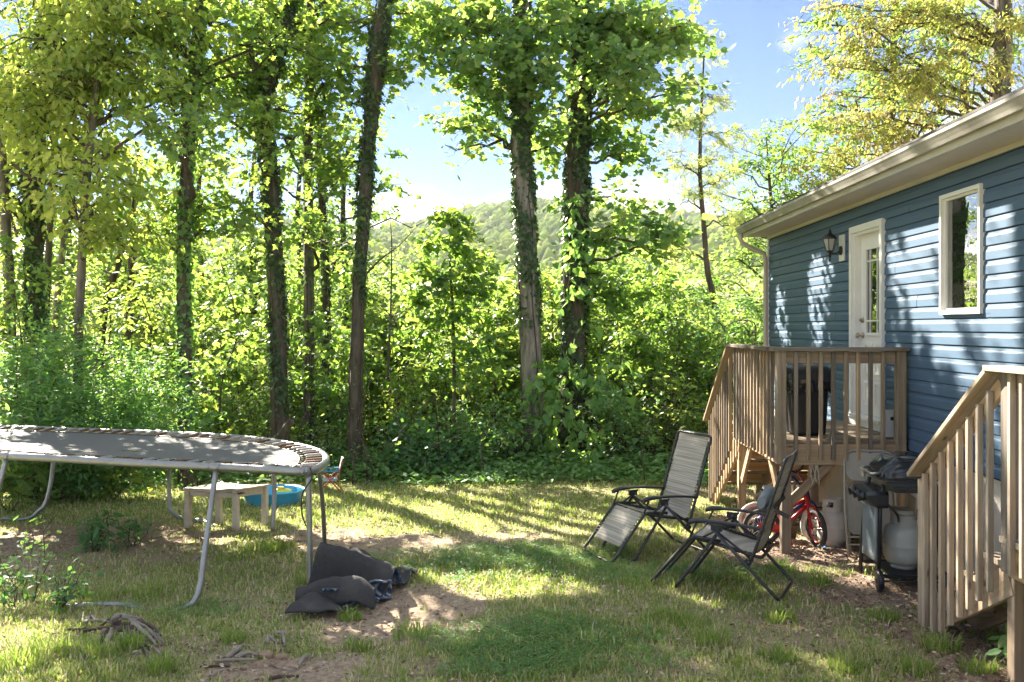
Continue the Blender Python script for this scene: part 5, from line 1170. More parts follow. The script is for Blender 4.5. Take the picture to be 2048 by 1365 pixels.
stone(530, 1315, .048, 'tan flat-faced stone between the forked stick and the bark strips', 1); stone(563, 1318, .046, 'large tan stone beside the path, right end of the stone cluster', 2); stone(490, 1338, .03, 'small pale stone below the bundle of grey sticks', 3)
stone(520, 1336, .026, 'low reddish stone in front of the two tan stones', 4); stone(545, 1330, .02, 'pebble squeezed between the two large tan stones', 5); stone(556, 1302, .03, 'tan stone behind the large one near the forked stick', 6)
stone(920, 1337, .035, 'lone grey stone at the edge of the lush clover patch', 7, None, .5); stone(535, 1236, .03, 'pale stone on dirt in front of the rug corner', 8, None)
def stick(pts, r0, r1, label, mat=M_DEAD, seed=0, cat='stick'):
    s = rough_tube([np.array(G(px, py)) + np.array((0, 0, dz)) for px, py, dz in pts], r0, r1, 7, seed, .12); tag(s.build('stick', mat), label, cat, 'sticks on the bare ground')
stick([(428, 1328, .02), (470, 1327, .025), (512, 1325, .02)], .010, .008, 'long thin grey stick lying level beneath the bark strips', seed=1)
stick([(450, 1322, .01), (470, 1312, .03), (485, 1300, .03)], .022, .014, 'stubby birch-grey stick propped at the back of the pile', seed=2)
stick([(470, 1322, .02), (495, 1318, .04), (515, 1316, .02)], .016, .012, 'pale curved stick on top of the stick pile', seed=3)
stick([(400, 1338, .01), (430, 1337, .015), (460, 1336, .01)], .010, .006, 'dark brown stick half sunk in litter left of the pile', M_ROT, seed=4)
stick([(536, 1294, .02), (538, 1284, .04), (556, 1291, .01)], .014, .009, 'pale forked stick arching out of the grass', seed=5)
stick([(555, 1274, .03), (566, 1280, .045), (570, 1294, .01)], .014, .010, 'bent pale stick curved like a hook in the grass', seed=6)
stick([(598, 1336, .01), (606, 1324, .02), (616, 1317, .02)], .016, .012, 'short split stick lying diagonally on the bare dirt', seed=7)
stick([(540, 1360, .01), (570, 1358, .015), (598, 1357, .01)], .014, .009, 'dark stick at the bottom edge of the bare dirt', M_ROT, seed=8)
stick([(412, 1364, .0), (430, 1352, .012), (446, 1344, .01)], .008, .005, 'slender stick slanting below the dark brown one', seed=9)
stick([(540, 1330, .01), (560, 1340, .012), (590, 1344, .008)], .006, .004, 'thin twig trailing right from the tan stones', seed=10)
stick([(1180, 1240, .01), (1195, 1256, .03), (1212, 1268, .01)], .005, .003, 'thin bare twig in the middle of the lawn', seed=11)

# ================================================================== VEGETATION TOOLS
def tmpl(half, fold=0.18):
    h = np.array(half, float); n = len(h)
    right = np.stack([h[:, 0], h[:, 1], np.abs(h[:, 0]) * fold], -1)
    left = right[1:-1].copy(); left[:, 0] *= -1
    v = np.vstack([right, left[::-1]])                  # base .. tip, then back down the left side
    f1 = list(range(n)); f2 = [0] + [n - 1] + list(range(n, n + n - 2))
    return v, np.array([f1, f2])
T_TULIP = tmpl([(0, 0), (.34, .04), (.47, .34), (.30, .50), (.38, .86), (0, .76)])
T_MAPLE = tmpl([(0, 0), (.30, .0), (.24, .20), (.52, .46), (.24, .52), (0, 1)])
T_OVAL = tmpl([(0, 0), (.24, .28), (.20, .66), (0, 1)])
T_NARROW = tmpl([(0, 0), (.15, .30), (.12, .68), (0, 1)])
T_HEART = tmpl([(0, .04), (.30, -.08), (.44, .22), (.24, .64), (0, 1)])
T_IVY = tmpl([(0, 0), (.42, .10), (.26, .50), (0, .95)])
T_LEAF2 = (np.array([(0, 0, 0), (.27, .42, .04), (0, 1, 0), (-.27, .42, .04)]), np.array([[0, 1, 2, 3]]))
def pinnate(n=5):
    v = []; f = []
    for i in range(n):
        y = .18 + .72 * i / (n - 1); L = .36 * math.sin(.6 + 2.1 * i / n)
        for sgn in (-1, 1):
            b = len(v); v += [(0, y, 0), (sgn * L * .5, y + .115, .02), (sgn * L, y + .08, .0), (sgn * L * .5, y - .015, .02)]; f.append([b, b + 1, b + 2, b + 3] if sgn > 0 else [b + 3, b + 2, b + 1, b])
    b = len(v); v += [(0, .88, 0), (.07, 1.05, .01), (0, 1.25, 0), (-.07, 1.05, .01)]; f.append([b, b + 1, b + 2, b + 3])
    return np.array(v, float), np.array(f)
T_PINN = pinnate(5)
def leaf_frames(axis, nrm):
    y = norm(axis); n = norm(nrm - y * np.sum(nrm * y, -1, keepdims=True)); x = np.cross(y, n)
    return np.stack([x, y, n], -1)                      # columns
def add_leaves(s, pos, axis, nrm, size, T, mat, rnd):
    tv, tf = T; N = len(pos)
    if N == 0: return
    Rm = leaf_frames(axis, nrm)
    v = np.einsum('nij,kj->nki', Rm, tv) * size[:, None, None] + pos[:, None, :]
    f = tf[None] + (np.arange(N) * len(tv))[:, None, None]
    s.add(v.reshape(-1, 3), f.reshape(-1, tf.shape[1]), mat, np.repeat(rnd, len(tv)))
SV = np.array(SUN)
# sunny places the photograph shows: (pixel centre, radii, strength), on the lawn, on the trampoline mat and on the wall
LIT_G = [(800, 1018, 640, 58, 1), (1120, 1050, 330, 36, 1), (560, 1080, 240, 24, .6), (800, 1235, 120, 58, 1), (990, 1212, 270, 24, .9), (1010, 1312, 130, 24, .7), (1380, 1225, 200, 20, .6), (1640, 1110, 130, 28, 1), (170, 1085, 240, 22, .5),
         (1180, 945, 150, 14, .5), (420, 1160, 120, 25, .5), (1250, 1160, 110, 14, .5), (690, 1290, 90, 18, .6), (930, 1130, 60, 14, .4), (1420, 1010, 60, 60, .7)]
LIT_M = [(60, 890, 150, 10, .6), (200, 900, 100, 5, .5)]
LIT_W = [(1845, 560, 22, 150, .8), (1800, 640, 16, 110, .7), (1890, 680, 30, 60, .6), (1640, 590, 22, 70, .8), (1600, 560, 12, 60, .7), (1660, 520, 14, 60, .6), (1565, 640, 14, 60, .7), (2020, 560, 20, 150, .8), (1985, 640, 14, 80, .6), (1620, 680, 40, 26, .6), (1770, 740, 30, 40, .6)]
def in_ell(lst, px, py):
    v = np.zeros_like(px)
    for (cx, cy_, rx, ry, a) in lst: v = np.maximum(v, a * (((px - cx) / rx) ** 2 + ((py - cy_) / ry) ** 2 < 1.32))
    return v
def keep_mask(pos, vis=0.985, off=1.0):
    """Thin the crowns where they would shade what the photograph shows in the sun."""
    px, py = to_px(np.where(pos[:, 1:2] > .5, pos, np.array([0, .5, 0])))
    framed = (px > -10) & (px < 2060) & (py > -10) & (pos[:, 1] > 1)
    lit = np.zeros(len(pos))
    t = (pos[:, 2] + 0.1) / SV[2]; q = pos - SV * t[:, None]
    ok = (q[:, 1] > 4.5) & (q[:, 1] < 16) & (q[:, 0] > -8) & (q[:, 0] < XW)
    qx, qy = to_px(np.where(ok[:, None], q, np.array([0, 5, 0]))); lit = np.maximum(lit, ok * in_ell(LIT_G, qx, qy))
    t = (pos[:, 2] - RZ) / SV[2]; q = pos - SV * t[:, None]; ok = (t > 0) & (q[:, 1] > 6) & (q[:, 1] < 13)
    qx, qy = to_px(np.where(ok[:, None], q, np.array([0, 5, 0]))); lit = np.maximum(lit, ok * in_ell(LIT_M, qx, qy))
    t = (pos[:, 0] - XW) / SV[0]; q = pos - SV * t[:, None]; ok = (t > 0) & (q[:, 1] > 5) & (q[:, 1] < 14) & (q[:, 2] > .8) & (q[:, 2] < 3.6)
    qx, qy = to_px(np.where(ok[:, None], q, np.array([0, 5, 0]))); lit = np.maximum(lit, ok * in_ell(LIT_W, qx, qy))
    g0 = pos - SV * (pos[:, 2] / SV[2])[:, None]
    far_ = (~framed) & (pos[:, 2] > 7.5) & ~((g0[:, 1] > 4.5) & (g0[:, 1] < 13) & (g0[:, 0] > -7) & (g0[:, 0] < XW + 2))
    thin = rng.random(len(pos)) < far_ * .7
    return ~thin & (rng.random(len(pos)) > np.where(framed, np.minimum(1, lit * 1.15) * vis, (lit > .35) * off))
class Growth:
    def __init__(s): s.limbs = []; s.tw = []; s.pos = []; s.ax = []; s.nr = []; s.sz = []; s.rd = []
    def limb(s, p0, p1, r0, nt, tl, nl, ls, arch=.12, hang=.45, flat=.3, t0=.25, hue=0.5, wander=.07, along=.55):
        p0 = np.array(p0, float); p1 = np.array(p1, float); L = np.linalg.norm(p1 - p0)
        t = np.linspace(0, 1, 7); w = rng.normal(0, wander * L, (7, 3)) * np.sin(t * math.pi)[:, None]
        pts = p0 + (p1 - p0) * t[:, None] + w; pts[:, 2] += arch * L * np.sin(t * math.pi)
        s.limbs.append((pts, np.linspace(r0, max(.003, r0 * .2), 7)))
        if nt <= 0: return pts
        tt = t0 + (1 - t0) * (np.arange(nt) + rng.random(nt)) / nt
        b = np.stack([np.interp(tt, t, pts[:, i]) for i in range(3)], -1)
        d0 = norm(p1 - p0)
        side = rng.normal(0, 1, (nt, 3)) * np.array([1, 1, flat])
        d = norm(d0 * along + norm(side) * .9 + np.array([0, 0, .08]))
        ln = tl * rng.uniform(.5, 1.15, nt)
        e = b + d * ln[:, None]; e[:, 2] -= .12 * ln
        s.tw.append((b, e, np.full(nt, max(.0025, r0 * .16))))
        f = (np.arange(nl) + .8) / nl
        f = np.clip(f[None] + rng.normal(0, .06, (nt, nl)), .05, 1.02)
        p = b[:, None] + (e - b)[:, None] * f[..., None] + rng.normal(0, .03 + .12 * ls, (nt, nl, 3))
        sd = np.cross(d, [0, 0, 1.0]); sg = np.where(np.arange(nl) % 2 == 0, 1, -1)
        ax = norm(d[:, None] * .5 + sd[:, None] * sg[None, :, None] * .7 + rng.normal(0, .35, (nt, nl, 3)) + np.array([0, 0, -hang]))
        nr = norm(np.array([0, 0, 1.0]) + rng.normal(0, .55, (nt, nl, 3)))
        s.pos.append(p.reshape(-1, 3)); s.ax.append(ax.reshape(-1, 3)); s.nr.append(nr.reshape(-1, 3))
        s.sz.append((ls * rng.uniform(.55, 1.2, (nt, nl))).ravel()); s.rd.append(np.clip(hue + rng.normal(0, .22) * .6 + rng.normal(0, .16, nt * nl), 0, 1))
        return pts
    def arrays(s, keep=True):
        a = [np.concatenate(x) for x in (s.pos, s.ax, s.nr, s.sz, s.rd)]
        if keep:
            ctr = a[0] + a[1] * a[3][:, None] * .5; k = keep_mask(ctr) if keep is True else keep_mask(ctr, keep); k &= a[0][:, 2] > gz(a[0][:, 0], a[0][:, 1]) + .01
            a = [x[k] for x in a]
        return a
    def crown(s, parent, T, mat, twig=None, name='crown', single=0, keep=True, sides=4):
        S = Soup()
        for pts, r in s.limbs:
            if keep and r[0] < .025 and not keep_mask(pts[2:], .6).all() and not keep_mask(pts[2:], .6).all(): continue
            S.tube(pts, r, sides if r[0] < .03 else 6, 1, cap=False)
        if s.tw:
            b = np.concatenate([x[0] for x in s.tw]); e = np.concatenate([x[1] for x in s.tw]); r = np.concatenate([x[2] for x in s.tw])
            if keep: kt = keep_mask((b + e) / 2, .9, 1.0); b, e, r = b[kt], e[kt], r[kt]
            d = norm(e - b); u = norm(np.cross(d, [0.3, 0.2, 1.0])); w = np.cross(d, u); ring = [u * math.cos(a) + w * math.sin(a) for a in (0, 2.094, 4.189)]
            v = np.stack([b + k * r[:, None] for k in ring] + [e + k * r[:, None] * .35 for k in ring], 1)
            f = np.array([[0, 1, 4, 3], [1, 2, 5, 4], [2, 0, 3, 5]])
            S.add(v.reshape(-1, 3), (f[None] + (np.arange(len(b)) * 6)[:, None, None]).reshape(-1, 4), 1, .5, True)
        if s.pos:
            p, a, n, z, rd = s.arrays(keep)
            if single:                                  # the leaves that show largest become leaf parts of their own
                px, py = to_px(p); sc_ = z / np.maximum(p[:, 1], .5) * ((px > 0) & (px < 2048) & (py > 0) & (py < 1365))
                o = np.argsort(-sc_ * rng.uniform(.8, 1, len(sc_)))[:single]
                single_leaves(parent, p[o], a[o], n[o], z[o], T, mat)
                m = np.ones(len(p), bool); m[o] = False; p, a, n, z, rd = p[m], a[m], n[m], z[m], rd[m]
            add_leaves(S, p, a, n, z, T, 0, rd)
        return S.build(name, [mat, twig or M_TWIG], parent)
_lv = {}
def single_leaves(parent, p, a, n, z, T, mat):
    key = (id(T), mat.name)
    if key not in _lv:
        _lv[key] = []
        for h in (.15, .4, .6, .85): _lv[key].append(Soup().add(T[0], T[1], 0, h).mesh('leaf', mat))
    Rm = leaf_frames(a, n)
    for i in range(len(p)):
        M = Matrix([[*(Rm[i][k] * z[i]), p[i][k]] for k in range(3)] + [[0, 0, 0, 1]])
        place('leaf', _lv[key][int(rng.integers(4))], M, parent)
def trunk_mesh(parent, pts, rad, mat, name='trunk', n=12, seed=0):
    pts = spline_open(pts, 6); m = len(pts); r = np.interp(np.linspace(0, 1, m), np.linspace(0, 1, len(rad)), rad)
    S = Soup(); S.tube(pts, r, n, cap=True)
    vv, ff, m_, r_, sm = S.parts[0]; q = np.random.default_rng(seed)
    ang = q.normal(0, .10, (1, n)) + q.normal(0, .045, (m, n))
    c = np.repeat(pts, n, 0); S.parts[0] = (c + (vv - c) * (1 + ang.reshape(-1, 1)), ff, m_, r_, sm)
    S.build(name, mat, parent); return pts, r
def ivy_on(parent, pts, r, dens, size, z0, z1, side=None, name='ivy', mat=None, T=None, thick=.05):
    """Small leaves hugging the bark; side biases them to one direction round the trunk."""
    seg = np.linalg.norm(np.diff(pts, axis=0), axis=1); cm = np.concatenate([[0], np.cumsum(seg)])
    N = int(dens * cm[-1]); u = rng.random(N) * cm[-1]
    c = np.stack([np.interp(u, cm, pts[:, i]) for i in range(3)], -1); rr_ = np.interp(u, cm, r)
    k = (c[:, 2] > z0) & (c[:, 2] < z1); c, rr_ = c[k], rr_[k]; N = len(c)
    th = rng.random(N) * 6.283 if side is None else side[0] + rng.normal(0, side[1], N)
    o = np.stack([np.cos(th), np.sin(th), 0 * th], -1)
    clump = np.clip(.6 + .5 * np.sin(c[:, 2] * 3.1 + 2 * th) + .3 * np.sin(c[:, 2] * 7 + th), .1, 1.4)
    kk = (rng.random(N) < clump)
    p = c + o * (rr_ * 1.02 + .01 + thick * rng.random(N) ** 2 * clump)[:, None]; kk &= keep_mask(p, .30)
    ax = norm(np.array([0, 0, -1.0]) + o * .35 + rng.normal(0, .45, (N, 3))); nr = norm(o + rng.normal(0, .4, (N, 3)) + np.array([0, 0, .35]))
    S = Soup(); add_leaves(S, p[kk], ax[kk], nr[kk], size * rng.uniform(.6, 1.3, kk.sum()), T or T_IVY, 0, np.clip(rng.normal(.45, .25, kk.sum()), 0, 1))
    for q in range(3):                                  # ivy stems climbing the bark
        t0 = rng.random() * 6.28; uu = np.linspace(0, cm[-1] * .9, 30); cc = np.stack([np.interp(uu, cm, pts[:, i]) for i in range(3)], -1); r2 = np.interp(uu, cm, r)
        a = t0 + np.cumsum(rng.normal(0, .18, 30)); S.tube(cc + np.stack([np.cos(a), np.sin(a), 0 * a], -1) * (r2 * 1.05 + .006)[:, None], .010, 4, 1, cap=False)
    return S.build(name, [mat or L_IVY, M_TWIG], parent)
def px_trunk(pl, Y, lean=0.0):
    """Trunk axis through the pixels of the list, rooted in the ground at distance Y."""
    out = []
    for i, (px, py) in enumerate(pl):
        y = Y + lean * i; p = P(px, py, y)
        if i == 0: p.z = gzf(p.x, y) - .25
        out.append(np.array(p))
    return out
def grid_blobs(x0, x1, y0, y1, step, fn=None, n=5, spread=.5, dy=.8):
    out = []
    for gx in np.arange(x0, x1, step):
        for gy in np.arange(y0, y1, step):
            px, py = gx + rng.uniform(-.5, .5) * step, gy + rng.uniform(-.5, .5) * step
            if rng.random() < (1.0 if fn is None else fn(px, py)): out.append((px, py, rng.normal(0, dy), n, spread))
    return out
def tree(name, label, pl, Y, w, bark_, T=None, lmat=None, ls=.13, auto=None, blobs=(), ivy=None, group=None, cat='tree', single=0, tl=.6, nl=8, hue=.5, top=0.0, keep=True, hang=.45, lean=0.0, seed=0, forks=()):
    pts = px_trunk(pl, Y, lean); s_ = F / Y
    rad = [x / s_ / 2 for x in w]
    if top:                                             # the trunk goes on above the picture
        d_ = norm(pts[-1] - pts[-2]); d_[2] = max(d_[2], .9); pts.append(pts[-1] + norm(d_) * top * .5); pts.append(pts[-1] + norm(d_ + np.array([.05, .02, .2])) * top * .5); rad += [rad[-1] * .65, rad[-1] * .2]
    root = thing(name, (pts[0][0], pts[0][1], pts[0][2] + .25), label, cat, group)
    tp_, tr_ = trunk_mesh(root, pts, rad, bark_, seed=seed)
    for fk, fw in forks:
        trunk_mesh(root, [np.array(P(px, py, Y + .05)) for px, py in fk], [x / s_ / 2 for x in fw], bark_, name='fork', seed=seed + 1)
    g = Growth()
    def at_z(z): 
        i = int(np.argmin(np.abs(tp_[:, 2] - z))); return tp_[i], tr_[i]
    if auto:
        n, z0, z1, L0, L1 = auto[:5]; rise = auto[5] if len(auto) > 5 else .35
        for i in range(n):
            z = z0 + (z1 - z0) * (i + rng.random()) / n; c, r = at_z(z); az = rng.random() * 6.283 if len(auto) < 7 else auto[6] + rng.normal(0, auto[7])
            L = rng.uniform(L0, L1); d_ = norm(np.array([math.cos(az), math.sin(az), rise + rng.normal(0, .15)]))
            g.limb(c, c + d_ * L, min(r * .5, .012 * L + .006), int(5 + L * 4.5), tl, nl, ls, hang=hang, hue=hue)
    for (px, py, dy, n, spread) in blobs:
        C = np.array(P(px, py, Y + dy)); c, r = at_z(C[2] - rng.uniform(.2, .9) * np.linalg.norm(C[:2] - tp_[0][:2]) * .5)
        mid_ = g.limb(c, C, min(r * .45, .04), 4, tl, nl, ls, arch=.10, hang=hang, hue=hue)
        for k in range(n):
            st_ = mid_[int(rng.integers(2, 6))]; en = C + norm(rng.normal(0, 1, 3)) * np.array([1, 1, .75]) * spread * rng.uniform(.5, 1.1)
            L = np.linalg.norm(en - st_); g.limb(st_, en, .012, int(4 + 5 * L), tl, nl, ls, hang=hang, hue=hue, t0=.2)
    if T is not None: g.crown(root, T, lmat, single=single, keep=keep)
    if ivy:
        dens, sz_, z0, z1 = ivy[:4]; ivy_on(root, tp_, tr_, dens, sz_, z0, z1, *(ivy[4:]))
    return root, tp_, tr_
def shrub(label, x, y, w, h, n, T, lmat, ls, nt=9, nl=8, tl=.45, hue=.5, name='shrub', cat='shrub', group=None, up=.6, keep=True, single=0, hang=.3, t0=.12, depth=None, base=.3, r=.014):
    z = gzf(x, y); root = thing(name, (x, y, z), label, cat, group)
    g = Growth(); dp = depth or w
    for i in range(n):
        a = rng.random() * 6.283; rr_ = math.sqrt(rng.random()); hh = h * (1 - .55 * rr_ ** 2) * rng.uniform(.55, 1.05)
        b = (x + math.cos(a) * rr_ * w * base * .5, y + math.sin(a) * rr_ * dp * base * .5, z - .05)
        e = (x + math.cos(a) * rr_ * w * .5 * rng.uniform(.8, 1.1), y + math.sin(a) * rr_ * dp * .5, z + hh)
        g.limb(b, e, r, int(nt * max(1, hh)), tl, nl, ls, arch=.06, t0=t0, hue=hue, hang=hang, along=.18, wander=.13)
    g.crown(root, T, lmat, name='foliage', keep=keep, single=single)
    return root

# ================================================================== THE TREES
def left_fill(px, py):
    v = 1.0
    if px > 735: v = .08
    if 200 < px < 700 and 290 < py < 430: v = .55
    if px < 40 and py < 90: v = .1
    return v
def tulip_fill(px, py):
    e = ((px - 1100) / 300) ** 2 + ((py - 60) / 270) ** 2
    return .85 if e < .7 else (.55 if e < 1.1 else 0)
ALLB = grid_blobs(-20, 720, -20, 520, 68, left_fill, 5, .5, .9)
TRX = {'forked_tree': 535, 'straight': 618, 'vineclad': 375, 'yellow': 178, 'ivy': 70}
def near_blobs(key): return [b for b in ALLB if min(TRX, key=lambda k: abs(TRX[k] - b[0])) == key]
WOODS = 'trees at the edge of the yard'
# two ivy-clad tulip trees in the middle
tree('tulip_tree', 'straight tulip tree with bare pale lower bark, ivy above, paler one of the central pair', [(1068, 905), (1063, 760), (1055, 560), (1048, 400), (1042, 250), (1044, 60)], 16.0, [58, 44, 42, 38, 36, 32], M_BARKW, T_TULIP, L_TULIP, .14,
     auto=(16, 8.4, 15, 1.2, 2.8, .3), blobs=[(960, 40, -.3, 4, .75), (905, 110, 0, 4, .65), (1000, 110, -.6, 4, .75), (930, 170, -.2, 5, .55), (905, 60, .5, 4, .65), (965, 235, .1, 5, .5), (905, 255, .1, 3, .4), (1085, 60, -.8, 4, .75), (1075, 160, -.7, 4, .65), (880, 20, .3, 4, .65), (860, 80, .2, 4, .45), (1000, 190, -.3, 4, .5), (890, 290, .0, 2, .3)] + grid_blobs(815, 1100, -30, 340, 92, tulip_fill, 4, .75, .7),
     ivy=(1100, .075, 2.2, 9.0), group=WOODS, single=150, top=8, hue=.55, tl=.75, nl=9, seed=1)
tree('tulip_tree', 'ivy-covered tulip tree with vine leaves round its foot, nearer the house of the central pair', [(1146, 905), (1148, 700), (1150, 500), (1155, 330), (1160, 190), (1165, 40)], 16.3, [56, 46, 44, 42, 40, 34], M_BARKD, T_TULIP, L_TULIP, .14,
     auto=(16, 8.2, 15, 1.2, 2.8, .3), blobs=[(1190, 40, -.4, 4, .75), (1270, 60, -.2, 6, .6), (1230, 130, -.6, 4, .75), (1310, 150, 0, 5, .55), (1365, 185, 0, 3, .35), (1260, 210, .2, 5, .55), (1320, 90, .2, 5, .5), (1210, 290, .3, 4, .5), (1130, 150, -.9, 4, .65), (1230, 390, .2, 4, .45), (1290, 430, -.2, 4, .45), (1330, 470, -.3, 4, .4), (1340, 520, -.3, 3, .3), (1210, 480, -.2, 4, .4), (1100, 220, -.5, 4, .5), (1280, 320, .3, 4, .45), (1330, 30, .2, 4, .5)] + grid_blobs(1100, 1400, -30, 350, 92, tulip_fill, 4, .75, .7),
     ivy=(1300, .085, .2, 9.0), group=WOODS, single=150, top=8, hue=.5, tl=.75, nl=9, seed=2)
# slim trunks left of the centre
tree('slender_tree', 'slim leaning tree wrapped in blue-green ivy, next to the open sky', [(706, 905), (714, 640), (722, 480), (738, 260), (752, 120), (772, -10)], 14.8, [26, 22, 22, 24, 30, 28], M_BARK, T_MAPLE, L_MAPLE, .12,
     auto=(10, 7.4, 12, 1.0, 2.0, .3), blobs=[(790, 60, .2, 3, .35), (700, 210, .4, 4, .45), (775, 160, .2, 3, .3), (690, 340, .3, 3, .35), (765, 380, .6, 2, .3), (820, 30, .2, 3, .4), (700, 60, .5, 4, .5)], ivy=(950, .07, 2.6, 9), group=WOODS, top=7, seed=3)
tree('slender_tree', 'very straight bare-barked tree between the forked trunk and the slim ivy tree', [(616, 890), (618, 600), (616, 320), (620, 120), (622, -10)], 15.6, [24, 20, 19, 18, 16], M_BARKP, T_MAPLE, L_MAPLE, .125, auto=(16, 3.6, 13, 1.2, 2.6, .3), blobs=[(680, 120, 1, 5, .6), (670, 330, .8, 5, .6), (590, 420, .8, 4, .5), (560, 60, 1, 5, .6)] + near_blobs('straight'), ivy=(300, .06, .2, 4), group=WOODS, top=7, seed=4)
tree('forked_tree', 'ivy-grown tree with a trunk that forks high up', [(562, 905), (556, 690), (547, 480), (535, 300), (522, 205), (548, 130), (586, -10)], 14.6, [34, 30, 30, 28, 30, 24, 18], M_BARK, T_MAPLE, L_MAPLE, .12, forks=[([(522, 215), (510, 180), (500, 120), (490, 66)], [20, 17, 14, 10])],
     auto=(16, 4.4, 12, 1.2, 2.6, .3), blobs=[(470, 140, .4, 5, .5), (600, 230, .6, 5, .5), (480, 250, .8, 4, .5), (640, 60, .6, 5, .5)] + near_blobs('forked_tree'), ivy=(900, .075, .8, 8.5), group=WOODS, top=6, seed=5)
tree('woodland_tree', 'grey trunk rising behind the trampoline with heart-leaved vine on it', [(372, 905), (370, 700), (368, 540), (372, 380), (384, 200), (402, 0)], 13.6, [28, 25, 24, 24, 22, 18], M_BARK, T_MAPLE, L_MAPLE, .115, auto=(18, 3.4, 11, 1.1, 2.4, .3), blobs=[(430, 180, .5, 5, .5), (330, 300, 1, 5, .5), (430, 420, .5, 4, .45), (460, 60, .6, 5, .6), (310, 180, .8, 4, .5)] + near_blobs('vineclad'), ivy=(480, .08, .4, 7, None, 'ivy', L_VINE, T_HEART), group=WOODS, top=6, seed=6)
# left-hand group with yellow-green leaves
tree('yellowing_tree', 'slim grey tree hung with yellow-green leaves, tallest over the bush', [(150, 905), (158, 640), (168, 440), (178, 300), (198, 140), (212, -10)], 12.6, [18, 17, 17, 16, 14, 12], M_BARKP, T_OVAL, L_YELLOW, .125, auto=(26, 3.6, 10, 1.2, 2.6, .25), blobs=[(100, 90, 0, 6, .6), (40, 200, -.2, 6, .6), (120, 210, -.4, 6, .6), (230, 120, -.2, 6, .6), (290, 60, 0, 5, .5), (60, 300, 0, 5, .5), (260, 230, .2, 5, .5), (200, 40, -.4, 5, .6), (350, 40, 0, 5, .5), (180, 480, -.5, 3, .35), (270, 500, -.4, 3, .35)] + near_blobs('yellow'), group=WOODS, top=4, hue=.62, hang=.9, seed=7)
tree('ivy_tree', 'thick dark trunk smothered in ivy behind the big bush', [(74, 905), (70, 640), (66, 440), (74, 260), (90, 110), (100, -10)], 14.2, [34, 30, 30, 30, 28, 22], M_BARKD, T_OVAL, L_YELLOW, .12, auto=(18, 4, 11, 1.2, 2.6, .3), ivy=(1000, .09, .3, 8.5), blobs=[(30, 120, .6, 5, .6), (150, 60, .6, 5, .6)] + near_blobs('ivy'), group=WOODS, top=5, hue=.5, hang=.8, seed=8)
tree('woodland_tree', 'pale grey trunk nearest the left edge above the bush', [(26, 905), (20, 620), (12, 450), (2, 300), (-20, 120)], 14.0, [24, 20, 18, 16, 14], M_BARKP, T_OVAL, L_YELLOW, .12, auto=(16, 3.5, 10, 1.2, 2.6, .3), group=WOODS, top=5, hue=.55, seed=9)
tree('woodland_tree', 'thin straight pole-like trunk just right of the thick ivy trunk', [(86, 905), (92, 640), (102, 420), (112, 250), (122, 60)], 15.5, [16, 14, 13, 12, 9], M_BARK, T_OVAL, L_MAPLE, .12, auto=(14, 4, 10, 1, 2.2, .3), group=WOODS, top=4, seed=10)
tree('woodland_tree', 'thin slanting trunk between the ivy trunk and the yellowing tree', [(104, 905), (112, 640), (128, 470), (140, 300), (150, 100)], 16.0, [14, 12, 11, 10, 8], M_BARKP, T_OVAL, L_MAPLE, .12, auto=(14, 4, 10, 1, 2.2, .3), group=WOODS, top=4, seed=11)
tree('woodland_tree', 'dark trunk leaning strongly to the upper side behind the bush', [(186, 905), (205, 650), (238, 520), (262, 440)], 17.5, [18, 15, 12, 8], M_BARKD, T_OVAL, L_MAPLE, .13, auto=(10, 3, 5.5, .9, 1.8, .3), group=WOODS, seed=12)
tree('woodland_tree', 'upright dark thin trunk beside the leaning one', [(252, 905), (257, 700), (263, 540), (268, 400)], 17.0, [15, 14, 12, 8], M_BARKD, T_MAPLE, L_MAPLE, .13, auto=(10, 3, 6, .9, 1.8, .3), group=WOODS, seed=13)
tree('woodland_tree', 'dark vine-draped pole behind the straight bare-barked tree', [(655, 890), (652, 600), (645, 420), (630, 200), (600, 40)], 17.2, [16, 14, 12, 10, 8], M_BARKD, T_MAPLE, L_MAPLE, .13, auto=(14, 3, 9, 1, 2.2, .3), ivy=(350, .08, .5, 8), group=WOODS, top=3, seed=14)
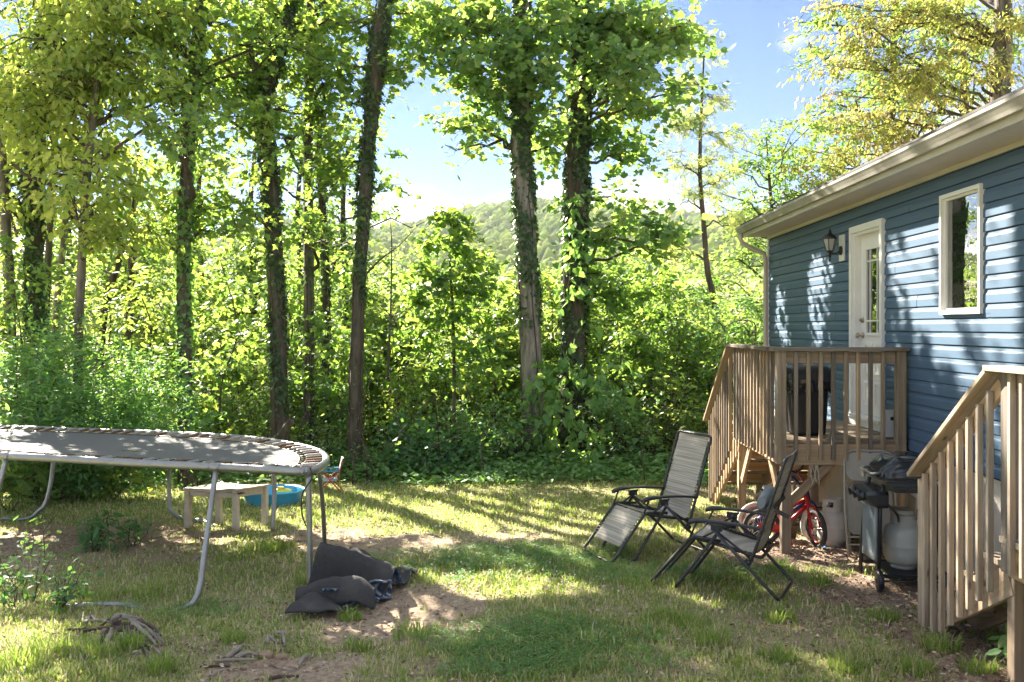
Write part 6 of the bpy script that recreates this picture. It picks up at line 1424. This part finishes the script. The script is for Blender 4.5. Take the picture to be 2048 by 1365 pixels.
# sapling in the gap, locust and birch to its right
tree('maple_sapling', 'young maple sapling standing in the gap in front of the ridge', [(905, 905), (908, 760), (905, 620), (900, 520), (908, 445)], 15.2, [8, 6, 5, 4, 2], M_TWIG, T_MAPLE, L_MAPLE, .145, blobs=[(890, 448, 0, 4, .30), (935, 465, 0, 3, .25), (855, 485, 0, 4, .3), (905, 500, 0, 4, .35), (955, 525, 0, 4, .38), (885, 555, 0, 5, .42), (840, 540, 0, 3, .3), (975, 575, 0, 4, .35), (930, 590, 0, 5, .42), (855, 610, 0, 5, .42), (955, 640, 0, 5, .42), (900, 660, 0, 5, .45), (840, 680, 0, 4, .4), (960, 710, 0, 4, .45), (890, 740, 0, 5, .45)], tl=.36, nl=8, group=WOODS, single=80, keep=.25, hue=.38, seed=15)
SAP = 'saplings between the larger trunks'
for (px, Y, top_, wid, lb, Lm, TT, lsz, hue_) in ((440, 15.0, 470, 110, 'leafy sapling between the vine-clad grey trunk and the forked tree', L_MAPLE, T_MAPLE, .13, .5), (300, 14.6, 540, 110, 'sapling with drooping pointed leaves right of the dark leaning trunks', L_YELLOW, T_OVAL, .12, .45),
        (660, 15.6, 480, 90, 'sapling close behind the slim ivy tree', L_MAPLE, T_MAPLE, .13, .35), (800, 16.2, 560, 90, 'low sapling left of the one in the ridge gap', L_MAPLE, T_OVAL, .11, .6), (985, 16.8, 560, 90, 'sapling just left of the pale-barked tulip tree', L_MAPLE, T_MAPLE, .12, .4),
        (1250, 16.6, 520, 130, 'broad sapling to the house side of the vine-covered tulip tree', L_MAPLE, T_MAPLE, .13, .35), (1350, 17.2, 560, 110, 'sapling with dark sprays before the locust', L_MAPLE, T_OVAL, .12, .3), (1500, 16.4, 590, 90, 'dark-leaved sapling against the downspout corner', L_SHADE, T_NARROW, .13, .5),
        (200, 15.4, 520, 110, 'thin sapling behind the yellowing tree', L_MAPLE, T_OVAL, .12, .5), (40, 13.6, 500, 90, 'sapling at the left edge over the big bush', L_MAPLE, T_OVAL, .12, .45), (560, 16.4, 520, 90, 'sapling hidden behind the forked trunk', L_BRIGHT, T_OVAL, .12, .5)):
    bl = [(px + rng.normal(0, wid * .5), top_ + (840 - top_) * (q + rng.random()) / 14, rng.normal(0, .35), 4, .40) for q in range(14)]
    tree('maple_sapling', lb, [(px, 905), (px + rng.normal(0, 9), 780), (px + rng.normal(0, 15), 660), (px + rng.normal(0, 20), top_ + 50)], Y, [5, 4, 3, 2], M_TWIG, TT, Lm, lsz, blobs=bl, tl=.40, nl=8, group=SAP, hue=hue_, keep=.72)
tree('locust_tree', 'airy locust tree with feathery pale leaves, spire against the sky', [(1440, 880), (1432, 640), (1415, 540), (1407, 440), (1400, 340), (1404, 200), (1410, 75)], 18.5, [17, 14, 12, 10, 8, 5, 2], M_TWIG, T_PINN, L_LOCUST, .19,
     blobs=[(1410, 110, 0, 2, .3), (1395, 170, 0, 3, .4), (1425, 190, 0, 3, .35), (1380, 260, 0, 4, .5), (1440, 270, 0, 3, .45), (1350, 330, 0, 4, .6), (1440, 370, .2, 4, .55), (1370, 400, 0, 3, .5), (1330, 490, -.3, 3, .4), (1470, 450, .3, 4, .6), (1350, 250, .3, 3, .5), (1420, 330, 0, 3, .5), (1400, 60, 0, 1, .2)], tl=.45, nl=5, group=WOODS, hue=.4, hang=.35, seed=16)
tree('birch_tree', 'bright green small-leaved tree just past the corner of the house', [(1560, 880), (1556, 640), (1550, 480), (1540, 380), (1532, 268)], 21.0, [14, 12, 9, 7, 2], M_TWIG, T_OVAL, L_BRIGHT, .115, auto=(30, 2.5, 6.0, 1.0, 2.4, .45), blobs=[(1535, 280, 0, 3, .4), (1510, 330, 0, 5, .6), (1570, 340, 0, 5, .6), (1500, 430, 0, 5, .7), (1590, 420, 0, 5, .7), (1540, 500, 0, 6, .8), (1470, 520, 0, 5, .7)], tl=.5, nl=9, group=WOODS, seed=17)
# a second row deeper in the woods, its leaves filling the gaps between the trunks
def second_fill(px, py): return .55 if 230 < px < 560 and py < 420 else .9
SEC = grid_blobs(-20, 725, 290, 640, 62, second_fill, 5, .65, .6)
for (px, Y, lb, TT, Lm, hu) in ((20, 21.5, 'second-row tree showing between the pale edge trunk and the thick ivy trunk', T_OVAL, L_MAPLE, .5), (140, 22.5, 'second-row tree behind the yellowing slim tree', T_MAPLE, L_MAPLE, .35), (270, 21.8, 'second-row tree behind the two dark leaning trunks', T_OVAL, L_BRIGHT, .35),
        (400, 23.0, 'second-row tree seen between the vine-clad trunk and the forked tree', T_MAPLE, L_MAPLE, .55), (505, 21.6, 'second-row tree just behind the forked tree', T_OVAL, L_MAPLE, .4), (600, 22.6, 'second-row tree behind the very straight trunk', T_MAPLE, L_MAPLE, .3), (690, 22.0, 'second-row tree behind the slim ivy tree', T_OVAL, L_BRIGHT, .4)):
    mine = [b for b in SEC if min((20, 140, 270, 400, 505, 600, 690), key=lambda k: abs(k - b[0])) == px]
    tree('woodland_tree', lb, [(px, 840), (px + 3, 600), (px - 4, 420), (px + 5, 300)], Y, [15, 13, 11, 7], M_BARKD, TT, Lm, .15, blobs=mine, tl=.65, nl=8, group='trees of the second row', hue=hu, keep=.8)
for (px, Y, top_, wid, lb, Lm, TT, hu) in ((780, 18.8, 600, 60, 'round-topped young tree beyond the gap, left of the maple sapling', L_MAPLE, T_OVAL, .55), (1000, 19.4, 560, 55, 'young tree beyond the gap, just left of the pale-barked tulip tree', L_MAPLE, T_MAPLE, .5), (1105, 20.0, 540, 45, 'young tree seen between the two tulip trees', L_MAPLE, T_OVAL, .6), (1240, 19.6, 530, 70, 'young tree beyond the vine-covered tulip tree, left of the locust', L_MAPLE, T_MAPLE, .45), (1340, 20.6, 545, 60, 'young tree behind the dark sprays before the locust', L_BRIGHT, T_OVAL, .3)):
    bl = [(px + rng.normal(0, wid * .7), top_ + (800 - top_) * (q + rng.random()) / 12, rng.normal(0, .5), 5, .55) for q in range(12)]
    tree('young_tree', lb, [(px, 860), (px + 3, 740), (px - 3, top_ + 40)], Y, [6, 5, 3], M_TWIG, TT, Lm, .15, blobs=bl, tl=.55, nl=8, group='young trees beyond the gap', hue=hu, keep=.4)
# trees behind the house
tree('young_oak', 'oak behind the house in yellow and tan young leaf, thick pale trunk', [(1995, 900), (1997, 500), (1998, 200), (2003, 80), (2006, -10)], 20.0, [46, 40, 37, 34, 30], M_BARKP, T_NARROW, L_OAK, .15,
     auto=(26, 8.2, 16, 2, 4.5, .25), blobs=[(1960, 60, -.4, 4, .8), (1880, 40, -.5, 5, .9), (1800, 60, -.4, 5, .9), (1720, 50, -.2, 5, .9), (1660, 90, -.2, 4, .8), (1640, 130, 0, 4, .6), (1900, 120, -.8, 4, .8), (1820, 140, -.6, 5, .9), (1740, 150, -.4, 5, .9), (1670, 190, -.3, 4, .8), (1640, 20, 0, 4, .6), (1860, 200, -.8, 4, .8), (1780, 220, -.6, 4, .8), (1700, 250, -.4, 5, .8), (1960, 140, -.9, 5, .7), (1650, 260, 0, 4, .6), (1760, 290, -.3, 4, .6), (1690, 310, 0, 4, .6), (2030, 40, -.6, 5, .7), (1600, 360, .3, 4, .5), (1640, 330, .3, 4, .6)],
     ivy=(160, .07, 3, 9), tl=.5, nl=9, group='trees behind the house', hue=.5, hang=.8, top=6, keep=False, seed=18)
tree('woodland_tree', 'fresh green tree filling the gaps behind the yellow oak', [(1760, 900), (1770, 500), (1780, 250), (1790, 60)], 26.0, [26, 22, 18, 10], M_BARK, T_OVAL, L_BRIGHT, .17, auto=(34, 4, 11, 2, 4, .3), blobs=[(1680, 280, 0, 6, 1.1), (1820, 180, 0, 6, 1.2), (1740, 360, 0, 5, 1), (1640, 400, 0, 6, 1.1), (2020, 60, 0, 6, 1.2), (1930, 100, 0, 6, 1.2), (1860, 40, 0, 6, 1.2)], tl=.7, nl=9, group='trees behind the house', top=4, keep=False, hue=.4, seed=19)
tree('woodland_tree', 'darker slim trunk seen through the oak leaves near the roof', [(1925, 900), (1930, 400), (1928, 120), (1915, -10)], 24.0, [22, 18, 15, 12], M_BARK, T_OVAL, L_BRIGHT, .16, auto=(18, 6, 12, 1.5, 3, .3), tl=.6, nl=8, group='trees behind the house', top=4, keep=False, hue=.4, seed=20)
# broken trunk leaning by the trampoline
lg = G(552, 905); b_ = thing('broken_trunk', (lg.x, 14.0, gzf(lg.x, 14)), 'short broken dead trunk leaning in the brush behind the trampoline rim', 'dead trunk')
rough_tube([P(545, 905, 14.0), P(562, 872, 13.9), P(583, 842, 13.8)], .075, .055, 9, 3, .08).build('trunk', M_BARK, b_)

# ================================================================== SHRUBS AND UNDERGROWTH
big = shrub('big dense dark green bush behind the trampoline at the edge of the woods', -6.2, 12.4, 3.7, 2.6, 150, T_NARROW, L_SHADE, .10, nt=12, nl=11, tl=.46, hue=.42, depth=2.2, hang=.1, keep=.1)
shrub('feathery lower bush spilling from the right side of the big bush', -4.75, 13.0, 1.5, 1.35, 36, T_NARROW, L_SHADE, .08, nt=11, nl=10, tl=.36, hue=.55, hang=.1)
shrub('leafy shrub at the foot of the vine-clad grey trunk', -4.9, 14.6, 2.2, 1.9, 30, T_OVAL, L_MAPLE, .10, nt=9, nl=8, hue=.6)
shrub('sunlit shrub between the grey trunk and the forked tree', -4.2, 15.6, 2.2, 2.6, 34, T_OVAL, L_BRIGHT, .10, nt=8, nl=8, hue=.5)
shrub('twiggy shrub between the forked tree and the slim ivy tree', -3.35, 14.6, 1.6, 2.3, 40, T_OVAL, L_SHADE, .075, nt=9, nl=8, tl=.35, hue=.6)
shrub('honeysuckle tangle at the foot of the slim ivy tree', -2.75, 14.1, 1.3, 2.4, 48, T_OVAL, L_SHADE, .06, nt=9, nl=8, tl=.3, hue=.7, base=.7)
shrub('low dark shrub right of the honeysuckle tangle', -1.9, 14.6, 1.7, 1.7, 48, T_MAPLE, L_SHADE, .10, nt=10, nl=8, tl=.4, hue=.35)
shrub('broad green shrub below the maple sapling', -1.2, 15.0, 1.8, 1.9, 52, T_OVAL, L_SHADE, .10, nt=10, nl=8, tl=.4, hue=.5)
shrub('leafy shrub against the foot of the pale-barked tulip tree', -.35, 15.4, 1.3, 1.5, 36, T_OVAL, L_SHADE, .10, nt=10, nl=8, tl=.4, hue=.45)
shrub('rounded shrub right of the vine-covered tulip tree foot', 1.6, 15.4, 1.7, 1.7, 40, T_OVAL, L_SHADE, .085, nt=10, nl=9, tl=.4, hue=.55)
shrub('pale reedy shrub between the tulip trees and the porch', 2.45, 15.6, 1.6, 1.8, 36, T_NARROW, L_MAPLE, .11, nt=9, nl=8, tl=.4, hue=.75)
shrub('shrub behind the end of the porch stairs', 3.3, 15.7, 1.5, 2.1, 38, T_OVAL, L_MAPLE, .10, nt=9, nl=8, tl=.4, hue=.5)
BR = 'bright bushes in the clearing beyond the trees'
specs = [(-9.5, 20, 4.5, 5.5, .45), (-7.2, 19.0, 4, 4.6, .6), (-6.8, 23, 5, 6, .5), (-4.6, 18.8, 3.4, 4.2, .45), (-5.2, 26, 5, 6.4, .7), (-3.2, 20.5, 3.4, 4.0, .6), (-2.2, 18.4, 2.6, 3.2, .5), (-2.4, 24.0, 4.0, 3.8, .75), (-.6, 19.0, 2.8, 3.3, .6), (.5, 22.5, 3.6, 3.6, .7), (1.2, 18.2, 2.4, 3.6, .45), (2.4, 20.0, 3.0, 4.4, .5), (3.4, 18.0, 2.6, 3.4, .35), (3.8, 23.0, 3.8, 5.0, .75), (5.2, 20.5, 3.4, 5.0, .55), (4.6, 17.6, 2.0, 3.6, .4), (7.6, 24, 4.5, 6.4, .6), (-.5, 30, 6, 5.8, .8), (3.0, 33, 7, 6.4, .8), (-5.5, 33, 8, 8.5, .7), (-11, 28, 7, 9, .6)]
place_w = ['behind the bush at the left edge', 'behind the thick ivy trunk', 'far back between the thin left trunks', 'behind the vine-clad grey trunk', 'far back behind the forked tree', 'behind the straight bare-barked tree', 'just left of the maple sapling', 'pale and far back under the ridge gap', 'behind the pale-barked tulip tree, left side', 'pale yellow, seen low between the tulip trees', 'between the tulip trees and the locust, dense', 'under the drooping tulip tree branch', 'in front of the locust foot, darker green', 'yellow-green, behind the locust', 'against the corner of the house, tall', 'beside the downspout, dark leaved', 'far back behind the house corner', 'distant, lowest in the ridge gap', 'distant, below the ridge right of the tulip trees', 'distant, behind the leftmost half of the trunks', 'distant and tall at the left edge of the woods']
for (x, y, w, h, hue), pw in zip(specs, place_w):
    far = y > 22
    shrub('sunlit bush ' + pw, x, y, w, h, int(30 + 7 * w), T_LEAF2 if far else T_OVAL, L_BRIGHT if hue > .58 else L_MAPLE, .17 if far else .125, nt=7, nl=9, tl=.75 if far else .6, hue=hue, group=BR, name='bush', cat='bush', base=.6, t0=.08)
# scrub on the valley floor, far off, read as one mass
N = 26000; yy_ = 42 + 190 * rng.random(N) ** 1.3; xx_ = yy_ * rng.uniform(-.62, .30, N)
cl = np.clip(wob(xx_ * .25, yy_ * .25, 1.3) + .35, 0, 1.3); hh = (.3 + 4.2 * cl) * rng.random(N) ** .7 * np.clip(yy_ / 90, .5, 1.1)
th = rng.random(N) * 6.283; S = Soup()
zz_ = np.maximum(gz(xx_, yy_), hill_h(xx_, yy_) * (yy_ > 130) - 99 * (yy_ <= 130))
add_leaves(S, np.stack([xx_, yy_, zz_ + hh], -1), np.stack([np.cos(th), np.sin(th), -.3 + 0 * th], -1), norm(np.array([0, -.2, 1.0]) + rng.normal(0, .6, (N, 3))), rng.uniform(.25, .55, N) * np.clip(yy_ / 70, .6, 2.2), T_LEAF2, 0, np.clip(rng.normal(.35, .25, N), 0, 1))
S.build('distant_scrub', L_MAPLE, kind='stuff')
# dead bare stems in the gap
for (pl, w_, lb) in (([(775, 760), (782, 600), (783, 480), (778, 420)], 2.6, 'bare dead stem reaching above the ridge left of the sapling'), ([(722, 560), (760, 520), (800, 490), (836, 450)], 2.6, 'bare twig branch crossing the ridge from the slim ivy tree')):
    pts = [np.array(P(a, b, 14.9)) for a, b in pl]; t_ = thing('bare_stem', tuple(pts[0]), lb, 'dead stem'); S = Soup(); pp = spline_open(pts, 5); S.tube(pp, np.linspace(w_ / 125, .003, len(pp)), 6); S.build('stem', M_TWIG, t_)
# leggy stems standing in the brush
for px, lb in ((640, 'thin leafless stem between the very straight tree and the honeysuckle tangle'), (690, 'thin bent stem against the honeysuckle tangle'), (735, 'thin stem standing just right of the slim ivy tree foot'), (870, 'thin crooked stem rising from the low dark shrub'),
               (975, 'thin stem beside the foot of the pale-barked tulip tree'), (445, 'thin leafless stem right of the vine-clad grey trunk'), (510, 'thin stem left of the forked tree above the trampoline rim'), (1290, 'thin stem in the rounded shrub past the tulip trees')):
    Y = 13.9 + .5 * rng.random(); x = (px - VX) / F * Y; z = gzf(x, Y); t_ = thing('bare_stem', (x, Y, z), lb, 'dead stem', 'thin grey stems in the undergrowth')
    pp = spline_open([(x, Y, z - .1), (x + rng.normal(0, .08), Y, z + .5), (x + rng.normal(0, .16), Y, z + .9), (x + rng.normal(0, .3), Y + .1, z + 1.1 + .6 * rng.random())], 5); S = Soup(); S.tube(pp, np.linspace(.010, .003, len(pp)), 5); S.build('stem', M_TWIG, t_)
# vine mound round the foot of the tulip trees
vm = thing('climbing_vine', (.65, 15.4, gzf(.65, 15.4)), 'broad heart-leaved vine mounded over the feet of the two tulip trees', 'vine')
g = Growth()
for i in range(34):
    a = rng.random() * 6.283; b0_ = np.array([.72 + .25 * math.cos(a), 15.75 + .2 * math.sin(a), gzf(.7, 15.7) + rng.uniform(.1, 2.0)]); e_ = b0_ + np.array([math.cos(a) * rng.uniform(.25, .75), -abs(math.sin(a)) * .8, rng.uniform(-.6, .1)])
    g.limb(b0_, e_, .007, 6, .30, 5, .155, hang=1.0, hue=.5, arch=.2)
for i in range(12):
    x = rng.uniform(-.2, 1.7); b0_ = np.array([x, 15.3, gzf(x, 15.3)]); e_ = b0_ + np.array([rng.normal(0, .3), -rng.uniform(.0, .4), rng.uniform(.3, .9)]); g.limb(b0_, e_, .007, 5, .28, 5, .14, hang=.8, hue=.55)
for i in range(14):
    z = rng.uniform(1.2, 4.6); b0_ = np.array([.78, 16.0, z]); e_ = b0_ + np.array([rng.normal(.05, .30), -rng.uniform(.2, .5), rng.uniform(-.4, .2)]); g.limb(b0_, e_, .006, 4, .26, 4, .15, hang=1.1, hue=.4)
g.crown(vm, T_HEART, L_VINE, name='foliage', single=220)
# low ground cover along the edge of the lawn
S = Soup(); N = 9000
gx_ = rng.uniform(-6.5, 4.2, N); gy_ = 14.35 + rng.normal(0, .45, N) + .25 * np.sin(gx_ * 1.7) + .5 * rng.random(N); kk = (gy_ > 13.5); gx_, gy_ = gx_[kk], gy_[kk]; N = len(gx_)
hh = np.clip(.05 + .22 * rng.random(N) * np.clip((gy_ - 13.6) / .8, .25, 1.5), .02, .5)
p = np.stack([gx_, gy_, gz(gx_, gy_) + hh], -1); th = rng.random(N) * 6.283
add_leaves(S, p, np.stack([np.cos(th), np.sin(th), -.2 + 0 * th], -1), norm(np.array([0, -.25, 1.0]) + rng.normal(0, .35, (N, 3))), rng.uniform(.05, .12, N), T_HEART, 0, np.clip(rng.normal(.45, .25, N), 0, 1))
S.build('ground_cover', [L_VINE], kind='stuff')
# small plants
def plant(label, px, py, h, n, ls, T, mat, spread=.25, hue=.5, cat='weed', name='weed', nl=5, nt=4, tl=.16):
    c = G(px, py); root = thing(name, (c.x, c.y, c.z), label, cat); g = Growth()
    for i in range(n):
        a = rng.random() * 6.283; r_ = spread * rng.random(); g.limb((c.x + .02 * math.cos(a), c.y + .02 * math.sin(a), c.z - .02), (c.x + r_ * math.cos(a), c.y + r_ * math.sin(a), c.z + h * rng.uniform(.6, 1.05)), .005, nt, tl, nl, ls, hue=hue, t0=.25, arch=.03)
    g.crown(root, T, mat, name='foliage', keep=False)
plant('dark bladed weed clump on the bare soil under the trampoline', 190, 1104, .36, 9, .12, T_NARROW, L_SHADE, .16, .1)
plant('small leafy weed right of the dark weed clump under the trampoline', 268, 1092, .26, 7, .09, T_NARROW, L_SHADE, .18, .3)
plant('feathery sprig with small ferny leaves in front of the trampoline', 62, 1206, .66, 3, .055, T_PINN, L_SHADE, .24, .3, nt=6, nl=6, tl=.20)
plant('broad-leaved seedlings at the left edge near the trampoline foot', 25, 1215, .30, 6, .07, T_OVAL, L_SHADE, .25, .2)
plant('low leafy weeds between the ferny sprig and the foot tube', 118, 1215, .26, 7, .065, T_OVAL, L_SHADE, .25, .2)
plant('tall yellow-leaved weed catching the sun behind the table', 236, 1005, .75, 4, .17, T_OVAL, L_YELLOW, .25, .8, nl=3)
plant('second yellow-leaved weed behind the table, more slender', 282, 1000, .70, 3, .15, T_OVAL, L_YELLOW, .2, .8, nl=3)
plant('grassy weed clump at the left edge by the trampoline leg', 18, 1024, .75, 8, .26, T_NARROW, L_MAPLE, .3, .5)
plant('leafy weed at the far end of the lawn before the vine mound', 1018, 918, .45, 7, .16, T_HEART, L_VINE, .25, .5)
plant('thistle-like weed at the foot of the nearer porch stairs', 2030, 1330, .22, 5, .10, T_OVAL, L_VINE, .12, .5)

# ================================================================== GRASS, CLOVER, LITTER
N = 420000
u = rng.random(N); Yg = 4.7 * (15.6 / 4.7) ** (u ** 1.05); Xg = Yg * rng.uniform(-.60, .56, N)
k = (Xg < XW - .05); Xg, Yg = Xg[k], Yg[k]
dirt_c = cover(DIRT, Xg, Yg); lit_c = cover(LITTER, Xg, Yg)
patch = .5 + .5 * wob(Xg + 3, Yg, 3.2); lush = cover([ell(1080, 1290, 210, 55), ell(1040, 1125, 250, 40, .9), ell(1400, 1150, 250, 30, .6), ell(700, 1010, 700, 40, .5), ell(80, 1330, 150, 60, .55), ell(430, 1180, 180, 40, .4)], Xg, Yg)
dens = (.42 + .35 * patch + .6 * lush) * np.clip(1 - 1.25 * dirt_c, .015, 1) * np.clip(1 - 1.1 * lit_c, .04, 1)
dens *= np.clip((15.2 - Yg) / 1.0, .1, 1)
k = rng.random(len(Xg)) < dens * .62; Xg, Yg, patch, lush, dirt_c = Xg[k], Yg[k], patch[k], lush[k], dirt_c[k]; N = len(Xg)
tuft = np.clip(wob(Xg, Yg, 11.0) + wob(Xg + 5, Yg + 2, 5.0) * .6, -1, 1.6)
hgt = rng.uniform(.018, .050, N) * (1 + .9 * np.clip(tuft, 0, 2) + .35 * lush) * (1 + .6 * (rng.random(N) < .05))
az = rng.random(N) * 6.283; bend = rng.uniform(.15, .95, N) * hgt; wd = rng.uniform(.0018, .0042, N) * (1 + Yg / 12)
base = np.stack([Xg, Yg, gz(Xg, Yg) - .004], -1); sd = np.stack([-np.sin(az), np.cos(az), 0 * az], -1) * wd[:, None]; fw = np.stack([np.cos(az), np.sin(az), 0 * az], -1)
m1 = base + fw * (bend * .35)[:, None] + np.array([0, 0, 1]) * (hgt * .62)[:, None]; tip = base + fw * bend[:, None] + np.array([0, 0, 1]) * (hgt * rng.uniform(.75, 1, N))[:, None]
v = np.stack([base - sd, base + sd, m1 + sd * .75, m1 - sd * .75, tip], 1)
straw = np.clip(.42 - .22 * lush + .22 * (1 - patch) + .25 * dirt_c, 0, 1)
rn = np.where(rng.random(N) < straw * .8, rng.uniform(.70, 1.0, N), np.clip(rng.normal(.36, .17, N) - .08 * lush, 0, .7))
S = Soup(); ids = np.arange(N)[:, None] * 5
S.add(v.reshape(-1, 3), ids + np.array([0, 1, 2, 3]), 0, np.repeat(rn, 5)); S.parts.append((np.zeros((0, 3)), ids + np.array([3, 2, 4]), 0, np.zeros(0), False))
S.build('grass', L_GRASS, kind='stuff')
# longer tufts standing out of the lawn
TUFTS = [(830, 1275, 60, .13), (468, 1285, 30, .10), (750, 1165, 25, .12), (1420, 1290, 45, .15), (1370, 1250, 60, .12), (1560, 1240, 40, .12), (1480, 1200, 40, .10), (1640, 1170, 35, .11), (1560, 1140, 40, .10), (1770, 1240, 40, .12), (1700, 1340, 50, .12), (1880, 1300, 45, .15), (1830, 1345, 45, .12), (520, 1105, 60, .16), (560, 1100, 40, .14), (470, 1120, 50, .10), (660, 1110, 30, .10), (40, 1330, 70, .16), (110, 1300, 60, .14), (200, 1310, 50, .13), (265, 1300, 30, .16), (320, 1345, 40, .15), (620, 1165, 40, .12), (635, 1030, 50, .10), (1010, 960, 60, .10), (320, 985, 90, .10), (420, 1000, 80, .12), (900, 1000, 90, .08), (980, 930, 30, .3), (1330, 1240, 40, .10), (1270, 1170, 50, .09), (700, 1240, 30, .10), (720, 1300, 30, .1), (180, 1200, 70, .15), (300, 1190, 60, .14), (1560, 1320, 50, .12), (1960, 1345, 45, .12), (2000, 1290, 30, .12), (1910, 1245, 30, .14)]
V_ = []; R_ = []
for (px, py, rp_, hh) in TUFTS:
    c = G(px, py); n = 130; r_ = rp_ / (F / c.y); a = rng.random(n) * 6.283; q = r_ * np.sqrt(rng.random(n)) * .8; x = c.x + q * np.cos(a); y = c.y + q * np.sin(a) * .8
    az = a + rng.normal(0, .9, n); h_ = hh * rng.uniform(.35, 1.1, n); bn_ = h_ * rng.uniform(.2, .9, n); wd = rng.uniform(.002, .0042, n) * (1 + c.y / 14)
    base = np.stack([x, y, gz(x, y) - .005], -1); sd = np.stack([-np.sin(az), np.cos(az), 0 * az], -1) * wd[:, None]; fw = np.stack([np.cos(az), np.sin(az), 0 * az], -1)
    m1 = base + fw * (bn_ * .3)[:, None] + np.array([0, 0, 1]) * (h_ * .6)[:, None]; tip = base + fw * bn_[:, None] + np.array([0, 0, 1]) * (h_ * .95)[:, None]
    V_.append(np.stack([base - sd, base + sd, m1 + sd * .8, m1 - sd * .8, tip], 1)); R_.append(np.clip(rng.normal(.33, .2, n), 0, 1))
v = np.concatenate(V_); N = len(v); ids = np.arange(N)[:, None] * 5; S = Soup()
S.add(v.reshape(-1, 3), ids + np.array([0, 1, 2, 3]), 0, np.repeat(np.concatenate(R_), 5)); S.parts.append((np.zeros((0, 3)), ids + np.array([3, 2, 4]), 0, np.zeros(0), False))
S.build('grass_tufts', L_GRASS, kind='stuff')
# clover leaves in the lush patches, white clover heads
def pick(n, lst, lo=.25):
    x = rng.uniform(-5, 3.4, n * 8); y = rng.uniform(5, 13, n * 8); c = cover(lst, x, y); k = rng.random(n * 8) < np.clip(c - lo, 0, 1); return x[k][:n], y[k][:n]
x, y = pick(30000, [ell(1080, 1290, 220, 52), ell(1040, 1120, 240, 36, .9), ell(1330, 1150, 240, 24, .6), ell(1500, 1150, 160, 20, .5), ell(360, 1225, 180, 26, .5)])
n = len(x); th = rng.random(n) * 6.283; S = Soup()
for k in range(3):
    a = th + k * 2.094; add_leaves(S, np.stack([x, y, gz(x, y) + .025 + .03 * rng.random(n)], -1), np.stack([np.cos(a), np.sin(a), 0 * a + .1], -1), norm(np.array([0, 0, 1.0]) + rng.normal(0, .25, (n, 3))), rng.uniform(.016, .032, n), T_LEAF2, 0, np.clip(rng.normal(.5, .25, n), 0, 1))
S.build('clover_leaves', L_VINE, kind='stuff')
x, y = pick(760, [ell(990, 1105, 130, 26, 1.1), ell(1010, 1140, 150, 26, .9), ell(1150, 1170, 230, 30, .55), ell(1000, 1065, 260, 20, .6), ell(880, 1100, 80, 24, .7), ell(1200, 1190, 90, 12, .6)])
n = len(x); c = np.stack([x, y, gz(x, y) + rng.uniform(.03, .075, n)], -1); S = Soup()
S.add((c[:, None] + ico[None] * (rng.uniform(.006, .0125, n))[:, None, None]).reshape(-1, 3), (icof[None] + (np.arange(n) * 12)[:, None, None]).reshape(-1, 3), 0, np.repeat(rng.random(n), 12), True)
mcl = Mat('white_clover_head', 0.9); mcl.base(mcl.ramp(mcl.attr('rnd'), [(0, (0.42, 0.36, 0.24)), (.4, (0.66, 0.62, 0.52)), (1, (0.74, 0.72, 0.66))])); S.build('clover_flowers', mcl.m, kind='stuff')
# dead leaves and bark crumbs
N = 95000; u = rng.random(N); Yg = 4.8 * (15.6 / 4.8) ** u; Xg = Yg * rng.uniform(-.6, .56, N); lc = np.maximum(cover(LITTER, Xg, Yg), 0.16 + .14 * cover(DIRT, Xg, Yg)); lc = np.where(Yg > 14.2, np.maximum(lc, .6), lc)
k = (rng.random(N) < lc * .75) & (Xg < XW - .02); Xg, Yg = Xg[k], Yg[k]; n = len(Xg); th = rng.random(n) * 6.283; S = Soup()
add_leaves(S, np.stack([Xg, Yg, gz(Xg, Yg) + rng.uniform(.004, .022, n)], -1), np.stack([np.cos(th), np.sin(th), rng.normal(0, .25, n)], -1), norm(np.array([0, 0, 1.0]) + rng.normal(0, .45, (n, 3))), rng.uniform(.014, .05, n), T_LEAF2, 0, rng.random(n))
mlt = Mat('dead_leaf', 0.85, spec=.2); mlt.base(mlt.ramp(mlt.attr('rnd'), [(0, (0.09, 0.06, 0.04)), (.35, (0.24, 0.16, 0.11)), (.7, (0.40, 0.29, 0.20)), (1, (0.55, 0.45, 0.35))])); S.build('leaf_litter', mlt.m, kind='stuff')
